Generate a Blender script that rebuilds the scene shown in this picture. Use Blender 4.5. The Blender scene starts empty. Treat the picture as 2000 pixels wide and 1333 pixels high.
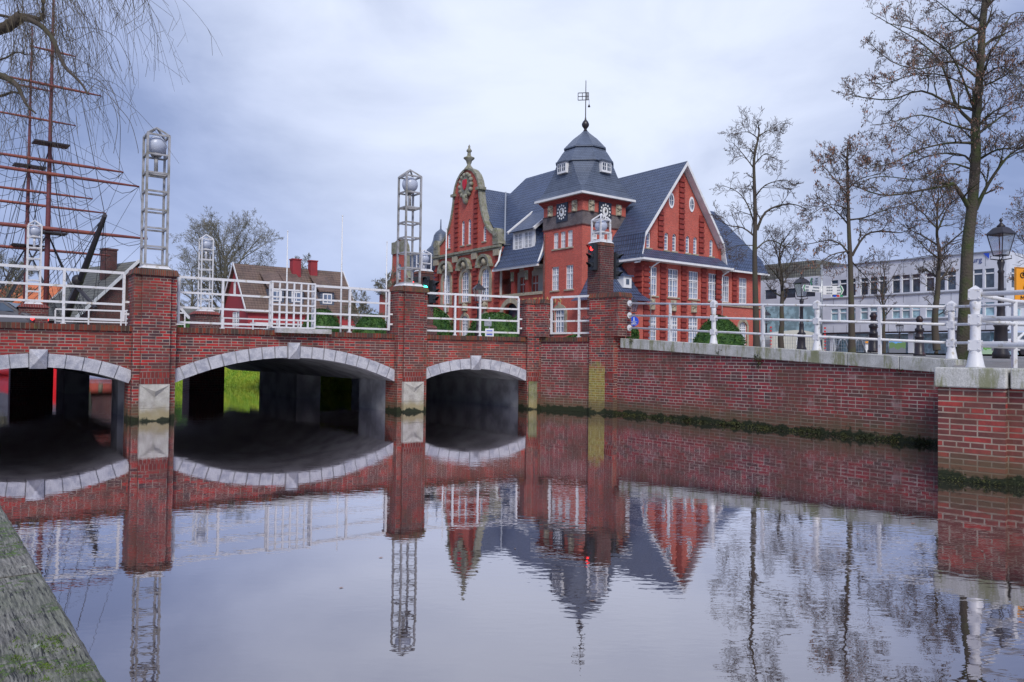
import bpy, bmesh, math, random
from mathutils import Vector, Matrix
R = math.radians
scene = bpy.context.scene
# ------------------------------------------------------------------ camera
F, EYE = 1500.0, 1.6
PIT, ROL = math.atan(30.5/1500), 0.0128
fw = Vector((0, math.cos(PIT), math.sin(PIT)))
u0 = Vector((0, -math.sin(PIT), math.cos(PIT)))
r0 = Vector((1, 0, 0))
rt = r0*math.cos(ROL) + u0*math.sin(ROL)
up = u0*math.cos(ROL) - r0*math.sin(ROL)
cam = bpy.data.cameras.new("camera")
cam.lens = 27; cam.sensor_width = 36; cam.clip_end = 2000; cam.clip_start = 0.05
co = bpy.data.objects.new("camera", cam)
scene.collection.objects.link(co)
co.matrix_world = Matrix(((rt.x, up.x, -fw.x, 0), (rt.y, up.y, -fw.y, 0), (rt.z, up.z, -fw.z, EYE), (0, 0, 0, 1)))
scene.camera = co
# ------------------------------------------------------------------ world
SUN_EL, SUN_AZ = 45, 172          # azimuth clockwise from +Y (camera looks to +Y)
w = bpy.data.worlds.new("World"); scene.world = w; w.use_nodes = True
nt = w.node_tree; nt.nodes.clear()
N = nt.nodes.new; L = nt.links.new
out = N('ShaderNodeOutputWorld'); bg = N('ShaderNodeBackground'); bg.inputs[1].default_value = 0.1
sky = N('ShaderNodeTexSky'); sky.sky_type = 'NISHITA'; sky.sun_disc = False
sky.sun_elevation = R(SUN_EL); sky.sun_rotation = R(SUN_AZ)
tc = N('ShaderNodeTexCoord')
mp = N('ShaderNodeMapping'); mp.inputs['Scale'].default_value = (1.0, 1.0, 2.2)
L(tc.outputs['Generated'], mp.inputs[0])
n1 = N('ShaderNodeTexNoise'); n1.inputs['Scale'].default_value = 2.6; n1.inputs['Detail'].default_value = 9; n1.inputs['Roughness'].default_value = 0.55; n1.inputs['Distortion'].default_value = .4
L(mp.outputs[0], n1.inputs['Vector'])
cr = N('ShaderNodeValToRGB'); L(n1.outputs['Fac'], cr.inputs[0])
cr.color_ramp.elements[0].position = 0.40; cr.color_ramp.elements[0].color = (1.52, 1.95, 3.35, 1)
cr.color_ramp.elements[1].position = 0.62; cr.color_ramp.elements[1].color = (2.6, 3.1, 4.75, 1)
# thinner, brighter cloud high ahead
sp = N('ShaderNodeSeparateXYZ'); L(tc.outputs['Generated'], sp.inputs[0])
dt = N('ShaderNodeVectorMath'); dt.operation = 'DOT_PRODUCT'
L(tc.outputs['Generated'], dt.inputs[0]); dv = Vector((0.06, 0.90, 0.52)).normalized(); dt.inputs[1].default_value = dv
br = N('ShaderNodeMapRange'); br.interpolation_type = 'SMOOTHERSTEP'
br.inputs[1].default_value = 0.83; br.inputs[2].default_value = 1.0; br.inputs[3].default_value = 0.0; br.inputs[4].default_value = 1.0
L(dt.outputs['Value'], br.inputs[0])
mx1 = N('ShaderNodeMix'); mx1.data_type = 'RGBA'
bm_ = N('ShaderNodeMath'); bm_.operation = 'MULTIPLY'; nr_ = N('ShaderNodeMapRange'); nr_.inputs[1].default_value = .3; nr_.inputs[2].default_value = .7; nr_.inputs[3].default_value = .6; nr_.inputs[4].default_value = 1.15
L(n1.outputs['Fac'], nr_.inputs[0]); L(br.outputs[0], bm_.inputs[0]); L(nr_.outputs[0], bm_.inputs[1]); L(bm_.outputs[0], mx1.inputs['Factor']); L(cr.outputs[0], mx1.inputs[6]); mx1.inputs[7].default_value = (4.8, 5.2, 6.2, 1)
mx = N('ShaderNodeMix'); mx.data_type = 'RGBA'; mx.inputs['Factor'].default_value = 0.95
L(sky.outputs[0], mx.inputs[6]); L(mx1.outputs[2], mx.inputs[7])
L(mx.outputs[2], bg.inputs[0]); L(bg.outputs[0], out.inputs[0])
sl = bpy.data.lights.new("sun", 'SUN'); sl.energy = 1.5; sl.angle = R(22); sl.color = (1, 0.95, 0.88)
so = bpy.data.objects.new("sun", sl); scene.collection.objects.link(so)
az = R(SUN_AZ); el = R(SUN_EL)
sd = Vector((math.sin(az)*math.cos(el), math.cos(az)*math.cos(el), math.sin(el)))
so.rotation_euler = sd.to_track_quat('Z', 'Y').to_euler()
scene.view_settings.view_transform = 'Standard'; scene.view_settings.look = 'None'
scene.view_settings.exposure = 0.84; scene.view_settings.gamma = 1.0
scene.cycles.max_bounces = 8

# ------------------------------------------------------------------ helpers
def ray(px, py): return fw + rt*((px-1000)/F) + up*((666.5-py)/F)
def at(px, py, Y):
    d = ray(px, py); t = Y/d.y
    return Vector((d.x*t, Y, EYE+d.z*t))
def onz(px, py, z):
    d = ray(px, py); t = (z-EYE)/d.z
    return Vector((d.x*t, d.y*t, z))
def X_at(px, Y, Z):
    dx = (px-1000)/F; z = Z-EYE
    return (dx*(Y*fw.y+z*fw.z) - (Y*rt.y+z*rt.z))/rt.x
def pt(px, Y, Z): return Vector((X_at(px, Y, Z), Y, Z))
def lerp(a, b, t): return a+(b-a)*t

class MB:
    def __init__(s): s.v = []; s.f = []; s.m = []; s.sm = []
    def face(s, pts, m=0, sm=False):
        i = len(s.v); s.v += [tuple(p) for p in pts]; s.f.append(tuple(range(i, i+len(pts)))); s.m.append(m); s.sm.append(sm)
    def addf(s, idx, m=0, sm=False): s.f.append(tuple(idx)); s.m.append(m); s.sm.append(sm)
    def box(s, x0, x1, y0, y1, z0, z1, T=None, m=0, top=1.0):
        # top: scale of the upper face about the centre
        cx, cy = (x0+x1)/2, (y0+y1)/2
        P = []
        for z, k in ((z0, 1), (z1, top)):
            for x, y in ((x0, y0), (x1, y0), (x1, y1), (x0, y1)):
                P.append(Vector((cx+(x-cx)*k, cy+(y-cy)*k, z)))
        if T is not None: P = [T@p for p in P]
        i = len(s.v); s.v += [tuple(p) for p in P]
        for q in ((0, 3, 2, 1), (4, 5, 6, 7), (0, 1, 5, 4), (1, 2, 6, 5), (2, 3, 7, 6), (3, 0, 4, 7)):
            s.addf([i+k for k in q], m)
    def bar(s, a, b, w, h=None, m=0, upv=Vector((0, 0, 1))):
        a = Vector(a); b = Vector(b); h = h or w
        d = (b-a).normalized()
        if abs(d.dot(upv)) > 0.98: upv = Vector((0, 1, 0)) if abs(d.y) < .9 else Vector((1, 0, 0))
        x = d.cross(upv).normalized(); y = x.cross(d)
        i = len(s.v)
        for p in (a, b):
            for sx, sy in ((-1, -1), (1, -1), (1, 1), (-1, 1)): s.v.append(tuple(p+x*(sx*w/2)+y*(sy*h/2)))
        for q in ((0, 3, 2, 1), (4, 5, 6, 7), (0, 1, 5, 4), (1, 2, 6, 5), (2, 3, 7, 6), (3, 0, 4, 7)): s.addf([i+k for k in q], m)
    def bars(s, a, b, w, dirv, m=0):   # square bar whose side is parallel to dirv
        a = Vector(a); b = Vector(b); d = (b-a).normalized(); x = Vector(dirv).normalized(); y = d.cross(x).normalized(); x = y.cross(d)
        i = len(s.v)
        for p in (a, b):
            for sx, sy in ((-1, -1), (1, -1), (1, 1), (-1, 1)): s.v.append(tuple(p+x*(sx*w/2)+y*(sy*w/2)))
        for q in ((0, 3, 2, 1), (4, 5, 6, 7), (0, 1, 5, 4), (1, 2, 6, 5), (2, 3, 7, 6), (3, 0, 4, 7)): s.addf([i+k for k in q], m)
    def path(s, pts, rad, n=6, m=0, cap=True):
        pts = [Vector(p) for p in pts]
        if not hasattr(rad, '__len__'): rad = [rad]*len(pts)
        ref = None; rings = []
        for k, p in enumerate(pts):
            d = (pts[min(k+1, len(pts)-1)]-pts[max(k-1, 0)])
            if d.length < 1e-9: d = Vector((0, 0, 1))
            d.normalize()
            if ref is None: ref = Vector((0, 0, 1)) if abs(d.z) < .9 else Vector((1, 0, 0))
            x = d.cross(ref).normalized(); y = x.cross(d); ref = -y if False else ref
            i = len(s.v); rings.append(i)
            for j in range(n):
                a = 2*math.pi*j/n; s.v.append(tuple(p+(x*math.cos(a)+y*math.sin(a))*rad[k]))
        for k in range(len(rings)-1):
            a, b = rings[k], rings[k+1]
            for j in range(n): s.addf((a+j, a+(j+1) % n, b+(j+1) % n, b+j), m, True)
        if cap:
            s.addf([rings[0]+j for j in range(n)][::-1], m); s.addf([rings[-1]+j for j in range(n)], m)
    def lathe(s, c, prof, n=16, m=0, T=None, ang=0, sm=True):
        c = Vector(c); rings = []
        for r, z in prof:
            rings.append(len(s.v))
            for j in range(n):
                a = 2*math.pi*j/n+ang; p = c+Vector((r*math.cos(a), r*math.sin(a), z)); s.v.append(tuple(T@p if T else p))
        for k in range(len(rings)-1):
            a, b = rings[k], rings[k+1]
            for j in range(n): s.addf((a+j, a+(j+1) % n, b+(j+1) % n, b+j), m, sm)
        s.addf([rings[0]+j for j in range(n)][::-1], m); s.addf([rings[-1]+j for j in range(n)], m)
    def sphere(s, c, r, n=20, h=12, m=0, sz=1.0):
        s.lathe(c, [(max(1e-4, r*math.sin(math.pi*k/h)), -r*sz*math.cos(math.pi*k/h)) for k in range(h+1)], n, m)
    def poly(s, pts, dirv, m=0):       # prism: polygon pts extruded by dirv
        pts = [Vector(p) for p in pts]; d = Vector(dirv); n = len(pts); i = len(s.v)
        s.v += [tuple(p) for p in pts]+[tuple(p+d) for p in pts]
        s.addf(range(i, i+n), m); s.addf(range(i+2*n-1, i+n-1, -1), m)
        for k in range(n): s.addf((i+k, i+(k+1) % n, i+n+(k+1) % n, i+n+k), m)
    def tf(s, T, a=0):
        s.v[a:] = [tuple(T@Vector(p)) for p in s.v[a:]]; return s
    def build(s, name, mats, parent=None, world=True, label=None, uv=True, recalc=True):
        if not isinstance(mats, (list, tuple)): mats = [mats]
        me = bpy.data.meshes.new(name)
        vs = s.v
        if parent is not None and world:
            T = PM[parent.name].inverted(); vs = [tuple(T@Vector(p)) for p in vs]
        me.from_pydata(vs, [], s.f)
        for mt in mats: me.materials.append(mt)
        me.polygons.foreach_set('material_index', s.m)
        me.polygons.foreach_set('use_smooth', s.sm)
        me.update()
        if recalc:
            bm = bmesh.new(); bm.from_mesh(me); bmesh.ops.remove_doubles(bm, verts=bm.verts, dist=1e-5)
            bmesh.ops.recalc_face_normals(bm, faces=bm.faces); bm.to_mesh(me); bm.free()
        if uv:
            ul = me.uv_layers.new(name='UVMap'); data = ul.data; V = me.vertices
            for p in me.polygons:
                n = p.normal
                if abs(n.z) > .97: t = Vector((1, 0, 0)); b = Vector((0, 1, 0))
                else:
                    t = Vector((-n.y, n.x, 0)).normalized(); b = n.cross(t)
                for li in p.loop_indices:
                    c = V[me.loops[li].vertex_index].co
                    data[li].uv = (c.dot(t), c.dot(b))
        o = bpy.data.objects.new(name, me); scene.collection.objects.link(o)
        PM[o.name] = Matrix.Identity(4)
        if parent is not None:
            o.parent = parent; PM[o.name] = PM[parent.name].copy()
        if label: o['label'] = label
        return o
PM = {}
def tag(o, label=None, cat=None, group=None, kind=None):
    if label: o['label'] = label
    if cat: o['category'] = cat
    if group: o['group'] = group
    if kind: o['kind'] = kind
    return o
def empty(name, loc, rz=0, label=None, cat=None, group=None):
    o = bpy.data.objects.new(name, None); scene.collection.objects.link(o)
    o.location = loc; o.rotation_euler = (0, 0, rz); o.empty_display_size = .2
    PM[o.name] = Matrix.Translation(Vector(loc)) @ Matrix.Rotation(rz, 4, 'Z')
    tag(o, label, cat, group); return o
def solo(mb, name, mats, loc, rz=0, label=None, cat=None, group=None, **k):
    # a thing that is one mesh, its origin at its base (mb in world coordinates)
    T = Matrix.Translation(Vector(loc)) @ Matrix.Rotation(rz, 4, 'Z')
    mb.tf(T.inverted()); o = mb.build(name, mats, None, **k)
    o.location = loc; o.rotation_euler = (0, 0, rz); PM[o.name] = T
    tag(o, label, cat, group); return o
def copy_tree(o, parent=None):
    c = o.copy(); scene.collection.objects.link(c); c.parent = parent
    for ch in [x for x in scene.collection.objects if x.parent == o]: copy_tree(ch, c)
    return c

# ------------------------------------------------------------------ materials
def mat(name, col=(.5, .5, .5), rough=.6, metal=0, spec=.5, noise=None, bump=None, emit=None):
    m = bpy.data.materials.new(name); m.use_nodes = True; t = m.node_tree; b = t.nodes['Principled BSDF']
    b.inputs['Base Color'].default_value = (*col, 1); b.inputs['Roughness'].default_value = rough
    b.inputs['Metallic'].default_value = metal; b.inputs['Specular IOR Level'].default_value = spec
    if emit: b.inputs['Emission Color'].default_value = (*emit[:3], 1); b.inputs['Emission Strength'].default_value = emit[3]
    if noise:   # (scale, colour2, low, high)
        tcn = t.nodes.new('ShaderNodeTexCoord'); n = t.nodes.new('ShaderNodeTexNoise'); n.inputs['Scale'].default_value = noise[0]; n.inputs['Detail'].default_value = 6
        t.links.new(tcn.outputs['Object'], n.inputs['Vector'])
        mr = t.nodes.new('ShaderNodeMapRange'); mr.inputs[1].default_value = noise[2]; mr.inputs[2].default_value = noise[3]
        t.links.new(n.outputs['Fac'], mr.inputs[0])
        x = t.nodes.new('ShaderNodeMix'); x.data_type = 'RGBA'; x.inputs[6].default_value = (*col, 1); x.inputs[7].default_value = (*noise[1], 1)
        t.links.new(mr.outputs[0], x.inputs['Factor']); t.links.new(x.outputs[2], b.inputs['Base Color'])
    if bump:    # (scale, strength, distance)
        tcn = t.nodes.new('ShaderNodeTexCoord'); n = t.nodes.new('ShaderNodeTexNoise'); n.inputs['Scale'].default_value = bump[0]; n.inputs['Detail'].default_value = 5
        t.links.new(tcn.outputs['Object'], n.inputs['Vector'])
        bp = t.nodes.new('ShaderNodeBump'); bp.inputs['Strength'].default_value = bump[1]; bp.inputs['Distance'].default_value = bump[2]
        t.links.new(n.outputs['Fac'], bp.inputs['Height']); t.links.new(bp.outputs[0], b.inputs['Normal'])
    return m
class G:   # tiny node graph helper
    def __init__(s, name):
        s.m = bpy.data.materials.new(name); s.m.use_nodes = True; s.t = s.m.node_tree; s.b = s.t.nodes['Principled BSDF']
    def n(s, kind, **k):
        x = s.t.nodes.new(kind)
        for a, v in k.items(): setattr(x, a, v)
        return x
    def l(s, a, b): s.t.links.new(a, b)
    def noise(s, vec, scale, detail=4, rough=.5, stretch=None):
        if stretch:
            q = s.n('ShaderNodeMapping'); q.inputs['Scale'].default_value = stretch; s.l(vec, q.inputs[0]); vec = q.outputs[0]
        x = s.n('ShaderNodeTexNoise'); x.inputs['Scale'].default_value = scale; x.inputs['Detail'].default_value = detail; x.inputs['Roughness'].default_value = rough
        s.l(vec, x.inputs['Vector']); return x.outputs['Fac']
    def rng(s, v, a, b, c=0., d=1.):
        x = s.n('ShaderNodeMapRange'); x.interpolation_type = 'SMOOTHSTEP'
        for i, q in enumerate((a, b, c, d)): x.inputs[i+1].default_value = q
        s.l(v, x.inputs[0]); return x.outputs[0]
    def mix(s, f, a, b, mode='MIX'):
        x = s.n('ShaderNodeMix', data_type='RGBA', blend_type=mode)
        for inp, v in ((x.inputs['Factor'], f), (x.inputs[6], a), (x.inputs[7], b)):
            if isinstance(v, (int, float)): inp.default_value = v
            elif isinstance(v, tuple): inp.default_value = (*v, 1)
            else: s.l(v, inp)
        return x.outputs[2]
    def math(s, op, a, b=0.):
        x = s.n('ShaderNodeMath', operation=op)
        for inp, v in ((x.inputs[0], a), (x.inputs[1], b)):
            if isinstance(v, (int, float)): inp.default_value = v
            else: s.l(v, inp)
        return x.outputs[0]
def brick(name, c1, c2, mortar, bw=.25, rh=.075, ms=.012, dirt=None, moss=0., water=False, c3=None, bump=.6, grime=.5, white=0., algae=0):
    g = G(name); tcn = g.n('ShaderNodeTexCoord'); uv = tcn.outputs['UV']; ob = tcn.outputs['Object']
    geo = g.n('ShaderNodeNewGeometry'); pos = geo.outputs['Position']
    # slight waviness of the courses
    wn = g.n('ShaderNodeTexNoise'); wn.inputs['Scale'].default_value = 1.3; wn.inputs['Detail'].default_value = 2; g.l(uv, wn.inputs['Vector'])
    wm = g.n('ShaderNodeVectorMath', operation='MULTIPLY_ADD'); wm.inputs[1].default_value = (.0, .012, 0)
    g.l(wn.outputs['Color'], wm.inputs[0]); g.l(uv, wm.inputs[2])
    b = g.n('ShaderNodeTexBrick'); g.l(wm.outputs[0], b.inputs['Vector'])
    b.inputs['Scale'].default_value = 1; b.inputs['Brick Width'].default_value = bw; b.inputs['Row Height'].default_value = rh
    b.inputs['Mortar Size'].default_value = ms; b.inputs['Mortar Smooth'].default_value = .3; b.inputs['Bias'].default_value = 0
    b.offset = .5; b.squash = .5; b.squash_frequency = 3
    b.inputs['Color1'].default_value = (0, 0, 0, 1); b.inputs['Color2'].default_value = (1, 1, 1, 1); b.inputs['Mortar'].default_value = (.5, .5, .5, 1)
    sx = g.n('ShaderNodeSeparateColor'); g.l(b.outputs['Color'], sx.inputs[0])
    col = g.n('ShaderNodeValToRGB'); g.l(sx.outputs[0], col.inputs[0]); e = col.color_ramp.elements
    e[0].position = 0; e[0].color = (*c2, 1); e[1].position = 1; e[1].color = (*c1, 1)
    if c3: x = e.new(.5); x.color = (*c3, 1)
    n = g.noise(uv, 9, 6, .6); base = g.mix(g.rng(n, .3, .75), col.outputs[0], g.mix(.5, col.outputs[0], (.02, .015, .02)))
    nl = g.noise(pos, .9, 5, .6)
    if grime: base = g.mix(g.math('MULTIPLY', g.rng(nl, .45, .7), grime), base, dirt or (.05, .035, .035))
    mcol = g.mix(g.rng(nl, .4, .65), mortar, tuple(c*.45 for c in mortar))
    c = g.mix(b.outputs['Fac'], base, mcol)
    if white:
        c = g.mix(g.math('MULTIPLY', g.rng(g.noise(pos, 2.3, 7, .7), .57, .75), white), c, (.45, .38, .38))
    sz = g.n('ShaderNodeSeparateXYZ'); g.l(pos, sz.inputs[0])
    if moss:
        c = g.mix(g.math('MULTIPLY', g.rng(g.noise(pos, 2.6, 6, .65), .54, .68), moss), c, (.10, .10, .012))
    if water:   # long damp and lime streaks running down the face
        c = g.mix(g.math('MULTIPLY', g.rng(g.noise(pos, 3.2, 6, .65, (1, 1, .16)), .53, .68), .55), c, g.mix(.72, c, (.035, .03, .03)))
        c = g.mix(g.math('MULTIPLY', g.rng(g.noise(pos, 4.1, 6, .7, (1, 1, .22)), .60, .74), .45), c, (.42, .37, .34))
        c = g.mix(g.math('MULTIPLY', g.rng(g.noise(pos, .45, 4, .6), .44, .60), .35), c, g.mix(.5, c, (.30, .10, .05)))
    if algae:
        za = g.math('ADD', sz.outputs[2], g.math('MULTIPLY', g.noise(pos, 5, 6, .7), -.9))
        c = g.mix(g.math('MULTIPLY', g.rng(za, algae-.35, algae-.75), .78), c, g.mix(b.outputs['Fac'], g.mix(g.rng(n, .3, .7), (.15, .13, .035), (.33, .30, .06)), (.36, .34, .16)))
    if water:   # wet, algae covered foot at the waterline
        zz = g.math('ADD', sz.outputs[2], g.math('MULTIPLY', g.noise(pos, 3, 6, .7), -.55))
        c = g.mix(g.math('MULTIPLY', g.rng(zz, .30, -.10), .75), c, (.10, .075, .04))
        c = g.mix(g.rng(zz, -.12, -.18), c, (.016, .022, .008))
    g.l(c, g.b.inputs['Base Color']); g.b.inputs['Roughness'].default_value = .75; g.b.inputs['Specular IOR Level'].default_value = .35
    bp = g.n('ShaderNodeBump'); bp.inputs['Strength'].default_value = bump; bp.inputs['Distance'].default_value = .012
    h = g.math('SUBTRACT', g.math('MULTIPLY', n, .5), b.outputs['Fac']); g.l(h, bp.inputs['Height']); g.l(bp.outputs[0], g.b.inputs['Normal'])
    return g.m
def stone(name, c, dark, moss=.5, sc=2.0, water=False, streak=False):
    g = G(name); pos = g.n('ShaderNodeNewGeometry').outputs['Position']
    a = g.mix(g.rng(g.noise(pos, 60, 3, .7), .3, .7), tuple(k*.75 for k in c), tuple(min(1, k*1.15) for k in c))
    a = g.mix(g.math('MULTIPLY', g.rng(g.noise(pos, sc, 6, .65), .42, .68), .8), a, dark)
    st = (1, 1, .25) if streak else None
    if moss: a = g.mix(g.math('MULTIPLY', g.rng(g.noise(pos, sc*1.9, 7, .75, st), .46, .62), moss), a, (.15, .16, .045))
    if water:
        sz = g.n('ShaderNodeSeparateXYZ'); g.l(pos, sz.inputs[0])
        zz = g.math('ADD', sz.outputs[2], g.math('MULTIPLY', g.noise(pos, 4, 5, .6), -.4))
        a = g.mix(g.math('MULTIPLY', g.rng(zz, .22, -.06), .8), a, (.27, .22, .10)); a = g.mix(g.rng(zz, -.10, -.16), a, (.014, .02, .008))
    g.l(a, g.b.inputs['Base Color']); g.b.inputs['Roughness'].default_value = .85
    bp = g.n('ShaderNodeBump'); bp.inputs['Strength'].default_value = .5; bp.inputs['Distance'].default_value = .01
    g.l(g.noise(pos, 35, 5, .7), bp.inputs['Height']); g.l(bp.outputs[0], g.b.inputs['Normal'])
    return g.m
def tiles(name, c, c2, row=.34, wd=.3, rough=.35, bump=1.0, moss=0., scallop=False):
    g = G(name); tcn = g.n('ShaderNodeTexCoord'); uv = tcn.outputs['UV']
    b = g.n('ShaderNodeTexBrick'); g.l(uv, b.inputs['Vector']); b.offset = .5 if scallop else 0.
    b.inputs['Scale'].default_value = 1; b.inputs['Brick Width'].default_value = wd; b.inputs['Row Height'].default_value = row
    b.inputs['Mortar Size'].default_value = .012; b.inputs['Mortar Smooth'].default_value = .2
    b.inputs['Color1'].default_value = (*c, 1); b.inputs['Color2'].default_value = (*c2, 1); b.inputs['Mortar'].default_value = tuple(k*.35 for k in c)+(1,)
    s = g.n('ShaderNodeSeparateXYZ'); g.l(uv, s.inputs[0])
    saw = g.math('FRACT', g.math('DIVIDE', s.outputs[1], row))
    wave = g.math('SINE', g.math('MULTIPLY', s.outputs[0], 2*math.pi/wd))
    h = g.math('ADD', g.math('MULTIPLY', saw, -1.0), g.math('MULTIPLY', wave, .0 if scallop else .45))
    pos = g.n('ShaderNodeNewGeometry').outputs['Position']
    col = g.mix(g.rng(g.noise(pos, .6, 5, .6), .35, .7), b.outputs['Color'], g.mix(.5, b.outputs['Color'], tuple(k*1.7 for k in c)))
    # lap shading painted into the tile colour, fading across each course
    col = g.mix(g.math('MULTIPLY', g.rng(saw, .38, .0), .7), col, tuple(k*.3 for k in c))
    if moss: col = g.mix(g.math('MULTIPLY', g.rng(g.noise(pos, 1.2, 6, .7), .5, .7), moss), col, (.09, .10, .03))
    g.l(col, g.b.inputs['Base Color']); g.b.inputs['Roughness'].default_value = rough
    bp = g.n('ShaderNodeBump'); bp.inputs['Strength'].default_value = bump; bp.inputs['Distance'].default_value = .04
    g.l(h, bp.inputs['Height']); g.l(bp.outputs[0], g.b.inputs['Normal'])
    return g.m
M = {}
M['bridge_brick'] = brick('bridge_brick', (.50, .022, .022), (.075, .035, .045), (.33, .27, .23), c3=(.20, .035, .035), moss=.15, bw=.30, rh=.068, ms=.009, water=True, grime=.35)
M['wall_brick'] = brick('wall_brick', (.36, .032, .045), (.10, .05, .05), (.42, .36, .31), c3=(.22, .045, .055), moss=.12, bw=.32, rh=.077, ms=.0095, water=True, grime=.6, white=.5)
M['moss_brick'] = brick('moss_brick', (.42, .03, .03), (.075, .035, .045), (.33, .27, .23), c3=(.20, .035, .035), moss=.2, bw=.30, rh=.068, ms=.009, water=True, grime=.25, algae=1.45)
M['pier_brick'] = brick('pier_brick', (.42, .045, .04), (.10, .04, .035), (.33, .27, .22), bw=.33, rh=.077, ms=.011, c3=(.19, .045, .045), moss=.0, water=True, grime=.55, white=.35)
M['soldier'] = brick('soldier_brick', (.26, .045, .02), (.06, .04, .03), (.15, .13, .10), bw=.085, rh=.5, ms=.008, moss=.45, grime=.3)
M['red_soldier'] = brick('red_soldier', (.30, .035, .025), (.16, .03, .025), (.28, .2, .18), bw=.085, rh=.5, ms=.008, grime=.2)
M['dark_brick'] = brick('dark_brick', (.20, .03, .03), (.08, .03, .035), (.2, .16, .14), grime=.5, moss=.15)
M['hall_brick'] = brick('hall_brick', (.73, .12, .078), (.53, .085, .06), (.50, .24, .19), bw=.25, rh=.083, ms=.009, grime=.5, dirt=(.58, .16, .12), bump=.3, white=.2)
M['hall_quoin'] = brick('hall_quoin', (.44, .05, .035), (.32, .045, .035), (.28, .10, .08), ms=.006, grime=.3, dirt=(.14, .03, .03), bump=.2)
M['grey_brick'] = brick('grey_brick', (.19, .15, .15), (.11, .09, .10), (.26, .23, .22), grime=.2, bump=.3)
M['soffit'] = mat('soffit_concrete', (.36, .37, .40), .8, noise=(1.6, (.20, .20, .22), .4, .62), bump=(8, .3, .02))
M['granite'] = stone('granite', (.47, .46, .47), (.25, .25, .27), .35, 3)
M['arch_stone'] = stone('arch_stone', (.50, .50, .54), (.26, .27, .33), 0, 5)
M['coping'] = stone('coping_stone', (.52, .52, .50), (.30, .30, .27), .75, 2.2, streak=True)
M['base_stone'] = stone('base_stone', (.48, .46, .42), (.27, .25, .23), .15, 3, water=True)
M['green_stone'] = stone('green_stone', (.27, .26, .16), (.09, .09, .05), .8, 4, water=True)
M['sandstone'] = stone('sandstone', (.42, .37, .28), (.23, .20, .15), .2, 3)
M['mossy_stone'] = stone('mossy_stone', (.31, .30, .25), (.15, .14, .11), .65, 1.8)
M['white'] = mat('white_paint', (.68, .68, .70), .4, noise=(11, (.42, .38, .30), .58, .72), bump=(30, .15, .004))
M['dirty_white'] = mat('weathered_white_paint', (.36, .36, .38), .5, noise=(5, (.20, .19, .16), .42, .68))
M['trim'] = mat('white_trim', (.80, .80, .80), .5, noise=(2, (.70, .70, .70), .4, .7))
M['frame'] = mat('window_paint', (.82, .82, .83), .4)
M['plaster'] = mat('pale_plaster', (.62, .63, .60), .8, noise=(1, (.52, .53, .52), .4, .7))
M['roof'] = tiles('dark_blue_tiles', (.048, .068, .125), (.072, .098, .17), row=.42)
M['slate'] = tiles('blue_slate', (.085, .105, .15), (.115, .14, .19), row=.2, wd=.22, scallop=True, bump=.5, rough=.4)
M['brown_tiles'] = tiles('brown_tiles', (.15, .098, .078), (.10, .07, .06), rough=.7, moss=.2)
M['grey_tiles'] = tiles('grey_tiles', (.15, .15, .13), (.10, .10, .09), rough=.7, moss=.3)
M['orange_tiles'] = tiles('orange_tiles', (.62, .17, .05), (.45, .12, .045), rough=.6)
M['iron'] = mat('black_iron', (.022, .02, .026), .38, noise=(6, (.04, .03, .032), .4, .7), bump=(40, .2, .003))
M['bollard_iron'] = mat('bollard_iron', (.028, .022, .028), .4, noise=(5, (.10, .035, .025), .55, .7))
M['galv'] = mat('galvanised_steel', (.42, .44, .46), .4, metal=.6, noise=(12, (.32, .34, .36), .4, .6))
M['globe'] = mat('frosted_globe', (.46, .50, .60), .3)
M['lampglass'] = mat('lamp_glass', (.62, .66, .68), .08, spec=.8)
def clear_glass():
    g = G('lamp_glass'); t = g.n('ShaderNodeBsdfTransparent'); t.inputs[0].default_value = (.93, .95, .96, 1); gl = g.n('ShaderNodeBsdfGlossy'); gl.inputs['Roughness'].default_value = .05
    ms = g.n('ShaderNodeMixShader'); ms.inputs[0].default_value = .32; g.l(t.outputs[0], ms.inputs[1]); g.l(gl.outputs[0], ms.inputs[2]); g.l(ms.outputs[0], g.t.nodes['Material Output'].inputs[0]); return g.m
M['lampglass'] = clear_glass()
M['concrete'] = stone('concrete', (.33, .34, .36), (.22, .23, .25), .1, 1.2)
M['signal'] = mat('signal_housing', (.02, .022, .026), .4)
M['cream'] = mat('cream_backplate', (.62, .60, .40), .5)
M['mast'] = mat('mast_paint', (.17, .042, .045), .45, noise=(1.5, (.10, .035, .04), .4, .7))
M['yard'] = mat('yard_paint', (.27, .075, .05), .45, noise=(1.2, (.17, .05, .05), .4, .65))
M['rope'] = mat('dark_rope', (.045, .045, .055), .9)
M['spar'] = mat('dark_spar', (.03, .025, .03), .5)
M['bark'] = mat('bark', (.075, .062, .045), .9, noise=(3.5, (.055, .072, .022), .45, .65), bump=(22, 1, .03))
M['darkbark'] = mat('dark_bark', (.075, .06, .047), .9, noise=(2.0, (.075, .08, .035), .5, .7), bump=(20, .6, .02))
M['twig'] = mat('twigs', (.085, .062, .052), .9, noise=(2, (.13, .095, .075), .4, .7))
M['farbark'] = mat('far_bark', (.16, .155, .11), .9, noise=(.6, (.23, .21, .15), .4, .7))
M['willow'] = mat('willow_twigs', (.13, .105, .06), .85, noise=(2, (.075, .06, .045), .4, .6))
M['seed'] = mat('dry_seed_heads', (.30, .14, .09), .9, noise=(1.2, (.16, .13, .11), .42, .56))
M['hedge'] = mat('yew_hedge', (.022, .075, .014), .8, noise=(3.5, (.075, .165, .025), .40, .68))
M['red_wall'] = mat('red_render', (.34, .035, .045), .8, noise=(1.5, (.26, .035, .045), .4, .7))
M['red_hull'] = mat('red_hull', (.75, .012, .015), .35, noise=(1, (.62, .012, .015), .4, .7))
M['black_hull'] = mat('grey_hull', (.10, .10, .115), .4)
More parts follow.
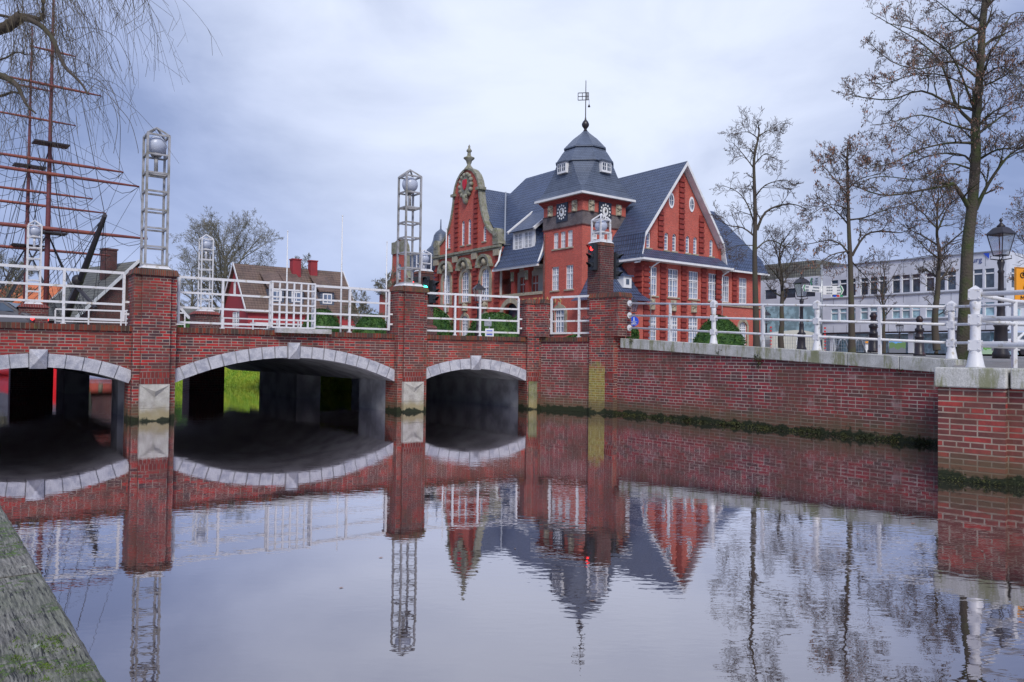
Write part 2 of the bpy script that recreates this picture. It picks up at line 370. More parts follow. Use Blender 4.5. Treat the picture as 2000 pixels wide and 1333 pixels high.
M['panel_white'] = mat('white_cladding', (.70, .72, .78), .45, noise=(.5, (.55, .57, .63), .4, .7))

def glass(name, col, rough=.08):
    g = G(name); pos = g.n('ShaderNodeNewGeometry').outputs['Position']
    c = g.mix(g.rng(g.noise(pos, 1.4, 3), .4, .62), col, tuple(min(1, k*1.8) for k in col))
    g.l(c, g.b.inputs['Base Color']); g.b.inputs['Roughness'].default_value = rough; g.b.inputs['Specular IOR Level'].default_value = .9
    return g.m
M['pane'] = glass('window_glass', (.09, .12, .18))
M['curtain'] = glass('curtained_glass', (.17, .21, .29))
M['dark_pane'] = glass('dark_glass', (.04, .055, .075))
M['teal'] = glass('teal_glass', (.22, .34, .38))

def ground_mat():
    g = G('paving'); pos = g.n('ShaderNodeNewGeometry').outputs['Position']
    b = g.n('ShaderNodeTexBrick'); g.l(pos, b.inputs['Vector']); b.inputs['Scale'].default_value = 4
    b.inputs['Color1'].default_value = (.20, .18, .17, 1); b.inputs['Color2'].default_value = (.26, .23, .22, 1); b.inputs['Mortar'].default_value = (.1, .1, .09, 1)
    c = g.mix(g.rng(g.noise(pos, .3, 5), .4, .65), b.outputs['Color'], (.13, .13, .12)); g.l(c, g.b.inputs['Base Color']); g.b.inputs['Roughness'].default_value = .6
    return g.m
M['paving'] = ground_mat()
M['beam_moss'] = mat('beam_moss', (.11, .17, .02), .9, noise=(9, (.06, .11, .015), .4, .6))
M['asphalt'] = mat('asphalt', (.05, .05, .055), .6, noise=(4, (.08, .08, .085), .4, .7))
M['grass'] = mat('grass', (.17, .32, .015), .9, noise=(1.5, (.34, .42, .03), .4, .65), bump=(14, 1, .1))
def water_mat():
    g = G('canal_water'); pos = g.n('ShaderNodeNewGeometry').outputs['Position']; t = g.t
    g.b.inputs['Base Color'].default_value = (.012, .010, .008, 1); g.b.inputs['Roughness'].default_value = .3
    gl = g.n('ShaderNodeBsdfGlossy'); gl.inputs['Roughness'].default_value = .012; gl.inputs['Color'].default_value = (.91, .89, .94, 1)
    df = g.n('ShaderNodeBsdfDiffuse'); df.inputs['Color'].default_value = (.05, .036, .032, 1)
    fr = g.n('ShaderNodeFresnel'); fr.inputs['IOR'].default_value = 1.9
    mr = g.rng(fr.outputs[0], .09, .55, .36, .96)
    ms = g.n('ShaderNodeMixShader'); g.l(mr, ms.inputs[0]); g.l(df.outputs[0], ms.inputs[1]); g.l(gl.outputs[0], ms.inputs[2])
    q = g.n('ShaderNodeMapping'); q.inputs['Rotation'].default_value = (0, 0, R(12)); q.inputs['Scale'].default_value = (.9, 1.8, 1); g.l(pos, q.inputs[0])
    n1 = g.noise(q.outputs[0], 8, 2, .45); n2 = g.noise(q.outputs[0], .9, 2, .5)
    patch = g.rng(g.noise(pos, .16, 3, .5), .40, .62, .22, 1.0)       # breeze patches
    h = g.math('MULTIPLY', g.math('ADD', g.math('MULTIPLY', n1, .30), g.math('MULTIPLY', n2, .7)), patch)
    bp = g.n('ShaderNodeBump'); bp.inputs['Strength'].default_value = 1.0; bp.inputs['Distance'].default_value = .0030
    g.l(h, bp.inputs['Height']); g.l(bp.outputs[0], gl.inputs['Normal']); g.l(bp.outputs[0], fr.inputs['Normal'])
    g.l(ms.outputs[0], t.nodes['Material Output'].inputs[0])
    return g.m
M['water'] = water_mat()
def wood_mat():
    g = G('weathered_timber'); tcn = g.n('ShaderNodeTexCoord'); ob = tcn.outputs['Object']
    wob = g.n('ShaderNodeTexNoise'); wob.inputs['Scale'].default_value = 2.5; g.l(ob, wob.inputs['Vector'])
    vv = g.n('ShaderNodeVectorMath', operation='MULTIPLY_ADD'); vv.inputs[1].default_value = (.035, .02, .02); g.l(wob.outputs['Color'], vv.inputs[0]); g.l(ob, vv.inputs[2]); ob2 = vv.outputs[0]
    grain = g.noise(ob2, 85, 10, .75, (1, .05, 1)); big = g.noise(ob, 2.6, 6, .65, (1, .5, 1))
    c = g.mix(g.rng(grain, .34, .66), (.055, .050, .040), (.37, .35, .30))
    c = g.mix(g.math('MULTIPLY', g.rng(big, .4, .62), .75), c, g.mix(g.rng(grain, .3, .7), (.06, .065, .045), (.27, .28, .19)))
    crack = g.rng(g.noise(ob2, 75, 8, .7, (1, .05, 1)), .57, .62)
    c = g.mix(g.math('MULTIPLY', crack, .92), c, (.010, .010, .009))
    m = g.math('MULTIPLY', g.rng(g.noise(ob, 2.6, 3, .5), .50, .60), g.rng(g.noise(ob, 26, 7, .75), .50, .57))
    c = g.mix(m, c, (.12, .22, .015))
    lich = g.rng(g.noise(ob, 9, 4, .6), .66, .69); c = g.mix(lich, c, (.46, .48, .40))
    g.l(c, g.b.inputs['Base Color']); g.b.inputs['Roughness'].default_value = .55
    bp = g.n('ShaderNodeBump'); bp.inputs['Strength'].default_value = 1; bp.inputs['Distance'].default_value = .018
    g.l(g.math('ADD', g.math('SUBTRACT', grain, g.math('MULTIPLY', crack, 1.6)), g.math('MULTIPLY', m, .8)), bp.inputs['Height']); g.l(bp.outputs[0], g.b.inputs['Normal'])
    return g.m
M['wood'] = wood_mat()

# ------------------------------------------------------------------ layout points
BD = Vector((math.cos(R(36)), math.sin(R(36)), 0))      # along the bridge
BN = Vector((-BD.y, BD.x, 0))                            # across the road, away from camera
P1 = pt(296, 18.1, .5); P2 = pt(797, 22.0, .5); P3 = pt(1043, 23.7, .5); P4 = pt(1186, 22.2, .5)
for p in (P1, P2, P3, P4): p.z = 0
P0 = P1-BD*4.6
WE = pt(1850, 14.6, .5); WE.z = 0
NA = pt(1828, 10.55, .5); NB = pt(1972, 9.95, .5); NC = NB+(NB-NA).normalized()*6
for p in (NA, NB, NC): p.z = 0
TOP = 2.2

# water, ground, sky setting
mb = MB(); mb.face([(-200, -40, 0), (60, -40, 0), (60, 260, 0), (-200, 260, 0)])
tag(mb.build('canal_water', M['water'], None), kind='structure')
def strip(name, pts, m, kind='structure'):
    mb = MB()
    for a, b in zip(pts[:-1], pts[1:]): mb.face([a[0], b[0], b[1], a[1]])
    o = mb.build(name, m, None); o['kind'] = kind; return o
V3 = lambda p, z: Vector((p[0], p[1], z))
bank = [P3+BN*0.3, P3+BN*13.2, Vector((-12.6, 36.6, 0)), Vector((-17, 39.4, 0)), Vector((-21, 45, 0)), Vector((-27, 56, 0)), Vector((-42, 82, 0)), Vector((-70, 130, 0)), Vector((-110, 200, 0))]
# right-hand land: level town ground behind the quay wall
mb = MB()
far = [Vector((500, 20, 0)), Vector((500, 90, 0)), Vector((500, 75, 0)), Vector((500, 120, 0)), Vector((500, 150, 0)), Vector((500, 200, 0)), Vector((500, 300, 0)), Vector((500, 420, 0)), Vector((500, 640, 0))]
off = [Vector((0, 0, 0))]+[Vector((0, 0, 0))]+[Vector((1.6, 1.9, 0))]*7
for i in range(len(bank)-1):
    a, b = bank[i]+off[i], bank[i+1]+off[i+1]
    mb.face([V3(a, 2.02), V3(far[i], 2.02), V3(far[i+1], 2.02), V3(b, 2.02)]) if i else mb.face([V3(a, 2.02), (6, 33, 2.02), (28, 45, 2.02), (500, 75, 2.02), V3(far[2], 2.02), V3(far[1], 2.02), V3(b, 2.02)])
P4g, WEg = V3(P4+Vector((.2, .3, 0)), 2.02), V3(WE+Vector((.3, .3, 0)), 1.56)
for q in ([V3(P3, 2.02), P4g, (6, 33, 2.02), V3(P3+BN*.3, 2.02)], [P4g, WEg, (14, 27, 1.80), (6, 33, 2.02)], [WEg, (26, 24, 1.66), (14, 27, 1.80)], [(6, 33, 2.02), (14, 27, 1.80), (28, 45, 2.02)], [(14, 27, 1.80), (26, 24, 1.66), (500, 75, 2.02), (28, 45, 2.02)]): mb.face(q)
mb.face([WEg, V3(NA+Vector((.4, .3, 0)), 1.44), V3(NC+Vector((.3, .3, 0)), 1.40), (30, -30, 1.40), (200, -30, 1.9), (500, 20, 1.9), (500, 75, 2.02), (26, 24, 1.66)])
tag(mb.build('town_ground', M['paving'], None), kind='structure')
# grassy bank beyond the bridge
mb = MB(); rng = random.Random(3)
for i in range(1, len(bank)-1):
    for k in range(10):
        a = lerp(bank[i], bank[i+1], k/10); b = lerp(bank[i], bank[i+1], (k+1)/10)
        oa, ob = lerp(off[i], off[i+1], k/10), lerp(off[i], off[i+1], (k+1)/10)
        for j in range(4):
            z0, z1 = -.1+2.13*j/4, -.1+2.13*(j+1)/4
            mb.face([V3(a+oa*(j/4), z0), V3(b+ob*(j/4), z0), V3(b+ob*((j+1)/4), z1), V3(a+oa*((j+1)/4), z1)])
tag(mb.build('grass_bank', M['grass'], None), kind='structure')
mb = MB()
for i in range(9000):
    t = rng.random()*3.2; k = int(t); t -= k
    a = lerp(bank[1+k], bank[2+k], t); o_ = lerp(off[1+k], off[2+k], t); s = rng.random()
    p = V3(a+o_*s, -.1+2.13*s); h = .06+.12*rng.random(); q = rng.random()*3.14; d = Vector((math.cos(q), math.sin(q), 0))*.02
    mb.face([p-d, p+d, p+Vector((rng.uniform(-.05, .05), rng.uniform(-.05, .05), h))])
tag(mb.build('bank_grass_blades', M['grass'], None, uv=False, recalc=False), kind='stuff', label='long bright green grass growing on the sloping canal bank', cat='grass')
# left-hand land
LB = [Vector((2, -2, 0)), P0-BD*.9-BN*.2, P0-BD*.9+BN*17, Vector((-40, 44, 0)), Vector((-66, 80, 0)), Vector((-105, 140, 0)), Vector((-150, 200, 0))]
mb = MB()
mb.face([(1.2, 2.3-3.9, .14), V3(Vector((-11.9, 15.6, 0)), .14), V3(Vector((-60, 15, 0)), .14), (-60, -40, .14), (30, -40, .14)])
tag(mb.build('quay_paving', M['paving'], None), kind='structure')
mb = MB()
for i in range(1, 6):
    a, b = LB[i], LB[i+1]; l = -260
    mb.face([V3(a, 2.02), V3(b, 2.02), (l, b.y, 2.02), (l, a.y, 2.02)]); mb.face([V3(a, -.5), V3(b, -.5), V3(b, 2.02), V3(a, 2.02)])
mb.face([(-150, 200, 2.02), (-110, 200, 2.02), (500, 640, 2.02), (-700, 640, 2.02), (-260, 200, 2.02)])
mb.face([(-150, 200, -.5), (-110, 200, -.5), (-110, 200, 2.02), (-150, 200, 2.02)])
tag(mb.build('far_ground', M['paving'], None), kind='structure')
# the timber beam at the quay edge (two lengths butted at a joint)
def beam(ya, yb, nm, lab):
    z1, z0 = .25, -.3
    def edge(y):   # right edge pixel line (215,1333)-(0,980)
        return onz(215+(y-1333)*215/353, y, z1)
    a, b = edge(ya), edge(yb); d = (b-a).normalized(); n = Vector((-d.y, d.x, 0)); L_ = (b-a).length; wd = .36
    root = empty(nm, V3(a, z0), math.atan2(d.y, d.x)-math.pi/2, lab, 'beam', 'timber edge beams of the quay')
    T = Matrix.Translation(V3(a, 0)) @ Matrix(((d.x, n.x, 0, 0), (d.y, n.y, 0, 0), (0, 0, 1, 0), (0, 0, 0, 1)))
    m_ = MB(); k = 40; c = .025; rr = random.Random(int(ya))
    prof = [(0, z0), (0, z1-c), (c, z1), (wd-c, z1), (wd, z1-c), (wd, z0)]
    rings = []
    for i in range(k+1):
        j = rr.uniform(-.004, .004)
        rings.append([T@Vector((L_*i/k, y+(j if y < .1 else 0), z+(rr.uniform(-.002, .002)))) for y, z in prof])
    for i in range(k):
        for q in range(5): m_.face([rings[i][q], rings[i+1][q], rings[i+1][q+1], rings[i][q+1]])
    m_.face(rings[0]); m_.face(rings[-1])
    m_.build('timber', M['wood'], root)
    mo = MB()
    for i in range(70 if ya > 1300 else 14):
        cx_ = L_*rr.uniform(.12, .66); cy_ = rr.uniform(.03, .28)
        for _ in range(26):
            p = T@Vector((cx_+rr.gauss(0, .022), cy_+rr.gauss(0, .016), z1)); e = Vector((rr.gauss(0, 1), rr.gauss(0, 1), 0)).normalized()*rr.uniform(.002, .005); mo.face([p-e, p+e, p+Vector((rr.gauss(0, .004), rr.gauss(0, .004), rr.uniform(.003, .009)))])
    mo.build('moss', M['beam_moss'], root, uv=False, recalc=False)['kind'] = 'stuff'
beam(1700, 1119, 'quay_beam', 'weathered grey timber beam with moss nearest the camera')
beam(1116, 940, 'quay_beam', 'weathered timber beam beyond the joint at the water edge')

mb = MB(); rng = random.Random(77)
for i in range(260):
    if i < 190: k = rng.random(); p = lerp(P4, WE, k)+Vector((-.8, -.6, 0))*abs(rng.gauss(.25, .25)); p += Vector((rng.gauss(0, .1), rng.gauss(0, .1), 0))
    else: p = Vector((rng.uniform(-2, 5), rng.uniform(5, 18), 0))
    q = rng.random()*6.28; d = Vector((math.cos(q), math.sin(q), 0))*rng.uniform(.012, .03); e = Vector((-d.y, d.x, 0))*.5; p.z = .004
    mb.face([p-d, p-e, p+d, p+e])
tag(mb.build('floating_leaves', M['seed'], None, uv=False, recalc=False), kind='stuff', label='small fallen leaves drifting on the dark canal water', cat='leaves')
# ------------------------------------------------------------------ bridge
bridge = empty('bridge', V3(P2, 0), R(36), 'low red brick bridge of flat stone arches over the canal', 'bridge')
def seg_frame(a, b):
    d = (b-a); L_ = d.length; d.normalize(); n = Vector((-d.y, d.x, 0))
    return Matrix(((d.x, n.x, 0, a.x), (d.y, n.y, 0, a.y), (0, 0, 1, 0), (0, 0, 0, 1))), L_
def arch_span(a, b, x0, x1, spring, crown, nv, ringt=.30, far_=False):
    T, L_ = seg_frame(a, b); W = x1-x0; h = crown-spring; Rr = (W*W/4+h*h)/(2*h); cx = (x0+x1)/2; cz = crown-Rr
    def arc(x, r=Rr): return cz+math.sqrt(max(0, r*r-(x-cx)**2))
    n = 28; ro = Rr+ringt
    w_ = MB()      # brick spandrel
    xs = [lerp(x0, x1, i/n) for i in range(n+1)]
    hm = math.asin(W/2/Rr)
    for i in range(n):
        p, q = xs[i], xs[i+1]; zp, zq = arc(p, ro-.02), arc(q, ro-.02)
        w_.face([T@Vector((p, 0, zp)), T@Vector((q, 0, zq)), T@Vector((q, 0, TOP-.13)), T@Vector((p, 0, TOP-.13))])
        w_.face([T@Vector((p, .5, zp)), T@Vector((q, .5, zq)), T@Vector((q, .5, TOP-.13)), T@Vector((p, .5, TOP-.13))])
    for c, d in ((-.4, x0), (x1, L_+.4)):
        w_.box(c, d, 0, .5, -.4, TOP-.13, T)
    w_.build('spandrel_wall', M['bridge_brick'], bridge)
    c_ = MB(); c_.box(-.2, L_+.2, -.05, .42, TOP-.127, TOP, T); c_.build('parapet_coping', M['soldier'], bridge)
    st = MB(); key = MB(); ang = 2*hm; kv = ang/(2*nv+1)
    for i in range(2*nv+1):
        a0 = -hm+i*kv+.0022; a1 = -hm+(i+1)*kv-.0022
        P = []
        iskey = i == nv
        k0, k1 = (Rr-.03, ro+.09) if iskey else (Rr, ro)
        yo = -.10 if iskey else -.05
        for yy in (yo, .35):
            for rr_, aa in ((k0, a0), (k0, a1), (k1, a1), (k1, a0)):
                P.append(T@Vector((cx+rr_*math.sin(aa), yy, cz+rr_*math.cos(aa))))
        tgt = key if iskey else st; j = len(tgt.v); tgt.v += [tuple(p) for p in P]
        if iskey:
            apex = sum(P[:4], Vector())/4 - (T.to_3x3()@Vector((0, .13, 0))); tgt.v.append(tuple(apex))
            for q in ((0, 1), (1, 2), (2, 3), (3, 0)): tgt.addf((j+q[0], j+q[1], j+8))
        else: tgt.addf((j, j+1, j+2, j+3))
        for q in ((0, 4, 5, 1), (1, 5, 6, 2), (2, 6, 7, 3), (3, 7, 4, 0)): tgt.addf([j+e for e in q])
    st.build('arch_ring', M['arch_stone'], bridge); key.build('keystone', M['arch_stone'], bridge)
    jt = MB()
    for i in range(n):
        p, q = xs[i], xs[i+1]
        jt.face([T@Vector((p, -.02, arc(p)+.005)), T@Vector((q, -.02, arc(q)+.005)), T@Vector((q, -.02, arc(q, ro)-.01)), T@Vector((p, -.02, arc(p, ro)-.01))])
    jt.build('mortar_joint', M['soffit'], bridge)
    sf = MB(); dep = 15.6
    BNl = T.inverted().to_3x3()@BN
    for i in range(n):
        p, q = xs[i], xs[i+1]
        sf.face([T@Vector((p, .3, arc(p)+.01)), T@Vector((q, .3, arc(q)+.01)), T@Vector((q, .3, arc(q)+.01))+BN*dep, T@Vector((p, .3, arc(p)+.01))+BN*dep])
        sf.face([T@Vector((p, .3, arc(p)+.01))+BN*dep, T@Vector((q, .3, arc(q)+.01))+BN*dep, T@Vector((q, .3, TOP-.1))+BN*dep, T@Vector((p, .3, TOP-.1))+BN*dep])
    sf.build('vault', M['soffit'], bridge)
    return T, L_
L01 = (P1-P0).length; L12 = (P2-P1).length; L23 = (P3-P2).length
arch_span(P0, P1, .5, L01-.5, .87, 1.24, 5)
arch_span(P1, P2, .42, L12-.42, .84, 1.50, 9)
arch_span(P2, P3, .38, L23-.30, .86, 1.23, 5)
# deck and roadway
mb = MB()
mb.face([V3(P0-BD*1+BN*.5, 2.04), V3(P1+BN*.5, 2.04), V3(P2+BN*.5, 2.04), V3(P3+BN*.5, 2.04), V3(P3+BN*15.6, 2.04), V3(P0-BD*1+BN*15.6, 2.04)])
mb.build('deck', M['asphalt'], bridge)
# pier rows beneath
def pier_row(P, segs, w=.8):
    for s0, s1 in segs:
        m_ = MB(); T, _ = seg_frame(P, P+BN); m_.box(s0, s1, -w/2, w/2, -.5, 1.3, T); m_.build('support_pier', M['soffit'], bridge)
pier_row(P1, [(.45, 1.2), (2.0, 2.95), (13.4, 16.4)])
pier_row(P2, [(.45, 2.3), (7.6, 11.8)], .9)
pier_row(P3+BD*.3, [(.3, 15.8)], .7)
pier_row(P0-BD*.5, [(.3, 15.8)], .7)
# brick pillars
def pillar(P, wb, wf, proj, pf, capz, faces=1):
    T = Matrix.Translation(V3(P, 0)) @ Matrix.Rotation(R(36), 4, 'Z')
    a = MB(); a.box(-wb/2, wb/2, -proj, .5, -.4, capz-.10, T); a.box(-wf/2, wf/2, -proj-pf, -proj+.05, .86, capz-.10, T)
    p = a.build('brick_pillar', M['bridge_brick'], bridge)
    c = MB(); c.box(-wb/2-.04, wb/2+.04, -proj-.06, .54, capz-.16, capz-.02, T, top=.9); c.box(-wf/2-.04, wf/2+.04, -proj-pf-.05, -proj+.1, capz-.18, capz-.03, T, top=.92)
    c.build('pillar_cap', M['soldier'], p)
    s = MB(); s.box(-wf/2-.01, wf/2+.01, -proj-pf-.02, -proj+.02, -.35, .30, T)
    i0 = len(s.v); x0, x1, y, z0, z1 = -wf/2-.01, wf/2+.01, -proj-pf-.02, .305, .855
    s.box(x0, x1, y, -proj+.02, z0, z1, T)
    # diamond point face with a chamfered V
    A = [Vector((x0, y-.002, z1-.02)), Vector((x1, y-.002, z1-.02)), Vector((0, y-.002, z0+.25))]; ap = Vector((0, y-.07, z1-.17))
    for k in range(3): s.face([T@A[k], T@A[(k+1) % 3], T@ap])
    s.build('pillar_base_stone', M['base_stone'], p)
    q = MB(); q.box(-wf/2-.004, wf/2+.004, -proj-pf-.006, -proj-.02, .86, 1.13, T); q.build('soldier_course', M['red_soldier'], p)
    return T
pillar(P1, .93, .62, .22, .10, 3.56)
pillar(P2, .93, .62, .22, .10, 3.58)
pillar(P0, .93, .62, .22, .10, 3.56)
# corner pillars (two clasped shafts where the walls turn)
def corner_pillar(P, dl, dr, ll, lr, ul, ur, capz, pr=.12):
    a = MB(); c = MB(); fr = []
    for d, l, u, sg in ((dl, ll, ul, -1), (dr, lr, ur, 1)):
        n = Vector((-d.y, d.x, 0)); T = Matrix(((d.x, n.x, 0, P.x), (d.y, n.y, 0, P.y), (0, 0, 1, 0), (0, 0, 0, 1))); fr.append(T)
        x0, x1 = (-l, -.018) if sg < 0 else (.018, l); a.box(x0, x1, -pr, .35, -.4, TOP+.02, T)
        x0, x1 = (-u, -.018) if sg < 0 else (.018, u); a.box(x0, x1, -pr-.02, .38, TOP+.02, capz-.12, T)
        c.box(x0-.03, x1+.03, -pr-.06, .42, capz-.13, capz, T, top=.86)
    p = a.build('brick_pillar', M['bridge_brick'], bridge); c.build('pillar_cap', M['soldier'], p)
    return p, fr
d23 = (P3-P2).normalized(); d34 = (P4-P3).normalized(); d4w = (WE-P4).normalized()
cp3, (T3a, T3b) = corner_pillar(P3, d23, d34, .30, .24, .36, .46, 3.36)
s = MB(); s.box(-.26, -.008, -.18, -.1, -.3, .85, T3a); s.box(.008, .2, -.18, -.1, -.3, .85, T3b); s.build('pillar_base_stone', M['green_stone'], cp3)
s = MB(); s.box(-.305, -.006, -.128, -.1, .86, 1.12, T3a); s.box(.006, .245, -.128, -.1, .86, 1.12, T3b); s.build('soldier_course', M['red_soldier'], cp3)
cp4, (T4a, T4b) = corner_pillar(P4, d34, d4w, .54, .36, .54, .56, 3.47)
s = MB(); s.box(-.545, -.02, -.127, .1, -.3, 2.0, T4a); s.build('mossy_facing', M['moss_brick'], cp4, label='yellow-green algae-covered brick face above the waterline')
s = MB(); s.box(.02, .365, -.128, -.1, .90, 1.16, T4b); s.build('soldier_course', M['red_soldier'], cp4)
# wing wall between the two corner pillars
T, L_ = seg_frame(P3, P4); a = MB(); a.box(0, L_, 0, .5, -.4, TOP-.13, T); a.build('wing_wall', M['wall_brick'], bridge)
a = MB(); a.box(.1, L_, -.05, .4, TOP-.127, TOP, T); a.build('parapet_coping', M['soldier'], bridge)
# balcony slab under the lattice
T12, _ = seg_frame(P1, P2); kx = L12*.535
a = MB(); a.box(kx-.75, kx+.72, -.22, .5, TOP-.06, TOP+.06, T12); a.build('balcony_slab', M['granite'], bridge)
# far parapet and its low pillars, plus portal pillars
FB = BN*16.0
a = MB(); Tf, Lf = seg_frame(P0+FB-BD*1, P3+FB); a.box(0, Lf, -.3, .2, 1.9, TOP, Tf); a.build('far_parapet', M['bridge_brick'], bridge)
def far_pillar(P, z):
    T = Matrix.Translation(V3(P, 0)) @ Matrix.Rotation(R(36), 4, 'Z'); a = MB(); a.box(-.5, .5, -.5, .5, 1.2, z-.14, T); a.box(-.72, .72, -.6, .6, -.4, 1.25, T); p = a.build('brick_pillar', M['dark_brick'], bridge)
    c = MB(); c.box(-.56, .56, -.56, .56, z-.14, z, T, top=.72); c.build('pillar_cap', M['red_soldier'], p)
F1 = pt(64, 30.8, 3.4); F2 = pt(400, 33.6, 3.2); F1.z = F2.z = 0
far_pillar(F1, 3.45); far_pillar(F2, 3.40)
PA = pt(826, 37.5, 3); PB = pt(1172, 26.8, 3); PA.z = PB.z = 0

# ------------------------------------------------------------------ light towers
def lantern(P, z0, a, tiers, th, head, apex, label, gr, mt, globe=None, rot=36, bar=.05):
    root = empty('lantern_tower', V3(P, z0), R(rot), label, 'lantern tower', gr); I = PM[root.name]
    b = MB(); b.box(-a/2-.1, a/2+.1, -a/2-.1, a/2+.1, 0, .035, I, top=.9); b.box(-a/2-.05, a/2+.05, -a/2-.05, a/2+.05, .035, .07, I); b.build('base_plate', M['white'], root)
    h0 = .07; H = h0+tiers*th+head
    for sx in (-1, 1):
        for sy in (-1, 1):
            m_ = MB(); m_.box(sx*a/2-bar/2, sx*a/2+bar/2, sy*a/2-bar/2, sy*a/2+bar/2, h0, H, I); m_.build('post', mt, root)
    for k in range(tiers+2):
        z = h0+k*th+.02 if k <= tiers else H-.02
        m_ = MB(); e = a/2-bar/2; q = bar*.42
        for s_ in (-1, 1):
            m_.box(-e, e, s_*a/2-q, s_*a/2+q, z-.02, z+.02, I); m_.box(s_*a/2-q, s_*a/2+q, -e, e, z-.02, z+.02, I)
        if k == max(0, tiers-1) : m_.box(-e, e, -.05, .05, z-.018, z+.018, I)
        m_.build('cross_frame', mt, root)
    m_ = MB(); q = bar*.4
    for sx in (-1, 1):
        for sy in (-1, 1): m_.bar(I@Vector((sx*a/2, sy*a/2, H)), I@Vector((0, 0, H+apex)), bar*.8)
    m_.build('pyramid_top', mt, root)
    g = MB(); gz = h0+tiers*th+.05+head*.44; gr_ = globe or a*.485; c = I@Vector((0, 0, gz)); g.sphere(c, gr_, 28, 18); go = g.build('globe', M['globe'], root, uv=False)
    s_ = MB(); s_.lathe(I@Vector((0, 0, gz-gr_-.03)), [(.11, 0), (.12, .03), (.15, .06)], 16); s_.lathe(I@Vector((0, 0, h0+max(0, tiers-1)*th)), [(.045, 0), (.045, gz-gr_-h0-max(0, tiers-1)*th)], 10); s_.build('stem', mt, root)
    return root
lg = 'open steel lantern towers with frosted globes'
lantern(P1+BN*.08, 3.55, .47, 6, .435, .50, .20, 'tall weathered lantern tower on the pillar of the nearest arch pier', lg, M['dirty_white'])
lantern(P2+BN*.08, 3.57, .47, 6, .435, .50, .20, 'tall pale lantern tower on the middle bridge pillar before the town hall gable', lg, M['dirty_white'])
lantern(F1, 3.45, .45, 6, .435, .50, .20, 'tall white lantern tower in front of the ship masts', lg, M['white'])
lantern(F2, 3.40, .47, 6, .435, .50, .20, 'tall white lantern tower before the bare tree and red house', lg, M['white'])

def portal(P, z, w, lab):
    root = empty('gate_pillar', V3(P, 2.0), R(36), lab, 'pillar', 'tall brick gate pillars of the bridge'); I = PM[root.name]
    a = MB(); a.box(-w/2, w/2, -w/2, w/2, 0, z-2.12, I); a.box(-w/2-.14, w/2+.14, -w/2-.14, w/2+.14, 0, .95, I); a.build('shaft', M['dark_brick'], root)
    b = MB(); b.box(-w/2-.16, w/2+.16, -w/2-.16, w/2+.16, .95, 1.06, I, top=.84); b.build('ledge', M['red_soldier'], root)
    b = MB(); b.box(-w/2-.02, w/2+.02, -w/2-.02, w/2+.02, z-2.12, z-2.0, I, top=.9); b.build('cap', M['soldier'], root)
    return root
zA = at(826, 531, 37.5).z; zB = at(1172, 476, 26.8).z
portal(PA, zA, .72, 'tall brick pillar with pedestrian signal left of the town hall')
portal(PB, zB, .64, 'tall brick pillar with a red traffic signal before the clock tower')
lantern(PA, zA, .52, 1, .30, .50, .20, 'short lantern tower on the pillar by the green pedestrian signal', lg, M['white'], rot=36)
lantern(PB, zB, .45, 1, .28, .48, .20, 'short white lantern tower on the pillar before the clock tower', lg, M['white'], rot=36)
# traffic lights
M['red_on'] = mat('red_signal_lit', (.5, .01, .01), .3, emit=(1, .03, .03, 3)); M['green_on'] = mat('green_signal_lit', (.02, .5, .4), .3, emit=(.08, 1, .75, 2.2)); M['lens_off'] = mat('unlit_lens', (.03, .03, .035), .2)
def signal(pos, ang, n, lab, lit=None, back=True, sc=1.0, litm='red_on'):
    root = empty('traffic_light', pos, ang, lab, 'traffic light', 'traffic signals on the gate pillars'); I = PM[root.name]@Matrix.Scale(sc, 4)   # faces local -Y
    a = MB(); a.box(-.14, .14, -.06, .14, 0, .33*n, I); a.build('housing', M['signal'], root)
    if back: b = MB(); b.box(-.20, .20, .142, .16, -.06, .33*n+.06, I); b.build('backplate', M['cream'], root)
    for k in range(n):
        z = .165+.33*k; c = MB(); seg = 14
        for j in range(seg):
            a0, a1 = math.pi*(-.15+1.3*j/seg), math.pi*(-.15+1.3*(j+1)/seg); L0 = .24
            c.face([I@Vector((.12*math.cos(a0), -.06, z+.12*math.sin(a0))), I@Vector((.12*math.cos(a1), -.06, z+.12*math.sin(a1))), I@Vector((.115*math.cos(a1), -.06-L0*(.35+.65*max(0, math.sin(a1))), z+.115*math.sin(a1))), I@Vector((.115*math.cos(a0), -.06-L0*(.35+.65*max(0, math.sin(a0))), z+.115*math.sin(a0)))])
        v_ = c.build('visor', M['signal'], root)
        c = MB(); c.path([I@Vector((0, -.058, z)), I@Vector((0, -.075, z))], .10*sc, 16); c.build('lens', M[litm] if k == lit else M['lens_off'], root)
p = at(1158, 528, 26.5); signal(p, R(-62), 3, 'three-lamp traffic light with lit red on the near tall pillar', 2, sc=.92)
p = at(1203, 545, 26.9); signal(p, R(62), 3, 'three-lamp traffic light on the right side of the near tall pillar', None, False, .92)
p = at(832, 570, 37); signal(p, R(-8), 2, 'green pedestrian signal on the far tall pillar', 0, False, 1.1, 'green_on')
p = at(810, 556, 37.3); signal(p, R(-70), 1, 'small red signal on the left of the far tall pillar', 0, False, 1.1)
p = at(846, 592, 37.2); signal(p, R(65), 3, 'three-lamp traffic light facing right on the far tall pillar', None, False, 1.1)

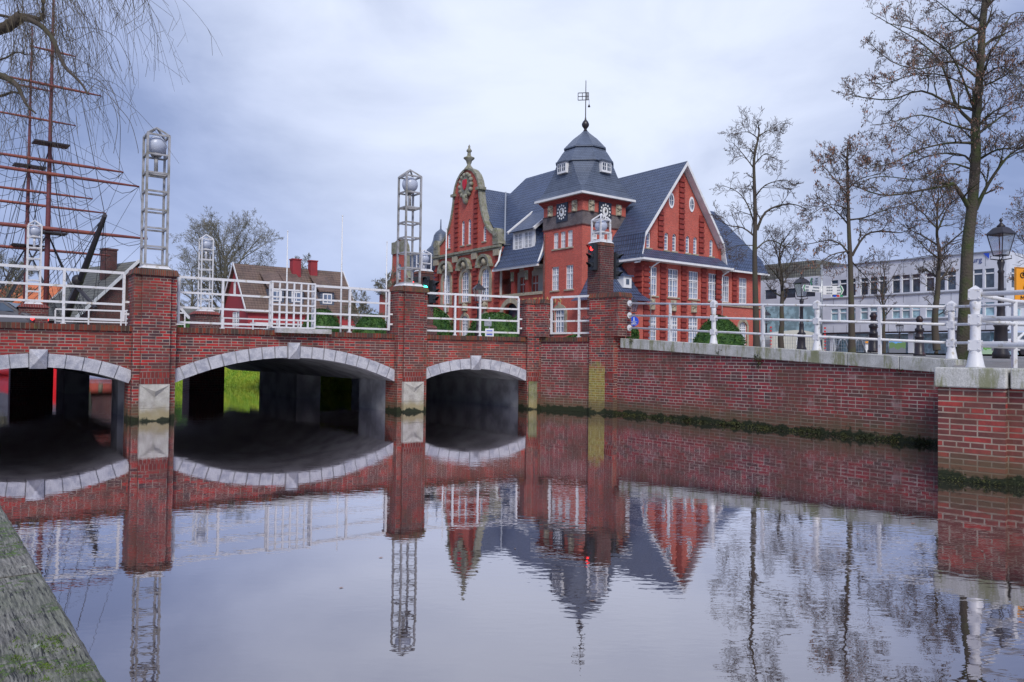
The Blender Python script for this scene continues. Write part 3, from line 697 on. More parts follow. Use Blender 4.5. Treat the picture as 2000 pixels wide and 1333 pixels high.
# ------------------------------------------------------------------ bridge railings
RT, RB = 3.42, 2.33
rails_g = 'white railings along the bridge parapet'
def railing(a, b, posts, lab, name='bridge_railing', zt=RT, zb=RB, grp=rails_g, lat=None, w=.05, nm=4, foot=TOP, brackets=True, openl=False, openr=False):
    T, L_ = seg_frame(a, b); root = empty(name, V3(a, foot), math.atan2((b-a).y, (b-a).x), lab, 'railing', grp)
    lv = [lerp(zb, zt, i/(nm-1)) for i in range(nm)]
    for i, z in enumerate(lv):
        spans = [(0, L_)] if not lat else [(0, lat[0]), (lat[1], L_)]
        for x0, x1 in spans: m_ = MB(); m_.box(x0, x1, -w/2, w/2, z-w/2, z+w/2+(.012 if i == nm-1 else 0), T); m_.build('rail', M['white'], root)
    for k, x in enumerate([0, L_]+posts):
        if (k == 0 and openl) or (k == 1 and openr): continue
        m_ = MB(); end = k < 2
        z0 = zb if end else foot
        m_.box(x-w*.55, x+w*.55, -w*.62, w*.62, z0-(.03 if end else 0), zt-w/2, T)
        if not end: m_.box(x-.05, x+.05, -.05, .05, foot, foot+.03, T)
        m_.build('post', M['white'], root)
    if brackets:
        for x, d, sk in ((0, -1, openl), (L_, 1, openr)):
            if sk: continue
            for z in (lv[1]-.18+.22, lv[0]+.12): m_ = MB(); m_.box(min(x, x+d*.12), max(x, x+d*.12), -.025, .025, z, z+.05, T); m_.build('bracket', M['white'], root)
    if lat:
        x0, x1 = lat; m_ = MB(); pr = .20; nx, nz = 7, 7
        for i in range(nx): x = lerp(x0, x1, i/(nx-1)); m_.box(x-.02, x+.02, -pr-.02, -pr+.02, zb-.05, zt+.03, T)
        for j in range(nz):
            z = lerp(zb-.05, zt+.03, j/(nz-1)); m_.box(x0, x1, -pr-.024, -pr+.024, z-.02, z+.02, T)
            for x in (x0, x1): m_.box(x-.018, x+.018, -pr, .0, z-.018, z+.018, T)
        for x in (x0, x1):
            for y in (-.07, 0): m_.box(x-.02, x+.02, y-.02, y+.02, zb-.05, zt+.03, T)
        for x in (x0-.05, x1+.05): m_.box(x-.02, x+.02, -.02, .02, foot+.05, zb, T)
        m_.build('lattice_screen', M['white'], root)
    return root
yb = .14
def on12(px, z=3): # x along P1-P2 for image column px
    T, L_ = seg_frame(P1, P2)
    lo, hi = 0, L_
    for _ in range(30):
        mid = (lo+hi)/2; q = T@Vector((mid, yb, z)); v = q-Vector((0, 0, EYE)); x = 1000+F*v.dot(rt)/v.dot(fw)
        if x < px: lo = mid
        else: hi = mid
    return lo
def off_(a, b, s0, s1): T, L_ = seg_frame(a, b); p, q = T@Vector((s0, yb, 0)), T@Vector((L_-s1, yb, 0)); return p, q
a, b = off_(P0, P1, .62, .62); railing(a, b, [.7, 2.15], 'white railing over the leftmost arch before the ship masts')
a, b = off_(P1, P2, .58, .58); s0 = .58
railing(a, b, [on12(435)-s0, on12(683)-s0], 'white railing with lattice screen over the widest middle arch', lat=(on12(527)-s0, on12(610)-s0))
a, b = off_(P2, P3, .5, .5); railing(a, b, [.95, 1.75], 'white railing over the right-hand arch before the dome hedges', openl=True)
a, b = off_(P3, P4, .52, .45); railing(a, b, [.98], 'short white railing between the two mossy corner pillars', openr=True)
a, b = P0+FB+BD*1.0, F1-BD*.7
railing(F1+BD*.8+BN*.1, F2-BD*.8+BN*.1, [1.2, 2.4, 3.6], 'white railing on the far side between the two far lantern towers', zt=3.3, nm=3, lat=(2.6, 3.9), foot=2.2)
railing(F2+BD*.8, F2+BD*4.2, [1.3, 2.4], 'white railing on the far side right of the far lantern tower', zt=3.15, nm=3, foot=2.2)
railing(F1-BD*4.5, F1-BD*.8, [1.3, 2.4], 'white railing on the far side left of the ship masts', zt=3.3, nm=3, foot=2.2)

# ------------------------------------------------------------------ right quay wall
quay = empty('quay_wall', V3(P4, 0), 0, 'long red brick quay wall with sloping mossy stone coping', 'wall')
T, L_ = seg_frame(P4, WE)
def wtop(s): return 2.19-.53*s/L_
a = MB(); nseg = 12
for i in range(nseg):
    s0, s1 = .3+(L_+.6-.3)*i/nseg, .3+(L_+.6-.3)*(i+1)/nseg
    a.face([T@Vector((s0, .05, -.4)), T@Vector((s1, .05, -.4)), T@Vector((s1, .05, wtop(s1)-.27)), T@Vector((s0, .05, wtop(s0)-.27))])
a.build('brickwork', M['wall_brick'], quay)
# coping stones follow the fall of the path
cuts = []
def onW(px, z=2):
    lo, hi = 0, L_+2
    for _ in range(30):
        mid = (lo+hi)/2; q = T@Vector((mid, 0, z)); v = q-Vector((0, 0, EYE)); x = 1000+F*v.dot(rt)/v.dot(fw)
        if x < px: lo = mid
        else: hi = mid
    return lo
cuts = [onW(p_) for p_ in (1212, 1269, 1334, 1404, 1481, 1563, 1655, 1757, 1869)]
for s0, s1 in zip(cuts[:-1], cuts[1:]):
    m_ = MB(); s0 += .006; s1 -= .006
    P = [T@Vector((s, y, wtop(s)+dz)) for dz in (-.27, 0) for s, y in ((s0, -.02), (s1, -.02), (s1, .42), (s0, .42))]
    j = len(m_.v); m_.v += [tuple(p) for p in P]
    for q in ((0, 3, 2, 1), (4, 5, 6, 7), (0, 1, 5, 4), (1, 2, 6, 5), (2, 3, 7, 6), (3, 0, 4, 7)): m_.addf([j+k for k in q])
    o = m_.build('coping_stone', M['coping'], quay)
    bv = o.modifiers.new('b', 'BEVEL'); bv.width = .012; bv.segments = 2
m_ = MB(); rng = random.Random(8)   # ferns & moss on the wall
for px, py, n_ in ((1481, 700, 60), (1480, 712, 50), (1404, 689, 20), (1757, 727, 18), (1235, 664, 40), (1860, 858, 30)):
    q0 = T@Vector((onW(px), -.03, 0)); z = at(px, py, q0.y).z
    for i in range(n_):
        p = Vector((q0.x+rng.gauss(0, .05), q0.y+rng.gauss(0, .05)-.02, z+rng.gauss(0, .05))); d = Vector((rng.uniform(-1, 1), rng.uniform(-1, .2), rng.uniform(-.3, 1)))*.05; e = Vector((rng.uniform(-1, 1), rng.uniform(-1, 1), rng.uniform(-1, 1)))*.02
        m_.face([p, p+d*.5+e, p+d, p+d*.5-e])
for i in range(2900):
    s = rng.random()*L_*1.05; s += .12*math.sin(s*17)+.2*math.sin(s*5.3); q0 = T@Vector((s, .05-abs(rng.gauss(0, .05)), 0)); p = Vector((q0.x, q0.y, abs(rng.gauss(0, .024+.012*s*.4*(math.sin(s*3.1)*.5+.5)))))
    e = Vector((rng.uniform(-1, 1), rng.uniform(-1, 0), rng.uniform(-.5, 1)))*.03; f_ = Vector((rng.uniform(-1, 1), rng.uniform(-1, 1), rng.uniform(-1, 1)))*.02
    m_.face([p, p+e+f_, p+e*1.6, p+e-f_])
M['mossleaf'] = mat('moss_tufts', (.028, .036, .012), .9, noise=(3, (.085, .09, .02), .45, .7))
o = m_.build('moss_tufts', M['mossleaf'], quay, uv=False, recalc=False); o['kind'] = 'stuff'
# nearest pier on the right
pier = empty('quay_pier', V3(NA, 0), 0, 'nearest brick pier with thick mossy stone cap at right', 'pier')
Tn, Ln = seg_frame(NA, NB)
a = MB(); a.box(.02, Ln-.05, .02, 1.3, -.4, 1.255, Tn); a.box(Ln-.11, Ln+7, .14, 1.2, -.4, 1.255, Tn); a.build('brickwork', M['pier_brick'], pier)
for x0, x1, y in ((-.02, Ln-.03, -.03), (Ln+.0, Ln+1.1, .03), (Ln+1.13, Ln+2.4, .03), (Ln+2.43, Ln+4, .03)):
    m_ = MB(); m_.box(x0, x1, y, 1.32, 1.26, 1.53, Tn); o = m_.build('cap_stone', M['coping'], pier); bv = o.modifiers.new('b', 'BEVEL'); bv.width = .022; bv.segments = 3
a = MB()
for i in range(420):
    p = Tn@Vector((rng.uniform(0, 3.2), .0, abs(rng.gauss(0, .045)))); e = Vector((rng.uniform(-1, 1), rng.uniform(-1, 0), rng.uniform(-.5, 1)))*.022; f_ = Vector((rng.uniform(-1, 1), rng.uniform(-1, 1), rng.uniform(-1, 1)))*.014
    a.face([p, p+e+f_, p+e*1.6, p+e-f_])
o = a.build('moss_tufts', M['mossleaf'], pier, uv=False, recalc=False); o['kind'] = 'stuff'
a = MB(); Tc, Lc = seg_frame(WE+Vector((.2, .1, 0)), NA+Vector((.9, .5, 0))); a.box(-.3, Lc, 0, .4, -.4, 1.5, Tc); a.build('return_wall', M['wall_brick'], pier)

# cast posts + round rails
def cast_post(P, z, rz, s=1.0, H=1.08, levels=(1.0, .66, .31), parent=None, name='post'):
    m_ = MB(); I = Matrix.Translation(V3(P, z)) @ Matrix.Rotation(rz, 4, 'Z') @ Matrix.Rotation(math.pi/8, 4, 'Z'); k = s
    prof = [(.135*k, 0), (.135*k, .01), (.125*k, .03), (.085*k, levels[2]-.09), (.075*k, levels[2]-.05), (.075*k, levels[1]-.08), (.062*k, levels[1]+.08), (.075*k, levels[1]+.16), (.082*k, levels[0]-.14), (.075*k, levels[0]-.1), (.06*k, levels[0]-.085), (.06*k, levels[0]+.06), (.035*k, H-.02), (.005, H)]
    m_.lathe((0, 0, 0), prof, 16, T=I)
    J = Matrix.Translation(V3(P, z)) @ Matrix.Rotation(rz, 4, 'Z')
    for l in levels:
        m_.box(-.085*k, .085*k, -.085*k, .085*k, l-.075, l+.065, J, top=.97)
        for sx in (-1, 1):
            for dz in (-.05, .045): m_.sphere(J@Vector((sx*.06*k, -.087*k, l+dz-.005)), .009, 6, 4)
    m_.lathe((0, 0, levels[0]+.065), [(.088*k*1.2, 0), (.03*k, .045), (.003, .055)], 4, T=J, ang=math.pi/4, sm=False)
    return m_.build(name, M['white'], parent)
rl = empty('quay_railing', V3(P4, 2.19), math.atan2((WE-P4).y, (WE-P4).x), 'white tube railing on the sloping coping of the quay wall', 'railing')
LV = (1.0, .66, .31)
sA, sB = onW(1222), onW(1850)
def wp(s, dz): q = T@Vector((s, .17, 0)); q.z = wtop(s)+dz; return q
for l in LV:
    m_ = MB(); m_.path([wp(sA-.02, l), wp(sB, l)], .027, 12); q = wp(sB, l); m_.path([q, pt(2040, 13.3, q.z-.01), Vector((11.5, 12.6, q.z-.02))], .027, 12); m_.build('rail', M['white'], rl)
    m_ = MB(); q = wp(sA-.03, l); d = (wp(1, 0)-wp(0, 0)).normalized(); m_.path([q-d*.012, q+d*.012], .085, 20); m_.path([q+d*.012, q+d*.06], .038, 12); m_.build('flange', M['white'], rl)
for px in (1385, 1587, 1850):
    s = onW(px); cast_post(wp(s, 0), wtop(s), math.atan2(T[1][0], T[0][0]), .78 if px < 1800 else .8, parent=rl)
for px in (1300, 1482, 1710):
    s = onW(px); m_ = MB(); q = wp(s, 0); m_.box(-.028, .028, -.028, .028, 0, 1.0, Matrix.Translation(q)@Matrix.Rotation(math.atan2(T[1][0], T[0][0]), 4, 'Z')); m_.build('upright', M['white'], rl)
rn = empty('pier_railing', V3(NA, 1.53), 0, 'white tube railing with cast post on the nearest pier', 'railing')
Q = pt(1905, 10.45, 1.53); cast_post(Q, 1.53, math.atan2(Tn[1][0], Tn[0][0]), .88, H=1.12, parent=rn)
Qd = (NB-NA).normalized(); 
for l in LV:
    m_ = MB(); a_ = V3(Q, 1.53+l); m_.path([a_, a_+Qd*3.2], .034, 14); m_.build('rail', M['white'], rn)
    e = pt(1981, 11.6, 1.53+l); m_ = MB(); m_.path([a_, V3(e, 1.53+l), V3(e, 1.53+l)+Vector((1.6, .6, 0))], .03, 12); m_.build('rail', M['white'], rn)
e = pt(1981, 11.6, 2.2); m_ = MB(); m_.box(e.x-.03, e.x+.03, e.y-.03, e.y+.03, 1.5, 2.53); m_.build('upright', M['white'], rn)
q = V3(Q, 1.53)+Qd*2.6; cast_post(q, 1.53, math.atan2(Tn[1][0], Tn[0][0]), .88, H=1.12, parent=rn)

# ------------------------------------------------------------------ town hall
GZ = 2.0
hall = empty('town_hall', (6.3, 70.0, GZ), math.atan2(.6, .8), 'grand red brick town hall with clock tower, scrolled gable and blue tiled roofs', 'town hall')
HT = PM[hall.name]; HI = Matrix.Translation(Vector((6.3, 70.0, 0))) @ Matrix.Rotation(math.atan2(.6, .8), 4, 'Z')
# faces: (s, o, z): s along the wall, o outwards
def faceL(x0=0.): return lambda s, o, z: HI@Vector((x0-o, s, z))        # looks toward -x (left facade)
def faceR(y0=0.): return lambda s, o, z: HI@Vector((s, y0-o, z))        # looks toward -y (right facade)
def archtop(h, s):   # h: (s0,s1,zb,zt,arch rise)
    s0, s1, zb, zt, r = h
    if r <= 0: return zt
    w2 = (s1-s0)/2; c = (s0+s1)/2; x = min(1, abs(s-c)/w2)
    Rr = (w2*w2+r*r)/(2*r); return zt-r+math.sqrt(max(0, Rr*Rr-(x*w2)**2))-(Rr-r)
def interp(pr, s):
    for (a, za), (b, zb) in zip(pr[:-1], pr[1:]):
        if a <= s <= b: return za if b == a else za+(zb-za)*(s-a)/(b-a)
    return pr[0][1] if s < pr[0][0] else pr[-1][1]
def panel(mb, f, s0, s1, zb, top, holes=(), reveal=.2, m=0):
    if isinstance(top, (int, float)): top = [(s0, top), (s1, top)]
    bp = {s0, s1}|{p[0] for p in top if s0 < p[0] < s1}
    for h in holes:
        k = 10 if h[4] > 0 else 1
        for i in range(k+1): bp.add(round(lerp(h[0], h[1], i/k), 5))
    bp = sorted(bp)
    for a, b in zip(bp[:-1], bp[1:]):
        if b-a < 1e-5: continue
        md = (a+b)/2; e = 1e-6
        lo = (zb, zb)
        for h in sorted([h for h in holes if h[0] < md < h[1]], key=lambda h: h[2]):
            mb.face([f(a, 0, lo[0]), f(b, 0, lo[1]), f(b, 0, h[2]), f(a, 0, h[2])], m); lo = (archtop(h, a), archtop(h, b))
            mb.face([f(a, 0, lo[0]), f(b, 0, lo[1]), f(b, -reveal, lo[1]), f(a, -reveal, lo[0])], m)
            mb.face([f(a, 0, h[2]), f(b, 0, h[2]), f(b, -reveal, h[2]), f(a, -reveal, h[2])], m)
        mb.face([f(a, 0, lo[0]), f(b, 0, lo[1]), f(b, 0, interp(top, b-e)), f(a, 0, interp(top, a+e))], m)
    for h in holes:
        for s in (h[0], h[1]): zt = archtop(h, s); mb.face([f(s, 0, h[2]), f(s, 0, zt), f(s, -reveal, zt), f(s, -reveal, h[2])], m)
def fbar(mb, f, s0, s1, o0, o1, z0, z1, m=0):
    P = [f(s, o, z) for z in (z0, z1) for s, o in ((s0, o0), (s1, o0), (s1, o1), (s0, o1))]
    i = len(mb.v); mb.v += [tuple(p) for p in P]
    for q in ((0, 3, 2, 1), (4, 5, 6, 7), (0, 1, 5, 4), (1, 2, 6, 5), (2, 3, 7, 6), (3, 0, 4, 7)): mb.addf([i+k for k in q], m)
def window(f, h, parent, cols=2, rows=4, transom=.66, rev=.2, sill=True, pane='curtain', name='window', fw_=.075, mid=.09, sillm='sandstone'):
    s0, s1, zb, zt, r = h; a = MB(); o1 = -rev+.10; o0 = -rev+.03
    H = archtop(h, s0)
    fbar(a, f, s0, s0+fw_, o0, o1, zb, H); fbar(a, f, s1-fw_, s1, o0, o1, zb, H); fbar(a, f, s0, s1, o0, o1, zb, zb+fw_)
    k = 10 if r > 0 else 1
    for i in range(k):
        x, y = lerp(s0, s1, i/k), lerp(s0, s1, (i+1)/k); zx, zy = archtop(h, x), archtop(h, y)
        a.face([f(x, o1, zx), f(y, o1, zy), f(y, o1, zy-fw_), f(x, o1, zx-fw_)]); a.face([f(x, o1, zx-fw_), f(y, o1, zy-fw_), f(y, o0, zy-fw_), f(x, o0, zx-fw_)])
    c = (s0+s1)/2
    if mid: fbar(a, f, c-mid/2, c+mid/2, o0, o1+.01, zb, archtop(h, c)-.01)
    if transom: z = zb+(zt-zb)*transom; fbar(a, f, s0, s1, o0, o1+.012, z-.06, z+.06)
    W = a.build(name, M['frame'], parent, uv=False)
    t = .048; b = MB()
    for i in range(1, cols*2):
        if i == cols: continue
        x = lerp(s0, s1, i/(cols*2)); fbar(b, f, x-t/2, x+t/2, o0, o1-.02, zb, archtop(h, x))
    for j in range(1, rows):
        z = lerp(zb, zt, j/rows); fbar(b, f, s0, s1, o0, o1-.025, z-t/2, z+t/2)
    b.build('glazing_bars', M['frame'], W, uv=False)
    p = MB(); n = 10 if r > 0 else 1
    for i in range(n):
        x, y = lerp(s0, s1, i/n), lerp(s0, s1, (i+1)/n); p.face([f(x, -rev+.02, zb), f(y, -rev+.02, zb), f(y, -rev+.02, archtop(h, y)), f(x, -rev+.02, archtop(h, x))])
    p.build('pane', M[pane], W, uv=False)
    if sill:
        q = MB(); fbar(q, f, s0-.15, s1+.15, -rev+.03, .10, zb-.14, zb-.01); q.build('sill', M[sillm], W)
    return W
def quoins(f, s0, s1, z0, z1, parent, step=.52, o=.06, name='pilaster'):
    a = MB(); fbar(a, f, s0+.06, s1-.06, 0.002, o, z0, z1)
    z = z0
    while z+step*.8 < z1: fbar(a, f, s0, s1, 0.002, o+.09, z+.06, z+step*.72); z += step
    return a.build(name, M['hall_quoin'], parent)
def surround(f, h, parent, w=.28, o=.08, key=True, zb=None):
    a = MB(); s0, s1, b_, t, r = h; zb = b_ if zb is None else zb; H = archtop(h, s0); c = (s0+s1)/2
    fbar(a, f, s0-w, s0, -.02, o, zb-.15, H); fbar(a, f, s1, s1+w, -.02, o, zb-.15, H); k = 12
    ho = (s0-w, s1+w, b_, t+w, r+w)
    pin, pout = [], []
    for i in range(k+1):
        x = lerp(s0, s1, i/k); pin.append((x, archtop(h, x)))
        x = lerp(s0-w, s1+w, i/k); pout.append((x, archtop((s0-w, s1+w, b_, t+w, r+w), x)))
    for i in range(k):
        P = [pin[i], pin[i+1], pout[i+1], pout[i]]
        a.face([f(x, o, z) for x, z in P]); a.face([f(pout[i][0], o, pout[i][1]), f(pout[i+1][0], o, pout[i+1][1]), f(pout[i+1][0], 0, pout[i+1][1]), f(pout[i][0], 0, pout[i][1])])
        a.face([f(pin[i][0], o, pin[i][1]), f(pin[i+1][0], o, pin[i+1][1]), f(pin[i+1][0], -.1, pin[i+1][1]), f(pin[i][0], -.1, pin[i][1])])
    if key: fbar(a, f, c-.14, c+.14, 0, o+.08, t-.02, t+w+.18)
    return a.build('window_surround', M['sandstone'], parent)
HL, HR, HW = faceL(), faceR(), faceR(-3.8)
# --- clock tower walls
TW = 5.6
def W3(cs, w, zb, zt, r=0): return [(c-w/2, c+w/2, zb, zt, r) for c in cs]
Ltop = W3((1.70, 2.72, 3.75), .72, 11.9, 13.45); Lmid = W3((1.72, 3.78), 1.05, 7.95, 10.2); Llow = [(2.3, 3.75, 3.9, 6.25, .35)]
a = MB(); panel(a, HL, 0, TW, GZ, 16.6, Ltop+Lmid+Llow); Rtop = W3((1.54, 2.5, 3.5), .72, 11.9, 13.45)
panel(a, HR, 0, 5.55, GZ, 16.6, Rtop); panel(a, faceR(TW), 0, 5.55, 9, 16.6); panel(a, faceL(5.55), 0, TW, 9, 16.6)
a.build('tower_wall', M['hall_brick'], hall)
for h in Ltop+Rtop: window(HL if h in Ltop else HR, h, hall, 2, 4, .5, pane='curtain' if h in Ltop else 'pane')
for h in Rtop: pass
for h in Lmid: window(HL, h, hall, 2, 5, .66)
for h in Llow: window(HL, h, hall, 2, 4, .68); surround(HL, h, hall, .35)
a = MB()
for o, z0, z1, mt in ((.05, 13.9, 15.0, 0),): 
    a.box(-o, 5.55+o, -o, TW+o, z0, z1, HI)
a.build('grey_brick_band', M['grey_brick'], hall)
a = MB()
for z, o in ((13.78, .09), (15.02, .08)): a.box(-o, 5.55+o, -o, TW+o, z, z+.1, HI)
a.build('string_course', M['dark_brick'], hall)
a = MB()   # corbelled red cornice
for i in range(4): a.box(-.06-.1*i, 5.61+.1*i, -.06-.1*i, TW+.06+.1*i, 16.0+.13*i, 16.13+.13*i-.004, HI)
a.build('corbelled_cornice', M['hall_quoin'], hall)
M['clockface'] = mat('clock_white', (.78, .78, .76), .4); M['clockblue'] = mat('clock_board', (.02, .028, .05), .5)
def clock(f, s, z):
    a = MB(); fbar(a, f, s-.80, s+.80, .052, .12, z-.90, z+.88); B = a.build('clock', M['clockblue'], hall)
    d = MB(); n = 28
    ring = [f(s+.36*math.cos(2*math.pi*i/n), .14, z+.42*math.sin(2*math.pi*i/n)) for i in range(n)]
    ctr = f(s, .14, z); d.face(ring); ring2 = [f(s+.36*math.cos(2*math.pi*i/n), .12, z+.42*math.sin(2*math.pi*i/n)) for i in range(n)]
    for i in range(n): d.face([ring[i], ring[(i+1) % n], ring2[(i+1) % n], ring2[i]])
    d.build('dial', M['clockface'], B, uv=False)
    m_ = MB()
    for k in range(12):
        an = 2*math.pi*k/12; x, y = s+.57*math.sin(an), z+.62*math.cos(an)
        dx, dy = math.sin(an), math.cos(an); P = []
        for u_, v_ in ((-.085, -.08), (-.10, .02), (-.05, .10), (.05, .10), (.10, .02), (.085, -.08)): P.append(f(x+u_*dy+v_*dx, .15, y-u_*dx+v_*dy))
        m_.face(P)
        m_.face([f(x+.2*(q[0]-x), .15, y+.2*(q[1]-y)) for q in ((x-.05, y-.05), (x+.05, y-.05), (x, y+.05))])
    o_ = m_.build('numeral_plates', M['clockface'], B, uv=False)
    h_ = MB(); h_.sphere(f(s, .17, z), .11, 10, 6)
    h_.bar(f(s, .17, z), f(s+.14, .17, z+.22), .05); h_.bar(f(s, .17, z), f(s-.04, .17, z+.32), .035); h_.build('clock_hands', M['iron'], B, uv=False)
clock(HL, 2.78, 15.28); clock(HR, 2.75, 15.28)
def relief(f, s, z, w=.7, h=1.15, name='carved_head', mt='sandstone', seed=0, profile=0):
    rr = random.Random(seed+int(s*10)); a = MB(); fbar(a, f, s-w/2, s+w/2, .0, .10, z-h/2, z+h/2)
    c = f(s, .12, z+h*.14); a.sphere(c, w*.27, 12, 8, sz=1.3); a.sphere(f(s+profile*w*.22, .22, z+h*.10), w*.10, 8, 6, sz=1.2)
    for k in range(6): a.sphere(f(s+w*.34*math.cos(k), .12, z+h*(.12+.26*math.sin(k))), w*.14, 8, 6)
    a.lathe(f(s, .10, z-h*.5), [(w*.36, 0), (w*.34, h*.12), (w*.18, h*.24), (w*.15, h*.36)], 10)
    return a.build(name, M[mt], hall, uv=False)
for s, pr in ((1.05, -1), (4.55, 1)):
    relief(HL, s, 15.65, profile=pr); relief(HR, s, 15.65, profile=-pr)
# --- tower roof: square bell eaves to octagon
ctr = Vector((2.78, 2.8))
def ringpts(kind, r, z, fr=1.0):
    # 8 points: corner pairs; fr=0 square corner, fr=1 regular octagon cut
    P = []; c = r*(1-fr*.5858/1.0*1.0) if fr else r
    k = r*(1-.5858*fr)
    for x, y in ((-r, -k), (-k, -r), (k, -r), (r, -k), (r, k), (k, r), (-k, r), (-r, k)): P.append(HI@Vector((ctr.x+x, ctr.y+y, z)))
    return P
prof = [(3.42, 16.72, .0), (3.18, 16.98, .06), (2.98, 17.4, .16), (2.84, 18.0, .36), (2.72, 18.8, .62), (2.60, 20.0, .98)]
a = MB(); rs = [ringpts(0, r, z, f) for r, z, f in prof]
for p, q in zip(rs[:-1], rs[1:]):
    for k in range(8): a.face([p[k], p[(k+1) % 8], q[(k+1) % 8], q[k]])
st2 = [(2.74, 20.02, 1), (2.74, 20.10, 1), (2.15, 21.1, 1), (1.86, 21.5, 1)]; st3 = [(2.0, 21.52, 1), (2.0, 21.62, 1), (1.15, 22.6, 1), (.42, 23.25, 1), (.25, 23.45, 1)]
tr = a.build('tower_roof', M['slate'], hall)
for pr, nm in ((st2, 'upper_roof_tier'), (st3, 'top_roof_tier')):
    a = MB(); rs = [ringpts(0, r, z, f) for r, z, f in pr]
    for p, q in zip(rs[:-1], rs[1:]):
        for k in range(8): a.face([p[k], p[(k+1) % 8], q[(k+1) % 8], q[k]])
    a.face(rs[0]); a.build(nm, M['slate'], tr)
a = MB(); e = 3.42
for z0, z1, ee in ((16.52, 16.72, 3.46),): a.box(ctr.x-ee, ctr.x+ee, ctr.y-ee, ctr.y+ee, z0, z1, HI)
a.build('eaves_board', M['trim'], hall)
a = MB(); b0 = HI@Vector((ctr.x, ctr.y, 0))
a.lathe(V3(b0, 0), [(.30, 23.35), (.12, 23.7), (.16, 23.75), (.34, 24.0), (.36, 24.2), (.26, 24.42), (.10, 24.6), (.05, 24.9), (.035, 28.4), (.01, 28.5)], 14)
fn = a.build('finial', M['iron'], tr, uv=False)
a = MB()   # openwork weather vane with hanging bell
for s0, s1 in ((-.75, .08), (.08, .28)):
    fx = lambda s, z: HI@Vector((ctr.x+s*.7, ctr.y-s*.7, z))
    for p, q in (((s0, 26.55), (s1, 26.55)), ((s0, 27.25), (s1, 27.25)), ((s0, 26.55), (s0, 27.25)), ((s1, 26.55), (s1, 27.25)), ((s0, 26.9), (s1, 26.9)), (((s0+s1)/2, 26.55), ((s0+s1)/2, 27.25))): a.bar(fx(*p), fx(*q), .06)
a.bar(fx(.33, 26.6), fx(.33, 26.1), .03); a.lathe(fx(.33, 25.85), [(.13, 0), (.1, .1), (.04, .25)], 8)
a.build('weather_vane', M['iron'], fn, uv=False)
for f_, sgn in ((faceL(ctr.x-2.98), 1), (faceR(ctr.y-2.98), 1)):   # tower dormers
    s = 2.80; a = MB(); fbar(a, f_, s-.62, s+.62, -1.2, .0, 18.95, 19.95); d = a.build('dormer', M['trim'], tr)
    a = MB(); fbar(a, f_, s-.72, s+.72, -1.3, .12, 19.95, 20.08); a.build('dormer_roof', M['slate'], d)
    a = MB()
    for q in (-.3, .3): fbar(a, f_, s+q-.2, s+q+.2, 0.0, .012, 19.15, 19.8)
    a.build('pane', M['dark_pane'], d, uv=False)
    a = MB()
    for q in (-.3, .3): fbar(a, f_, s+q-.02, s+q+.02, .013, .03, 19.15, 19.8); fbar(a, f_, s+q-.2, s+q+.2, .013, .028, 19.46, 19.5)
    a.build('glazing_bars', M['frame'], d, uv=False)

# --- left facade: loggia section
S1, S2 = 5.6, 12.76
dh = [(9.3, 12.2, GZ, 7.1, 1.1)]; wh = [(6.9, 8.3, 3.9, 6.1, .35)]
a = MB(); panel(a, HL, S1, S2, GZ, 7.75, dh+wh, .35); a.build('facade_wall', M['hall_brick'], hall)
surround(HL, dh[0], hall, .5, .12); surround(HL, wh[0], hall); window(HL, wh[0], hall, 2, 4)
a = MB(); fbar(a, HL, 9.3, 12.2, -.9, -.8, GZ, 7.1); a.build('entrance_door', M['dark_pane'], hall)
a = MB(); fbar(a, HL, S1, S2, -.4, .16, 7.72, 7.9); fbar(a, HL, S1, S2, .05, .10, 7.9, 8.02); a.build('loggia_floor', M['sandstone'], hall)
lf = faceL(2.2); lw = W3((7.3, 9.6, 11.7), 1.0, 8.0, 10.0)
a = MB(); panel(a, lf, S1, S2, 7.8, 11, lw); panel(a, faceR(S2), 0, 2.2, 7.8, 11); panel(a, lambda s, o, z: HI@Vector((s, S1+.02+o, z)), 0, 2.2, 7.8, 11)
a.face([HI@Vector((-.9, S1, 10.62)), HI@Vector((2.2, S1, 10.62)), HI@Vector((2.2, S2, 10.62)), HI@Vector((-.9, S2, 10.62))]); a.build('loggia_wall', M['plaster'], hall)
for h in lw: window(lf, h, hall, 2, 4, .6, sill=False)
for s in (8.15, 10.5):
    a = MB(); a.box(-.02, .42, s-.26, s+.26, 7.9, 10.62, HI); a.box(-.06, .5, s-.4, s+.4, 10.2, 10.62, HI, top=1.08); c = a.build('loggia_column', M['hall_quoin'], hall)
    relief(HL, s, 9.75, .45, .95, 'carved_shield', 'mossy_stone', 3)
# lettering
M['gold'] = mat('gold_letters', (.62, .42, .16), .4)
def text(s, f, x, z, size, mt, parent, name='lettering', flip=1, depth=.03, o=.03):
    cu = bpy.data.curves.new('t', 'FONT'); cu.body = s; cu.size = size; cu.extrude = depth/2; cu.align_x = 'LEFT'
    to = bpy.data.objects.new('t', cu); scene.collection.objects.link(to); bpy.context.view_layer.update()
    me = bpy.data.meshes.new_from_object(to); bpy.data.objects.remove(to)
    m_ = MB()
    for p in me.polygons: m_.face([f(x+flip*me.vertices[i].co.x, o+me.vertices[i].co.z, z+me.vertices[i].co.y) for i in p.vertices])
    return m_.build(name, mt, parent, uv=False)
text('R A T H A U S', HL, 8.9, 6.72, 1.0, M['gold'], hall, flip=-1)
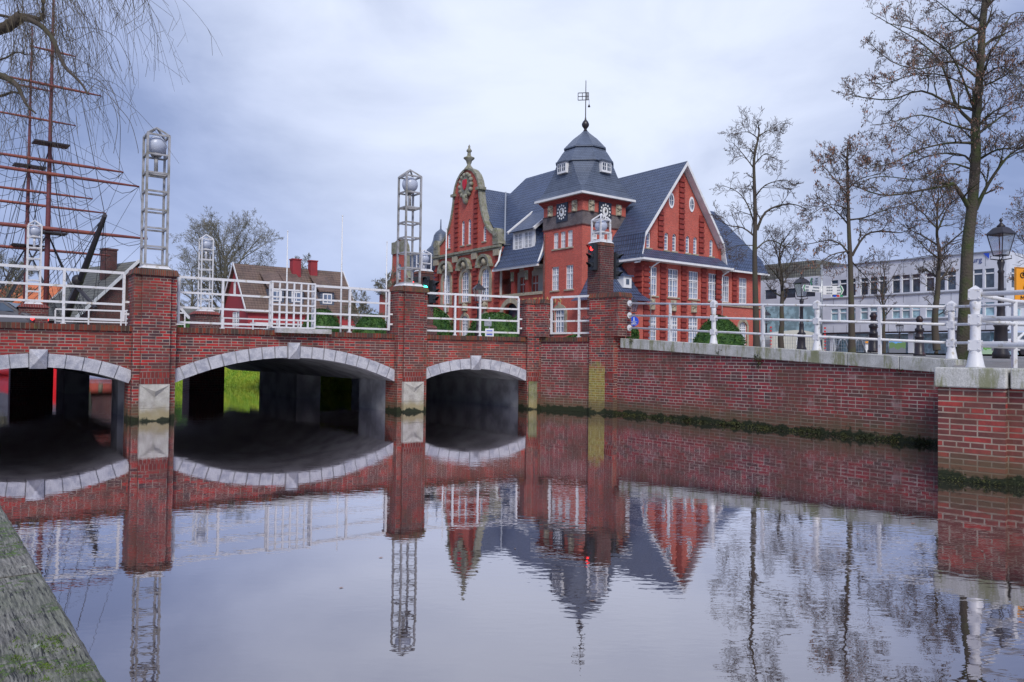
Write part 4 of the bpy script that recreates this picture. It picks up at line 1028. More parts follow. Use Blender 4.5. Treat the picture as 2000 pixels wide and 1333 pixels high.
# --- scrolled gable facade
fs0, fs1 = 12.76, 25.8; cg = (fs0+fs1)/2
bw = W3((fs1-2.6, cg, fs0+2.6), 1.55, 7.6, 11.0, .75); gw = W3((fs1-2.6, cg, fs0+2.6), 1.35, 3.7, 6.1, .45)
sw = [(cg-3.9, cg-3.3, 14.0, 15.7, .3), (cg-.95, cg-.35, 14.0, 16.8, .3), (cg+.35, cg+.95, 14.0, 16.8, .3), (cg+3.3, cg+3.9, 14.0, 15.7, .3)]
half = [(6.52, 13.4), (6.3, 13.9), (5.7, 14.5), (4.9, 14.9), (4.2, 15.4), (3.6, 16.3), (3.15, 17.3), (2.85, 18.3), (2.65, 19.2), (2.6, 20.0), (2.3, 20.9), (1.85, 21.6), (1.2, 22.15), (.6, 22.4), (0, 22.5)]
topl = [(cg-h, z) for h, z in half]+[(cg+h, z) for h, z in half[::-1][1:]]
a = MB(); panel(a, HL, fs0, fs1, GZ, topl, bw+gw+sw); a.build('gable_wall', M['hall_brick'], hall)
a = MB()   # gable thickness + stone scrolled edge
for (s0, z0), (s1, z1) in zip(topl[:-1], topl[1:]):
    a.face([HL(s0, .12, z0), HL(s1, .12, z1), HL(s1, -.6, z1), HL(s0, -.6, z0)])
    dx, dz = s1-s0, z1-z0; l = math.hypot(dx, dz); nx, nz = -dz/l, dx/l
    wd = .16
    q0, q1 = (s0-nx*wd, z0-nz*wd), (s1-nx*wd, z1-nz*wd); r0_, r1_ = (s0+nx*.1, z0+nz*.1), (s1+nx*.1, z1+nz*.1)
    a.face([HL(*[r0_[0], .14, r0_[1]]), HL(r1_[0], .14, r1_[1]), HL(q1[0], .14, q1[1]), HL(q0[0], .14, q0[1])])
    a.face([HL(r0_[0], .14, r0_[1]), HL(r1_[0], .14, r1_[1]), HL(r1_[0], -.65, r1_[1]), HL(r0_[0], -.65, r0_[1])])
    a.face([HL(q0[0], .14, q0[1]), HL(q1[0], .14, q1[1]), HL(q1[0], .0, q1[1]), HL(q0[0], .0, q0[1])])
a.build('scrolled_edge', M['mossy_stone'], hall)
for sg in (-1, 1):
    a = MB(); x = cg+sg*6.0; c0, c1 = HL(x, -.5, 14.6), HL(x, .35, 14.6)
    a.path([c0, c1], .52, 18); a.path([HL(x, .3, 14.6), HL(x, .42, 14.6)], .35, 14); fbar(a, HL, x-.5, x+.5, -.5, .3, 13.4, 14.6); a.build('volute', M['mossy_stone'], hall, uv=False)
a = MB(); fbar(a, HL, fs0-.3, fs1+.3, 0, .38, 13.05, 13.3); fbar(a, HL, fs0-.2, fs1+.2, 0, .22, 12.85, 13.05); a.build('cornice', M['mossy_stone'], hall)
for s in (fs0+.45, cg-1.95, cg+1.95, fs1-.45):
    a = MB(); fbar(a, HL, s-.5, s+.5, 0, .28, 12.2, 12.86); a.build('capital', M['sandstone'], hall); quoins(HL, s-.45, s+.45, GZ, 12.2, hall)
for s in (cg-1.95, cg+1.95): quoins(HL, s-.38, s+.38, 13.35, 19.7, hall, .55)
for h in bw:
    window(HL, h, hall, 2, 7, .42); surround(HL, h, hall, .42, .1, False)
    c = (h[0]+h[1])/2; a = MB(); k = 12   # arched hood with shell carving
    for i in range(k):
        a0, a1 = math.pi*i/k, math.pi*(i+1)/k
        P = [(c+1.25*math.cos(a0), 11.45+1.1*math.sin(a0)), (c+1.25*math.cos(a1), 11.45+1.1*math.sin(a1))]; Q = [(c+.92*math.cos(a0), 11.45+.8*math.sin(a0)), (c+.92*math.cos(a1), 11.45+.8*math.sin(a1))]
        a.face([HL(P[0][0], .55, P[0][1]), HL(P[1][0], .55, P[1][1]), HL(P[1][0], 0, P[1][1]), HL(P[0][0], 0, P[0][1])])
        a.face([HL(P[0][0], .55, P[0][1]), HL(P[1][0], .55, P[1][1]), HL(Q[1][0], .5, Q[1][1]), HL(Q[0][0], .5, Q[0][1])])
        a.face([HL(Q[0][0], .5, Q[0][1]), HL(Q[1][0], .5, Q[1][1]), HL(Q[1][0], .05, Q[1][1]), HL(Q[0][0], .05, Q[0][1])])
    for sg in (-1, 1): fbar(a, HL, c+sg*1.15-.25, c+sg*1.15+.25, 0, .5, 11.15, 11.45)
    a.build('arched_hood', M['mossy_stone'], hall, uv=False)
    a = MB(); a.sphere(HL(c, .12, 11.75), .42, 12, 8); 
    for k in range(7): a.sphere(HL(c+.6*math.cos(k*.52), .1, 11.5+.5*math.sin(k*.52)), .17, 8, 6)
    a.build('shell_carving', M['sandstone'], hall, uv=False)
    relief(HL, c, 7.0, 1.0, .75, 'carved_panel', 'sandstone', 5)
for h in gw: window(HL, h, hall, 2, 4, .65); surround(HL, h, hall, .3)
for h in sw: window(HL, h, hall, 1, 6, None, mid=.0, fw_=.09)
a = MB()   # crest under the gable head
a.poly([HL(cg+1.0*math.cos(q*math.pi/9), 0, 20.7+1.25*math.sin(q*math.pi/9)) for q in range(18)], HL(0, .25, 0)-HL(0, 0, 0))
for k in range(14): a.sphere(HL(cg+1.15*math.cos(k*.449), .15, 20.6+1.25*math.sin(k*.449)), .27, 8, 6)
a.sphere(HL(cg, .1, 19.1), .4, 10, 6, sz=1.6); cr_ = a.build('carved_crest', M['mossy_stone'], hall, uv=False)
M['crest_red'] = mat('crest_red', (.55, .01, .03), .5)
a = MB(); a.poly([HL(cg+x, .26, 20.75+z) for x, z in ((-.34, .5), (.34, .5), (.36, 0), (.2, -.45), (0, -.65), (-.2, -.45), (-.36, 0))], HL(0, .12, 0)-HL(0, 0, 0)); a.build('red_shield', M['crest_red'], cr_)
a = MB(); fbar(a, HL, cg-2.95, cg-2.1, -.6, .3, 19.75, 20.05); fbar(a, HL, cg+2.1, cg+2.95, -.6, .3, 19.75, 20.05); a.build('gable_shoulder', M['mossy_stone'], hall)
a = MB(); a.lathe(HL(cg, -.25, 22.45), [(.62, -.1), (.5, .15), (.28, .4), (.2, .6), (.28, .75), (.34, 1.0), (.62, 1.25), (.62, 1.35), (.34, 1.45), (.22, 1.6), (.18, 1.95), (.3, 2.05), (.3, 2.2), (.16, 2.35), (.1, 2.5), (.14, 2.6), (.02, 2.85)], 16); a.build('stone_urn', M['mossy_stone'], hall, uv=False)

# --- main roofs (local hall coordinates)
def rf(name, quads, mt='roof', parent=None):
    a = MB()
    for q in quads: a.face([HI@Vector(p) for p in q])
    return a.build(name, M[mt], parent or hall)
# roof over loggia/main block: flared foot, main slope to the ridge at x=6.5
prof = [(-.75, 10.62), (-.25, 11.3), (.25, 12.4), (.45, 13.2), (6.5, 22.0)]
Q = []
for (x0, z0), (x1, z1) in zip(prof[:-2], prof[1:-1]): Q.append([(x0, S1-.2, z0), (x0, S2+.4, z0), (x1, S2-.2, z1), (x1, S1-.2, z1)])
Q.append([(.45, S1-.2, 13.2), (.45, 12.6, 13.2), (.45, 22.5, 13.2), (6.5, 16.7, 22.0)][0:0] or [(.45, S1-3, 13.2), (.45, 24.5, 13.2), (6.5, 16.9, 22.0), (6.5, 4.6, 22.0)])
Q.append([(.45, 24.5, 13.2), (6.5, 16.9, 22.0), (12.5, 24.5, 13.2)]); Q.append([(6.5, 16.9, 22.0), (6.5, 4.6, 22.0), (12.5, 4.6, 13.2), (12.5, 24.5, 13.2)])
rf('main_roof', Q)
# cross roof behind the scrolled gable
rz = 20.6; ez = 13.2; g0, g1 = fs0-.0, fs1
rf('gable_roof', [[(.5, g0, ez), (.5, cg, rz), (9, cg, rz), (9, g0, ez)], [(.5, g1, ez), (.5, cg, rz), (9, cg, rz), (9, g1, ez)]])
a = MB(); a.box(.3, 12, S2, fs1, GZ, 13.15, HI); a.box(.5, 12, S1, S2, 11, 13.1, HI) ; a.box(2.3, 12, 0, S2, GZ, 11, HI)
a.build('body_wall', M['hall_brick'], hall)
a = MB(); fbar(a, HL, S1-.1, S2+.3, .62, .80, 10.42, 10.62); a.build('gutter', M['trim'], hall)
a = MB()
P = [HL(5.72, .55, 10.7), HL(5.72, .5, 10.9), HL(5.8, -.1, 12.2), HL(5.8, -.35, 13.2), HL(5.8, -.4, 14)]
a.path(P, .1, 8); a.build('verge_pipe', M['trim'], hall); a = MB(); a.path([HL(S2-.1, .72, 10.9), HL(S2-.05, .2, 11.6), HL(S2-.05, -.1, 13.1)], .1, 8); a.build('verge_pipe', M['trim'], hall)
a = MB(); a.path([HL(5.35, .08, GZ), HL(5.35, .08, 13.5)], .07, 8); a.build('downpipe', M['dark_brick'], hall)
# valley lead strip
a = MB(); a.bar(HI@Vector((.5, S2-.1, 13.3)), HI@Vector((5.4, cg-.0, 20.65)), .16, .08); a.bar(HI@Vector((.45, S2-1.2, 13.25)), HI@Vector((.5, S2-.1, 13.3)), .16, .08); a.build('valley_flashing', M['galv'], hall)
# shed dormer with two windows over the loggia
df = faceL(.42); d0, d1 = 7.4, 10.9
a = MB(); fbar(a, df, d0, d1, -5, .0, 12.35, 14.5); D_ = a.build('dormer', M['roof'], hall)
a = MB(); a.face([df(d0-.35, .5, 14.35), df(d1+.35, .5, 14.35), df(d1+.35, -4.9, 18.6), df(d0-.35, -4.9, 18.6)]); a.face([df(d0-.35, .5, 14.25), df(d1+.35, .5, 14.25), df(d1+.35, -4.9, 18.5), df(d0-.35, -4.9, 18.5)]); a.build('dormer_roof', M['roof'], D_)
a = MB()
for x in (d0-.4, d1+.4): a.bar(df(x, .55, 14.3), df(x, -4.9, 18.6), .22, .28)
a.build('verge_board', M['trim'], D_)
a = MB(); fbar(a, df, d0-.05, d1+.05, .0, .12, 12.35, 12.55); fbar(a, df, d0-.05, d1+.05, .0, .12, 14.2, 14.42)
for x in (d0-.05, (d0+d1)/2-.14, d1-.25): fbar(a, df, x, x+.3, .0, .12, 12.55, 14.2)
a.build('dormer_front', M['trim'], D_)
for x0, x1 in ((d0+.25, (d0+d1)/2-.14), ((d0+d1)/2+.16, d1-.25)):
    f3 = lambda s, o, z: df(s, o+.25, z)
    window(f3, (x0, x1, 12.55, 14.2, 0), hall, 3, 4, None, sill=False, pane='pane', fw_=.07)
# --- right wing with the big gable
w0, w1 = 3.95, 15.1; wc = (w0+w1)/2; Y0 = -3.8
us = [wc-4.35, wc-1.45, wc+1.45, wc+4.35]; pl = [w0+.45, wc-2.9, wc, wc+2.9, w1-.45]
up_ = W3(us, 1.42, 7.35, 10.0, 0); lo_ = W3(us, 1.42, 3.1, 5.6, 0)
a = MB(); panel(a, HW, w0, w1, GZ, 11.2, up_+lo_)
gtop = [(w0, 11.2), (w0+.01, 12.6), (wc, 19.8), (w1-.01, 12.6), (w1, 11.2)]
gh = [(wc-4.75, wc-4.2, 11.75, 13.4, .27), (wc+4.2, wc+4.75, 11.75, 13.4, .27)]+[(wc+x-.28, wc+x+.28, 11.75, 13.4, .27) for x in (-2.05, -.95, .95, 2.05)]
panel(a, faceR(Y0+.35), w0, w1, 11.2, gtop, gh); panel(a, lambda s, o, z: HI@Vector((w0-o, s, z)), Y0, 6, GZ, 12.6); panel(a, lambda s, o, z: HI@Vector((w1+o, s, z)), Y0, 12, GZ, 12.6)
a.build('wing_wall', M['hall_brick'], hall)
for h in up_: window(HW, h, hall, 2, 5, .66); relief(HW, (h[0]+h[1])/2, 6.55, .75, 1.05, 'carved_panel', 'sandstone', 9)
for h in lo_: window(HW, h, hall, 2, 5, .66)
GW = faceR(Y0+.35)
for h in gh: window(GW, h, hall, 1, 5, None, mid=0, fw_=.09)
for i, s in enumerate(pl):
    quoins(HW, s-.38, s+.38, GZ, 10.6, hall, .5)
    if 0 < i < 4: quoins(GW, s-.36, s+.36, 11.9, {1: 15.6, 2: 19.0, 3: 15.6}[i], hall, .5)
SL = lambda s, o, z: HI@Vector((w0-o, s, z)); quoins(SL, Y0+.0, Y0+.9, GZ, 10.6, hall, .5)
for x in (-1.45, 1.45):   # oval windows
    a = MB(); n = 20; r1, r2 = .30, .62
    E = lambda k, q: GW(wc+x+(r1*k)*math.cos(q), 0, 16.5+(r2*k)*math.sin(q))
    for i in range(n):
        q0, q1 = 2*math.pi*i/n, 2*math.pi*(i+1)/n
        ff = lambda k, q, o: GW(wc+x+(r1*k)*math.cos(q), o, 16.5+(r2*k)*math.sin(q))
        a.face([ff(1.2, q0, .06), ff(1.2, q1, .06), ff(.85, q1, .06), ff(.85, q0, .06)]); a.face([ff(1.2, q0, .06), ff(1.2, q1, .06), ff(1.2, q1, 0), ff(1.2, q0, 0)])
    fbar(a, GW, wc+x-.02, wc+x+.02, .02, .05, 15.95, 17.05); fbar(a, GW, wc+x-.28, wc+x+.28, .02, .05, 16.48, 16.52); o_ = a.build('oval_window', M['frame'], hall, uv=False)
    a = MB(); a.face([GW(wc+x+r1*math.cos(2*math.pi*i/n), .012, 16.5+r2*math.sin(2*math.pi*i/n)) for i in range(n)]); a.build('pane', M['pane'], o_, uv=False)
yb0, yb1 = Y0-.35, 16
apx = 20.35
Lp = [(w0-.75, 10.62), (w0-.5, 10.9), (w0-.2, 12.0), (w0-.05, 13.0), (wc, apx), (w1+.05, 13.0), (w1+.2, 12.0), (w1+.5, 10.9), (w1+.75, 10.62)]
Q = [[(x0, yb0, z0), (x0, yb1, z0), (x1, yb1, z1), (x1, yb0, z1)] for (x0, z0), (x1, z1) in zip(Lp[:-1], Lp[1:])]
rf('wing_roof', Q)
a = MB()   # white verge boards and soffit
for (x0, z0), (x1, z1) in zip(Lp[:-1], Lp[1:]):
    for k, (dz0, dz1) in enumerate(((-.02, -.42),)):
        P = [HI@Vector((x0, yb0-.03, z0+dz0)), HI@Vector((x1, yb0-.03, z1+dz0)), HI@Vector((x1, yb0-.03, z1+dz1)), HI@Vector((x0, yb0-.03, z0+dz1))]
        a.face(P); Pb = [p+(HI.to_3x3()@Vector((0, .75, 0))) for p in P]; a.face([P[2], P[3], Pb[3], Pb[2]]); a.face([P[0], P[1], Pb[1], Pb[0]])
a.build('verge_board', M['trim'], hall)
rf('pent_roof', [[(w0-.7, Y0-.8, 10.62), (w1+.7, Y0-.8, 10.62), (w1+.3, Y0+.36, 11.65), (w0-.3, Y0+.36, 11.65)], [(w0-.7, Y0-.8, 10.62), (w0-.3, Y0+.36, 11.65), (w0-.7, Y0+.3, 10.62)], [(w1+.7, Y0-.8, 10.62), (w1+.3, Y0+.36, 11.65), (w1+.7, Y0+.3, 10.62)]])
a = MB(); fbar(a, HW, w0-.85, w1+.85, -.05, .92, 10.42, 10.61); a.box(w0-.85, w0, Y0, 6, 10.42, 10.61, HI); a.build('gutter', M['trim'], hall)
for s in (w0+.95, w1-.0):
    a = MB(); a.path([HW(s+.5, .85, 10.5), HW(s+.05, .14, 9.9), HW(s, .14, 9.6), HW(s, .14, GZ)], .07, 8); a.build('downpipe', M['trim'], hall)
# extension to the right of the wing
e0, e1 = w1+.1, w1+7.2; HE = faceR(Y0+.5)
eu = W3((e0+1.2, e0+4.1), 1.35, 7.35, 10.0, 0); el_ = W3((e0+1.2, e0+4.1), 1.25, 3.1, 5.5, .4)
a = MB(); panel(a, HE, e0, e1, GZ, 10.7, eu+el_); panel(a, lambda s, o, z: HI@Vector((e1+o, s, z)), Y0+.5, 12, GZ, 10.7); a.build('extension_wall', M['hall_brick'], hall)
for h in eu: window(HE, h, hall, 2, 5, .66)
for h in el_: window(HE, h, hall, 2, 4, .66); surround(HE, h, hall)
quoins(HE, e0+2.3, e0+3.0, 7.0, 10.6, hall); a = MB(); fbar(a, HE, e0, e1, 0, .12, 6.95, 7.15); a.build('string_course', M['sandstone'], hall)
yy = Y0+.5
rf('extension_roof', [[(e0-.3, yy-.6, 10.6), (e1+.5, yy-.6, 10.6), (e1+.2, yy+.1, 12.2), (e0-.3, yy+.1, 12.2)], [(e0-.3, yy+.1, 12.2), (e1+.2, yy+.1, 12.2), (e1-2.2, yy+4.4, 17.6), (e0-6, yy+4.4, 17.6)], [(e1+.5, yy-.6, 10.6), (e1+.2, yy+.1, 12.2), (e1+.2, 9, 12.2), (e1+.5, 9.5, 10.6)], [(e1+.2, yy+.1, 12.2), (e1-2.2, yy+4.4, 17.6), (e1+.2, 9, 12.2)], [(e0-.3, 12, 12.2), (e1+.2, 9, 12.2), (e1-2.2, yy+4.4, 17.6), (e0-6, yy+4.4, 17.6)]])
a = MB(); fbar(a, HE, e0, e1+.6, .5, .68, 10.42, 10.6); a.build('gutter', M['trim'], hall)
# low entrance roof between tower and wing
rf('entrance_roof', [[(-1.1, .3, 6.7), (-1.1, -4.6, 6.7), (-.2, -3.6, 7.4), (-.2, .0, 7.4)], [(-.2, 0, 7.4), (-.2, -3.6, 7.4), (1.6, -1.6, 10.4), (1.6, 0, 10.4)],
                     [(-1.1, -4.6, 6.7), (4.45, -4.6, 6.7), (4.1, -3.9, 7.25), (-.2, -3.6, 7.4)], [(-.2, -3.6, 7.4), (4.0, -3.85, 7.3), (3.9, -1.0, 10.4), (1.6, -1.6, 10.4)], [(1.6, -1.6, 10.4), (3.9, -1.0, 10.4), (3.9, 0, 10.8), (1.6, 0, 10.8)]])
a = MB(); a.box(-.5, 3.95, -3.9, 0, GZ, 6.75, HI); a.build('entrance_wall', M['hall_brick'], hall)
a = MB(); a.box(2.0, 3.0, -3.35, -1.4, 7.9, 8.95, HI); d = a.build('dormer', M['trim'], hall)
a = MB(); a.box(1.85, 3.15, -3.5, -.8, 8.95, 9.05, HI); a.box(2.3, 2.7, -2.9, -.8, 9.05, 9.5, HI, top=.5); a.build('dormer_roof', M['roof'], d)
a = MB(); a.box(2.3, 2.7, -3.365, -3.35, 8.2, 8.7, HI); a.build('pane', M['dark_pane'], d, uv=False)
# --- far left pavilion with a smaller scrolled gable
k0, k1 = fs1, 40; kc = 33.9
a = MB(); panel(a, HL, k0, k1, GZ, 9.6, W3((28.2,), 1.2, 6.6, 9, .3)); kh = [(1.95, 9.6), (1.95, 10.2), (1.8, 10.9), (1.45, 11.6), (1.25, 12.4), (1.2, 14.6), (1.1, 15.2), (.7, 15.9), (0, 16.2)]
kt = [(kc-h*1.45, z) for h, z in kh]+[(kc+h*1.45, z) for h, z in kh[::-1][1:]]
kf = faceL(-.4); kwn = [(kc-.4, kc+.4, 11.2, 13.2, .3)]; panel(a, kf, kc-2.9, kc+2.9, GZ, kt, kwn); panel(a, lambda s, o, z: HI@Vector((s, kc-2.83-o, z)), -.4, 0, GZ, 9.8); a.build('pavilion_wall', M['hall_brick'], hall)
window(kf, kwn[0], hall, 1, 4, .6, mid=0)
a = MB()
for (s0, z0), (s1, z1) in zip(kt[:-1], kt[1:]):
    a.poly([kf(s0, .1, z0), kf(s1, .1, z1), kf(s1, .1, z1+.16), kf(s0, .1, z0+.16)], kf(0, -.6, 0)-kf(0, 0, 0))
a.path([kf(kc-2.5, .2, 10.7), kf(kc-2.5, -.4, 10.7)], .55, 14); a.path([kf(kc+2.5, .2, 10.7), kf(kc+2.5, -.4, 10.7)], .55, 14)
fbar(a, kf, kc-1.9, kc+1.9, -.1, .16, 14.5, 16.0); fbar(a, kf, kc-3, kc+3, 0, .25, 9.9, 10.1)
a.build('scrolled_edge', M['mossy_stone'], hall)
rf('pavilion_roof', [[(-.5, k0, 9.6), (-.5, k1, 9.6), (5.2, k1-4, 15.2), (5.2, k0-4, 15.2)], [(-.3, kc-2.5, 10.5), (-.3, kc, 14.8), (4, kc, 14.8), (4, kc-2.5, 10.5)], [(-.3, kc+2.5, 10.5), (-.3, kc, 14.8), (4, kc, 14.8), (4, kc+2.5, 10.5)], [(-.5, k1, 9.6), (5.2, k1-4, 15.2), (11, k1, 9.6)]])
a = MB(); q = HI@Vector((3.0, 29.6, 0)); a.lathe(V3(q, 0), [(2.0, 12), (1.95, 14.0), (1.7, 14.8), (1.2, 15.3), (.95, 16.0), (.85, 16.6), (.6, 17.0), (.2, 17.3), (.1, 17.4), (.06, 18.6)], 8); a.build('cupola', M['slate'], hall)

# ------------------------------------------------------------------ other buildings
def house(name, apex, L_, hw, eave, lab, wallm, roofm, rot=math.atan2(.6, .8), over=.3, chim=(), wins=(), cat='house', group=None, trim=True):
    # apex: ridge end nearest; ridge runs along local +x; gables at x=0 and x=L
    rg = apex.z; root = empty(name, V3(apex, GZ), rot, lab, cat, group); I = Matrix.Translation(V3(apex, 0)) @ Matrix.Rotation(rot, 4, 'Z')
    f0 = lambda s, o, z: I@Vector((-o, s, z)); f1 = lambda s, o, z: I@Vector((L_+o, s, z)); fa = lambda s, o, z: I@Vector((s, -hw-o, z)); fb = lambda s, o, z: I@Vector((s, hw+o, z))
    tp = [(-hw, eave), (0, rg-.15), (hw, eave)]; F_ = {'g': f0, 'G': f1, 'a': fa, 'b': fb}; H_ = {k: [] for k in F_}
    for k, s, z, w_, h_ in wins: H_[k].append((s-w_/2, s+w_/2, z-h_/2, z+h_/2, 0))
    a = MB(); panel(a, f0, -hw, hw, GZ-.2, tp, H_['g'], .12); panel(a, f1, -hw, hw, GZ-.2, tp, H_['G'], .12); panel(a, fa, 0, L_, GZ-.2, eave, H_['a'], .12); panel(a, fb, 0, L_, GZ-.2, eave, H_['b'], .12)
    a.build('wall', wallm, root)
    for k in F_:
        for h in H_[k]: window(F_[k], h, root, 2, 3, None, rev=.12, sill=False, pane='curtain')
    sl_ = (rg-eave)/hw; a = MB()
    for sg in (-1, 1):
        y1 = sg*(hw+over); z1 = eave-over*sl_
        P = [I@Vector((-over, 0, rg)), I@Vector((L_+over, 0, rg)), I@Vector((L_+over, y1, z1)), I@Vector((-over, y1, z1))]; a.face(P); a.face([p+Vector((0, 0, -.14)) for p in P])
        a.face([P[2], P[3], P[3]+Vector((0, 0, -.14)), P[2]+Vector((0, 0, -.14))])
    R_ = a.build('roof', roofm, root)
    for x in (-over-.02, L_+over+.02):
        a = MB()
        for sg in (-1, 1): a.bar(I@Vector((x, 0, rg+.02)), I@Vector((x, sg*(hw+over), eave-over*sl_)), .06, .22)
        a.build('verge_board', M['trim'], root)
    for x, y, w_, h_ in chim:
        a = MB(); a.box(x-w_/2, x+w_/2, y-w_/2, y+w_/2, rg-1.5, rg+h_, I); a.box(x-w_/2-.06, x+w_/2+.06, y-w_/2-.06, y+w_/2+.06, rg+h_, rg+h_+.12, I); a.build('chimney', wallm, R_)
    return root, I, sl_
ap = at(461, 515, 77)
rh, RI, rs_ = house('red_house', ap, 11.2, 4.0, 6.0, 'red rendered house with steep brown tiled roof and two chimneys', M['red_wall'], M['brown_tiles'], chim=((6.0, -.4, .9, .8), (7.9, -.4, .75, .8)), wins=(('g', .3, 8.1, .8, 1.3), ('g', -.3, 5.0, 2.2, 1.5), ('g', -1.5, 2.9, .7, 1.2), ('g', 1.5, 2.9, .7, 1.2), ('a', 2, 3.4, 1, 1.4), ('a', 5, 3.4, 1, 1.4), ('a', 8, 3.4, 1, 1.4)))
for s in (3.0, 5.0, 8.3):   # roof dormers
    yv = -2.9; zv = ap.z-2.9*rs_; a = MB(); a.box(s-.75, s+.75, -3.4, -1.6, zv-.75, zv+.75, RI); d = a.build('dormer', M['slate'], rh)
    a = MB(); P = [(s-.95, -3.55, zv+.75), (s+.95, -3.55, zv+.75), (s+.95, -.9, zv+2.5), (s-.95, -.9, zv+2.5)]; a.poly([RI@Vector(p) for p in P], (0, 0, .12)); a.build('dormer_roof', M['brown_tiles'], d)
    a = MB(); a.box(s-.5, s+.5, -3.44, -3.4, zv-.45, zv+.6, RI); a.build('window', M['frame'], d, uv=False); a = MB(); a.box(s-.38, s-.04, -3.45, -3.44, zv-.32, zv+.48, RI); a.build('pane', M['pane'], d, uv=False); a = MB(); a.box(s+.04, s+.38, -3.45, -3.44, zv-.32, zv+.48, RI); a.build('pane', M['pane'], d, uv=False)
a = MB(); a.box(.2, 11, -5.6, -4.01, 4.4, 4.55, RI); a.build('canopy', M['trim'], rh)
ap = at(268, 510, 60)
house('gabled_house', ap, 8, 4.2, 4.4, 'brick house with mossy grey roof behind the ship bowsprit', M['dark_brick'], M['grey_tiles'], rot=R(142), over=.35, chim=((2.6, 1.0, .9, .9),), wins=(('g', -1.2, 5.0, .8, 1.5),))
ap = at(20, 556, 92)
house('orange_roofed_house', ap, 10.5, 4, 7.3, 'brick house with orange tiled roof behind the two ship masts', M['hall_brick'], M['orange_tiles'], rot=R(2), wins=(('a', 2, 4.5, .9, 1.4), ('a', 5, 4.5, .9, 1.4), ('a', 8, 4.5, .9, 1.4)), group='orange roofed houses across the canal')
ap = at(138, 556, 95)
house('orange_roofed_house', ap, 8, 4, 7.2, 'brick house with orange tiled roof between bowsprit and grey roof', M['hall_brick'], M['orange_tiles'], rot=R(-4), wins=(('a', 2, 4.5, .9, 1.4), ('a', 5, 4.5, .9, 1.4)), group='orange roofed houses across the canal')
ap = at(-45, 592, 80)
house('white_house', ap, 9, 4, 4.6, 'low white house at the left behind the bridge railing', M['panel_white'], M['grey_tiles'], rot=R(0), wins=(('a', 3, 3.6, .9, 1.2), ('a', 6, 3.6, .9, 1.2)))
ap = at(330, 598, 88)
house('grey_roofed_house', ap, 9, 4, 5.0, 'low house with grey roof beneath the big bare tree', M['hall_quoin'], M['grey_tiles'], rot=R(6), wins=(('a', 2, 3.6, .9, 1.2),))
ap = at(702, 625, 120)
house('grey_roofed_house', ap, 12, 5, 5.0, 'distant long grey roof behind the middle hedges', M['panel_white'], M['grey_tiles'], rot=R(3))

# white modern block, right
blk = empty('office_block', (46.1, 71.6, GZ), math.atan2(.6, .8), 'long white modern office block with window bands behind the trees', 'building')
BI = Matrix.Translation(Vector((46.1, 71.6, 0))) @ Matrix.Rotation(math.atan2(.6, .8), 4, 'Z'); BL = lambda s, o, z: BI@Vector((-o, s, z)); BR = lambda s, o, z: BI@Vector((s, -o, z))
hs = []; s = 1.0
starts = []
while s < 17.3:
    for k in range(3): hs.append((s+k*1.02, s+k*1.02+.84))
    s += 3.42
wh_ = [(a_, b_, 8.75, 10.55, 0) for a_, b_ in hs]+[(a_, b_, 6.1, 7.35, 0) for a_, b_ in hs]
a = MB(); panel(a, BL, 0, 18.6, 4.7, 12.1, wh_, .15); wr = [(x, x+1.0, z0, z1, 0) for x in (1.2, 2.6, 6, 7.4, 10.5, 12) for z0, z1 in ((8.75, 10.55), (6.1, 7.35))]
panel(a, BR, 0, 16, 4.7, 12.1, wr, .15); a.face([BI@Vector(p) for p in ((0, 0, 12.1), (16, 0, 12.1), (16, 18.6, 12.1), (0, 18.6, 12.1))]); a.build('wall', M['panel_white'], blk)
def win2(f, h):
    a = MB(); s0, s1, z0, z1, _ = h
    fbar(a, f, s0, s1, -.13, -.05, z1-.5, z1-.38)
    for x in (s0, s1-.06): fbar(a, f, x, x+.06, -.13, -.05, z0, z1)
    W = a.build('window', M['frame'], blk, uv=False); p = MB(); p.face([f(s0, -.12, z0), f(s1, -.12, z0), f(s1, -.12, z1), f(s0, -.12, z1)]); p.build('pane', M['dark_pane'] if z0 > 8 else M['teal'], W, uv=False)
for h in wh_: win2(BL, h)
for h in wr: win2(BR, h)
a = MB()
for z in (11.3, 8.3, 5.2):
    for k in range(12): fbar(a, BL, .2+k*1.55, .24+k*1.55, .0, .012, z-.6 if z < 11 else 10.8, z+.3 if z < 11 else 12.0)
a.build('cladding_joints', M['galv'], blk, uv=False)
a = MB(); fbar(a, BL, -.1, 18.7, -.2, .14, 12.1, 12.2); fbar(a, BL, 0, 18.6, 0, .10, 8.45, 8.6); fbar(a, BL, 0, 18.6, 0, .10, 5.85, 6.0); a.build('ledge', M['galv'], blk)
a = MB(); fbar(a, BL, -.2, 18.6, -.2, .3, 4.55, 4.72); a.build('canopy_edge', M['iron'], blk)
a = MB(); fbar(a, BL, .5, 18.0, -1.6, -1.5, GZ-.2, 4.55); fbar(a, BR, .5, 15, -1.6, -1.5, GZ-.2, 4.55); a.build('shop_glazing', M['teal'], blk, uv=False)
for x in (.2, 4.4, 8.6, 12.8, 17.2):
    a = MB(); fbar(a, BL, x, x+.5, -.6, -.1, GZ-.2, 4.55); a.build('column', M['panel_white'], blk)
a = MB(); panel(a, BL, 18.6, 40, 6.6, 11.2, [(s_, s_+1.6, 8.9, 10.0, 0) for s_ in (19.5, 22, 24.5, 27, 29.5, 32)], .15); a.box(0, 14, 18.6, 40, GZ, 6.5, BI); a.box(.02, 14, 18.6, 40, 6.6, 11.2, BI @ Matrix.Translation(Vector((.2, 0, 0)))); a.build('annex_wall', M['panel_white'], blk)
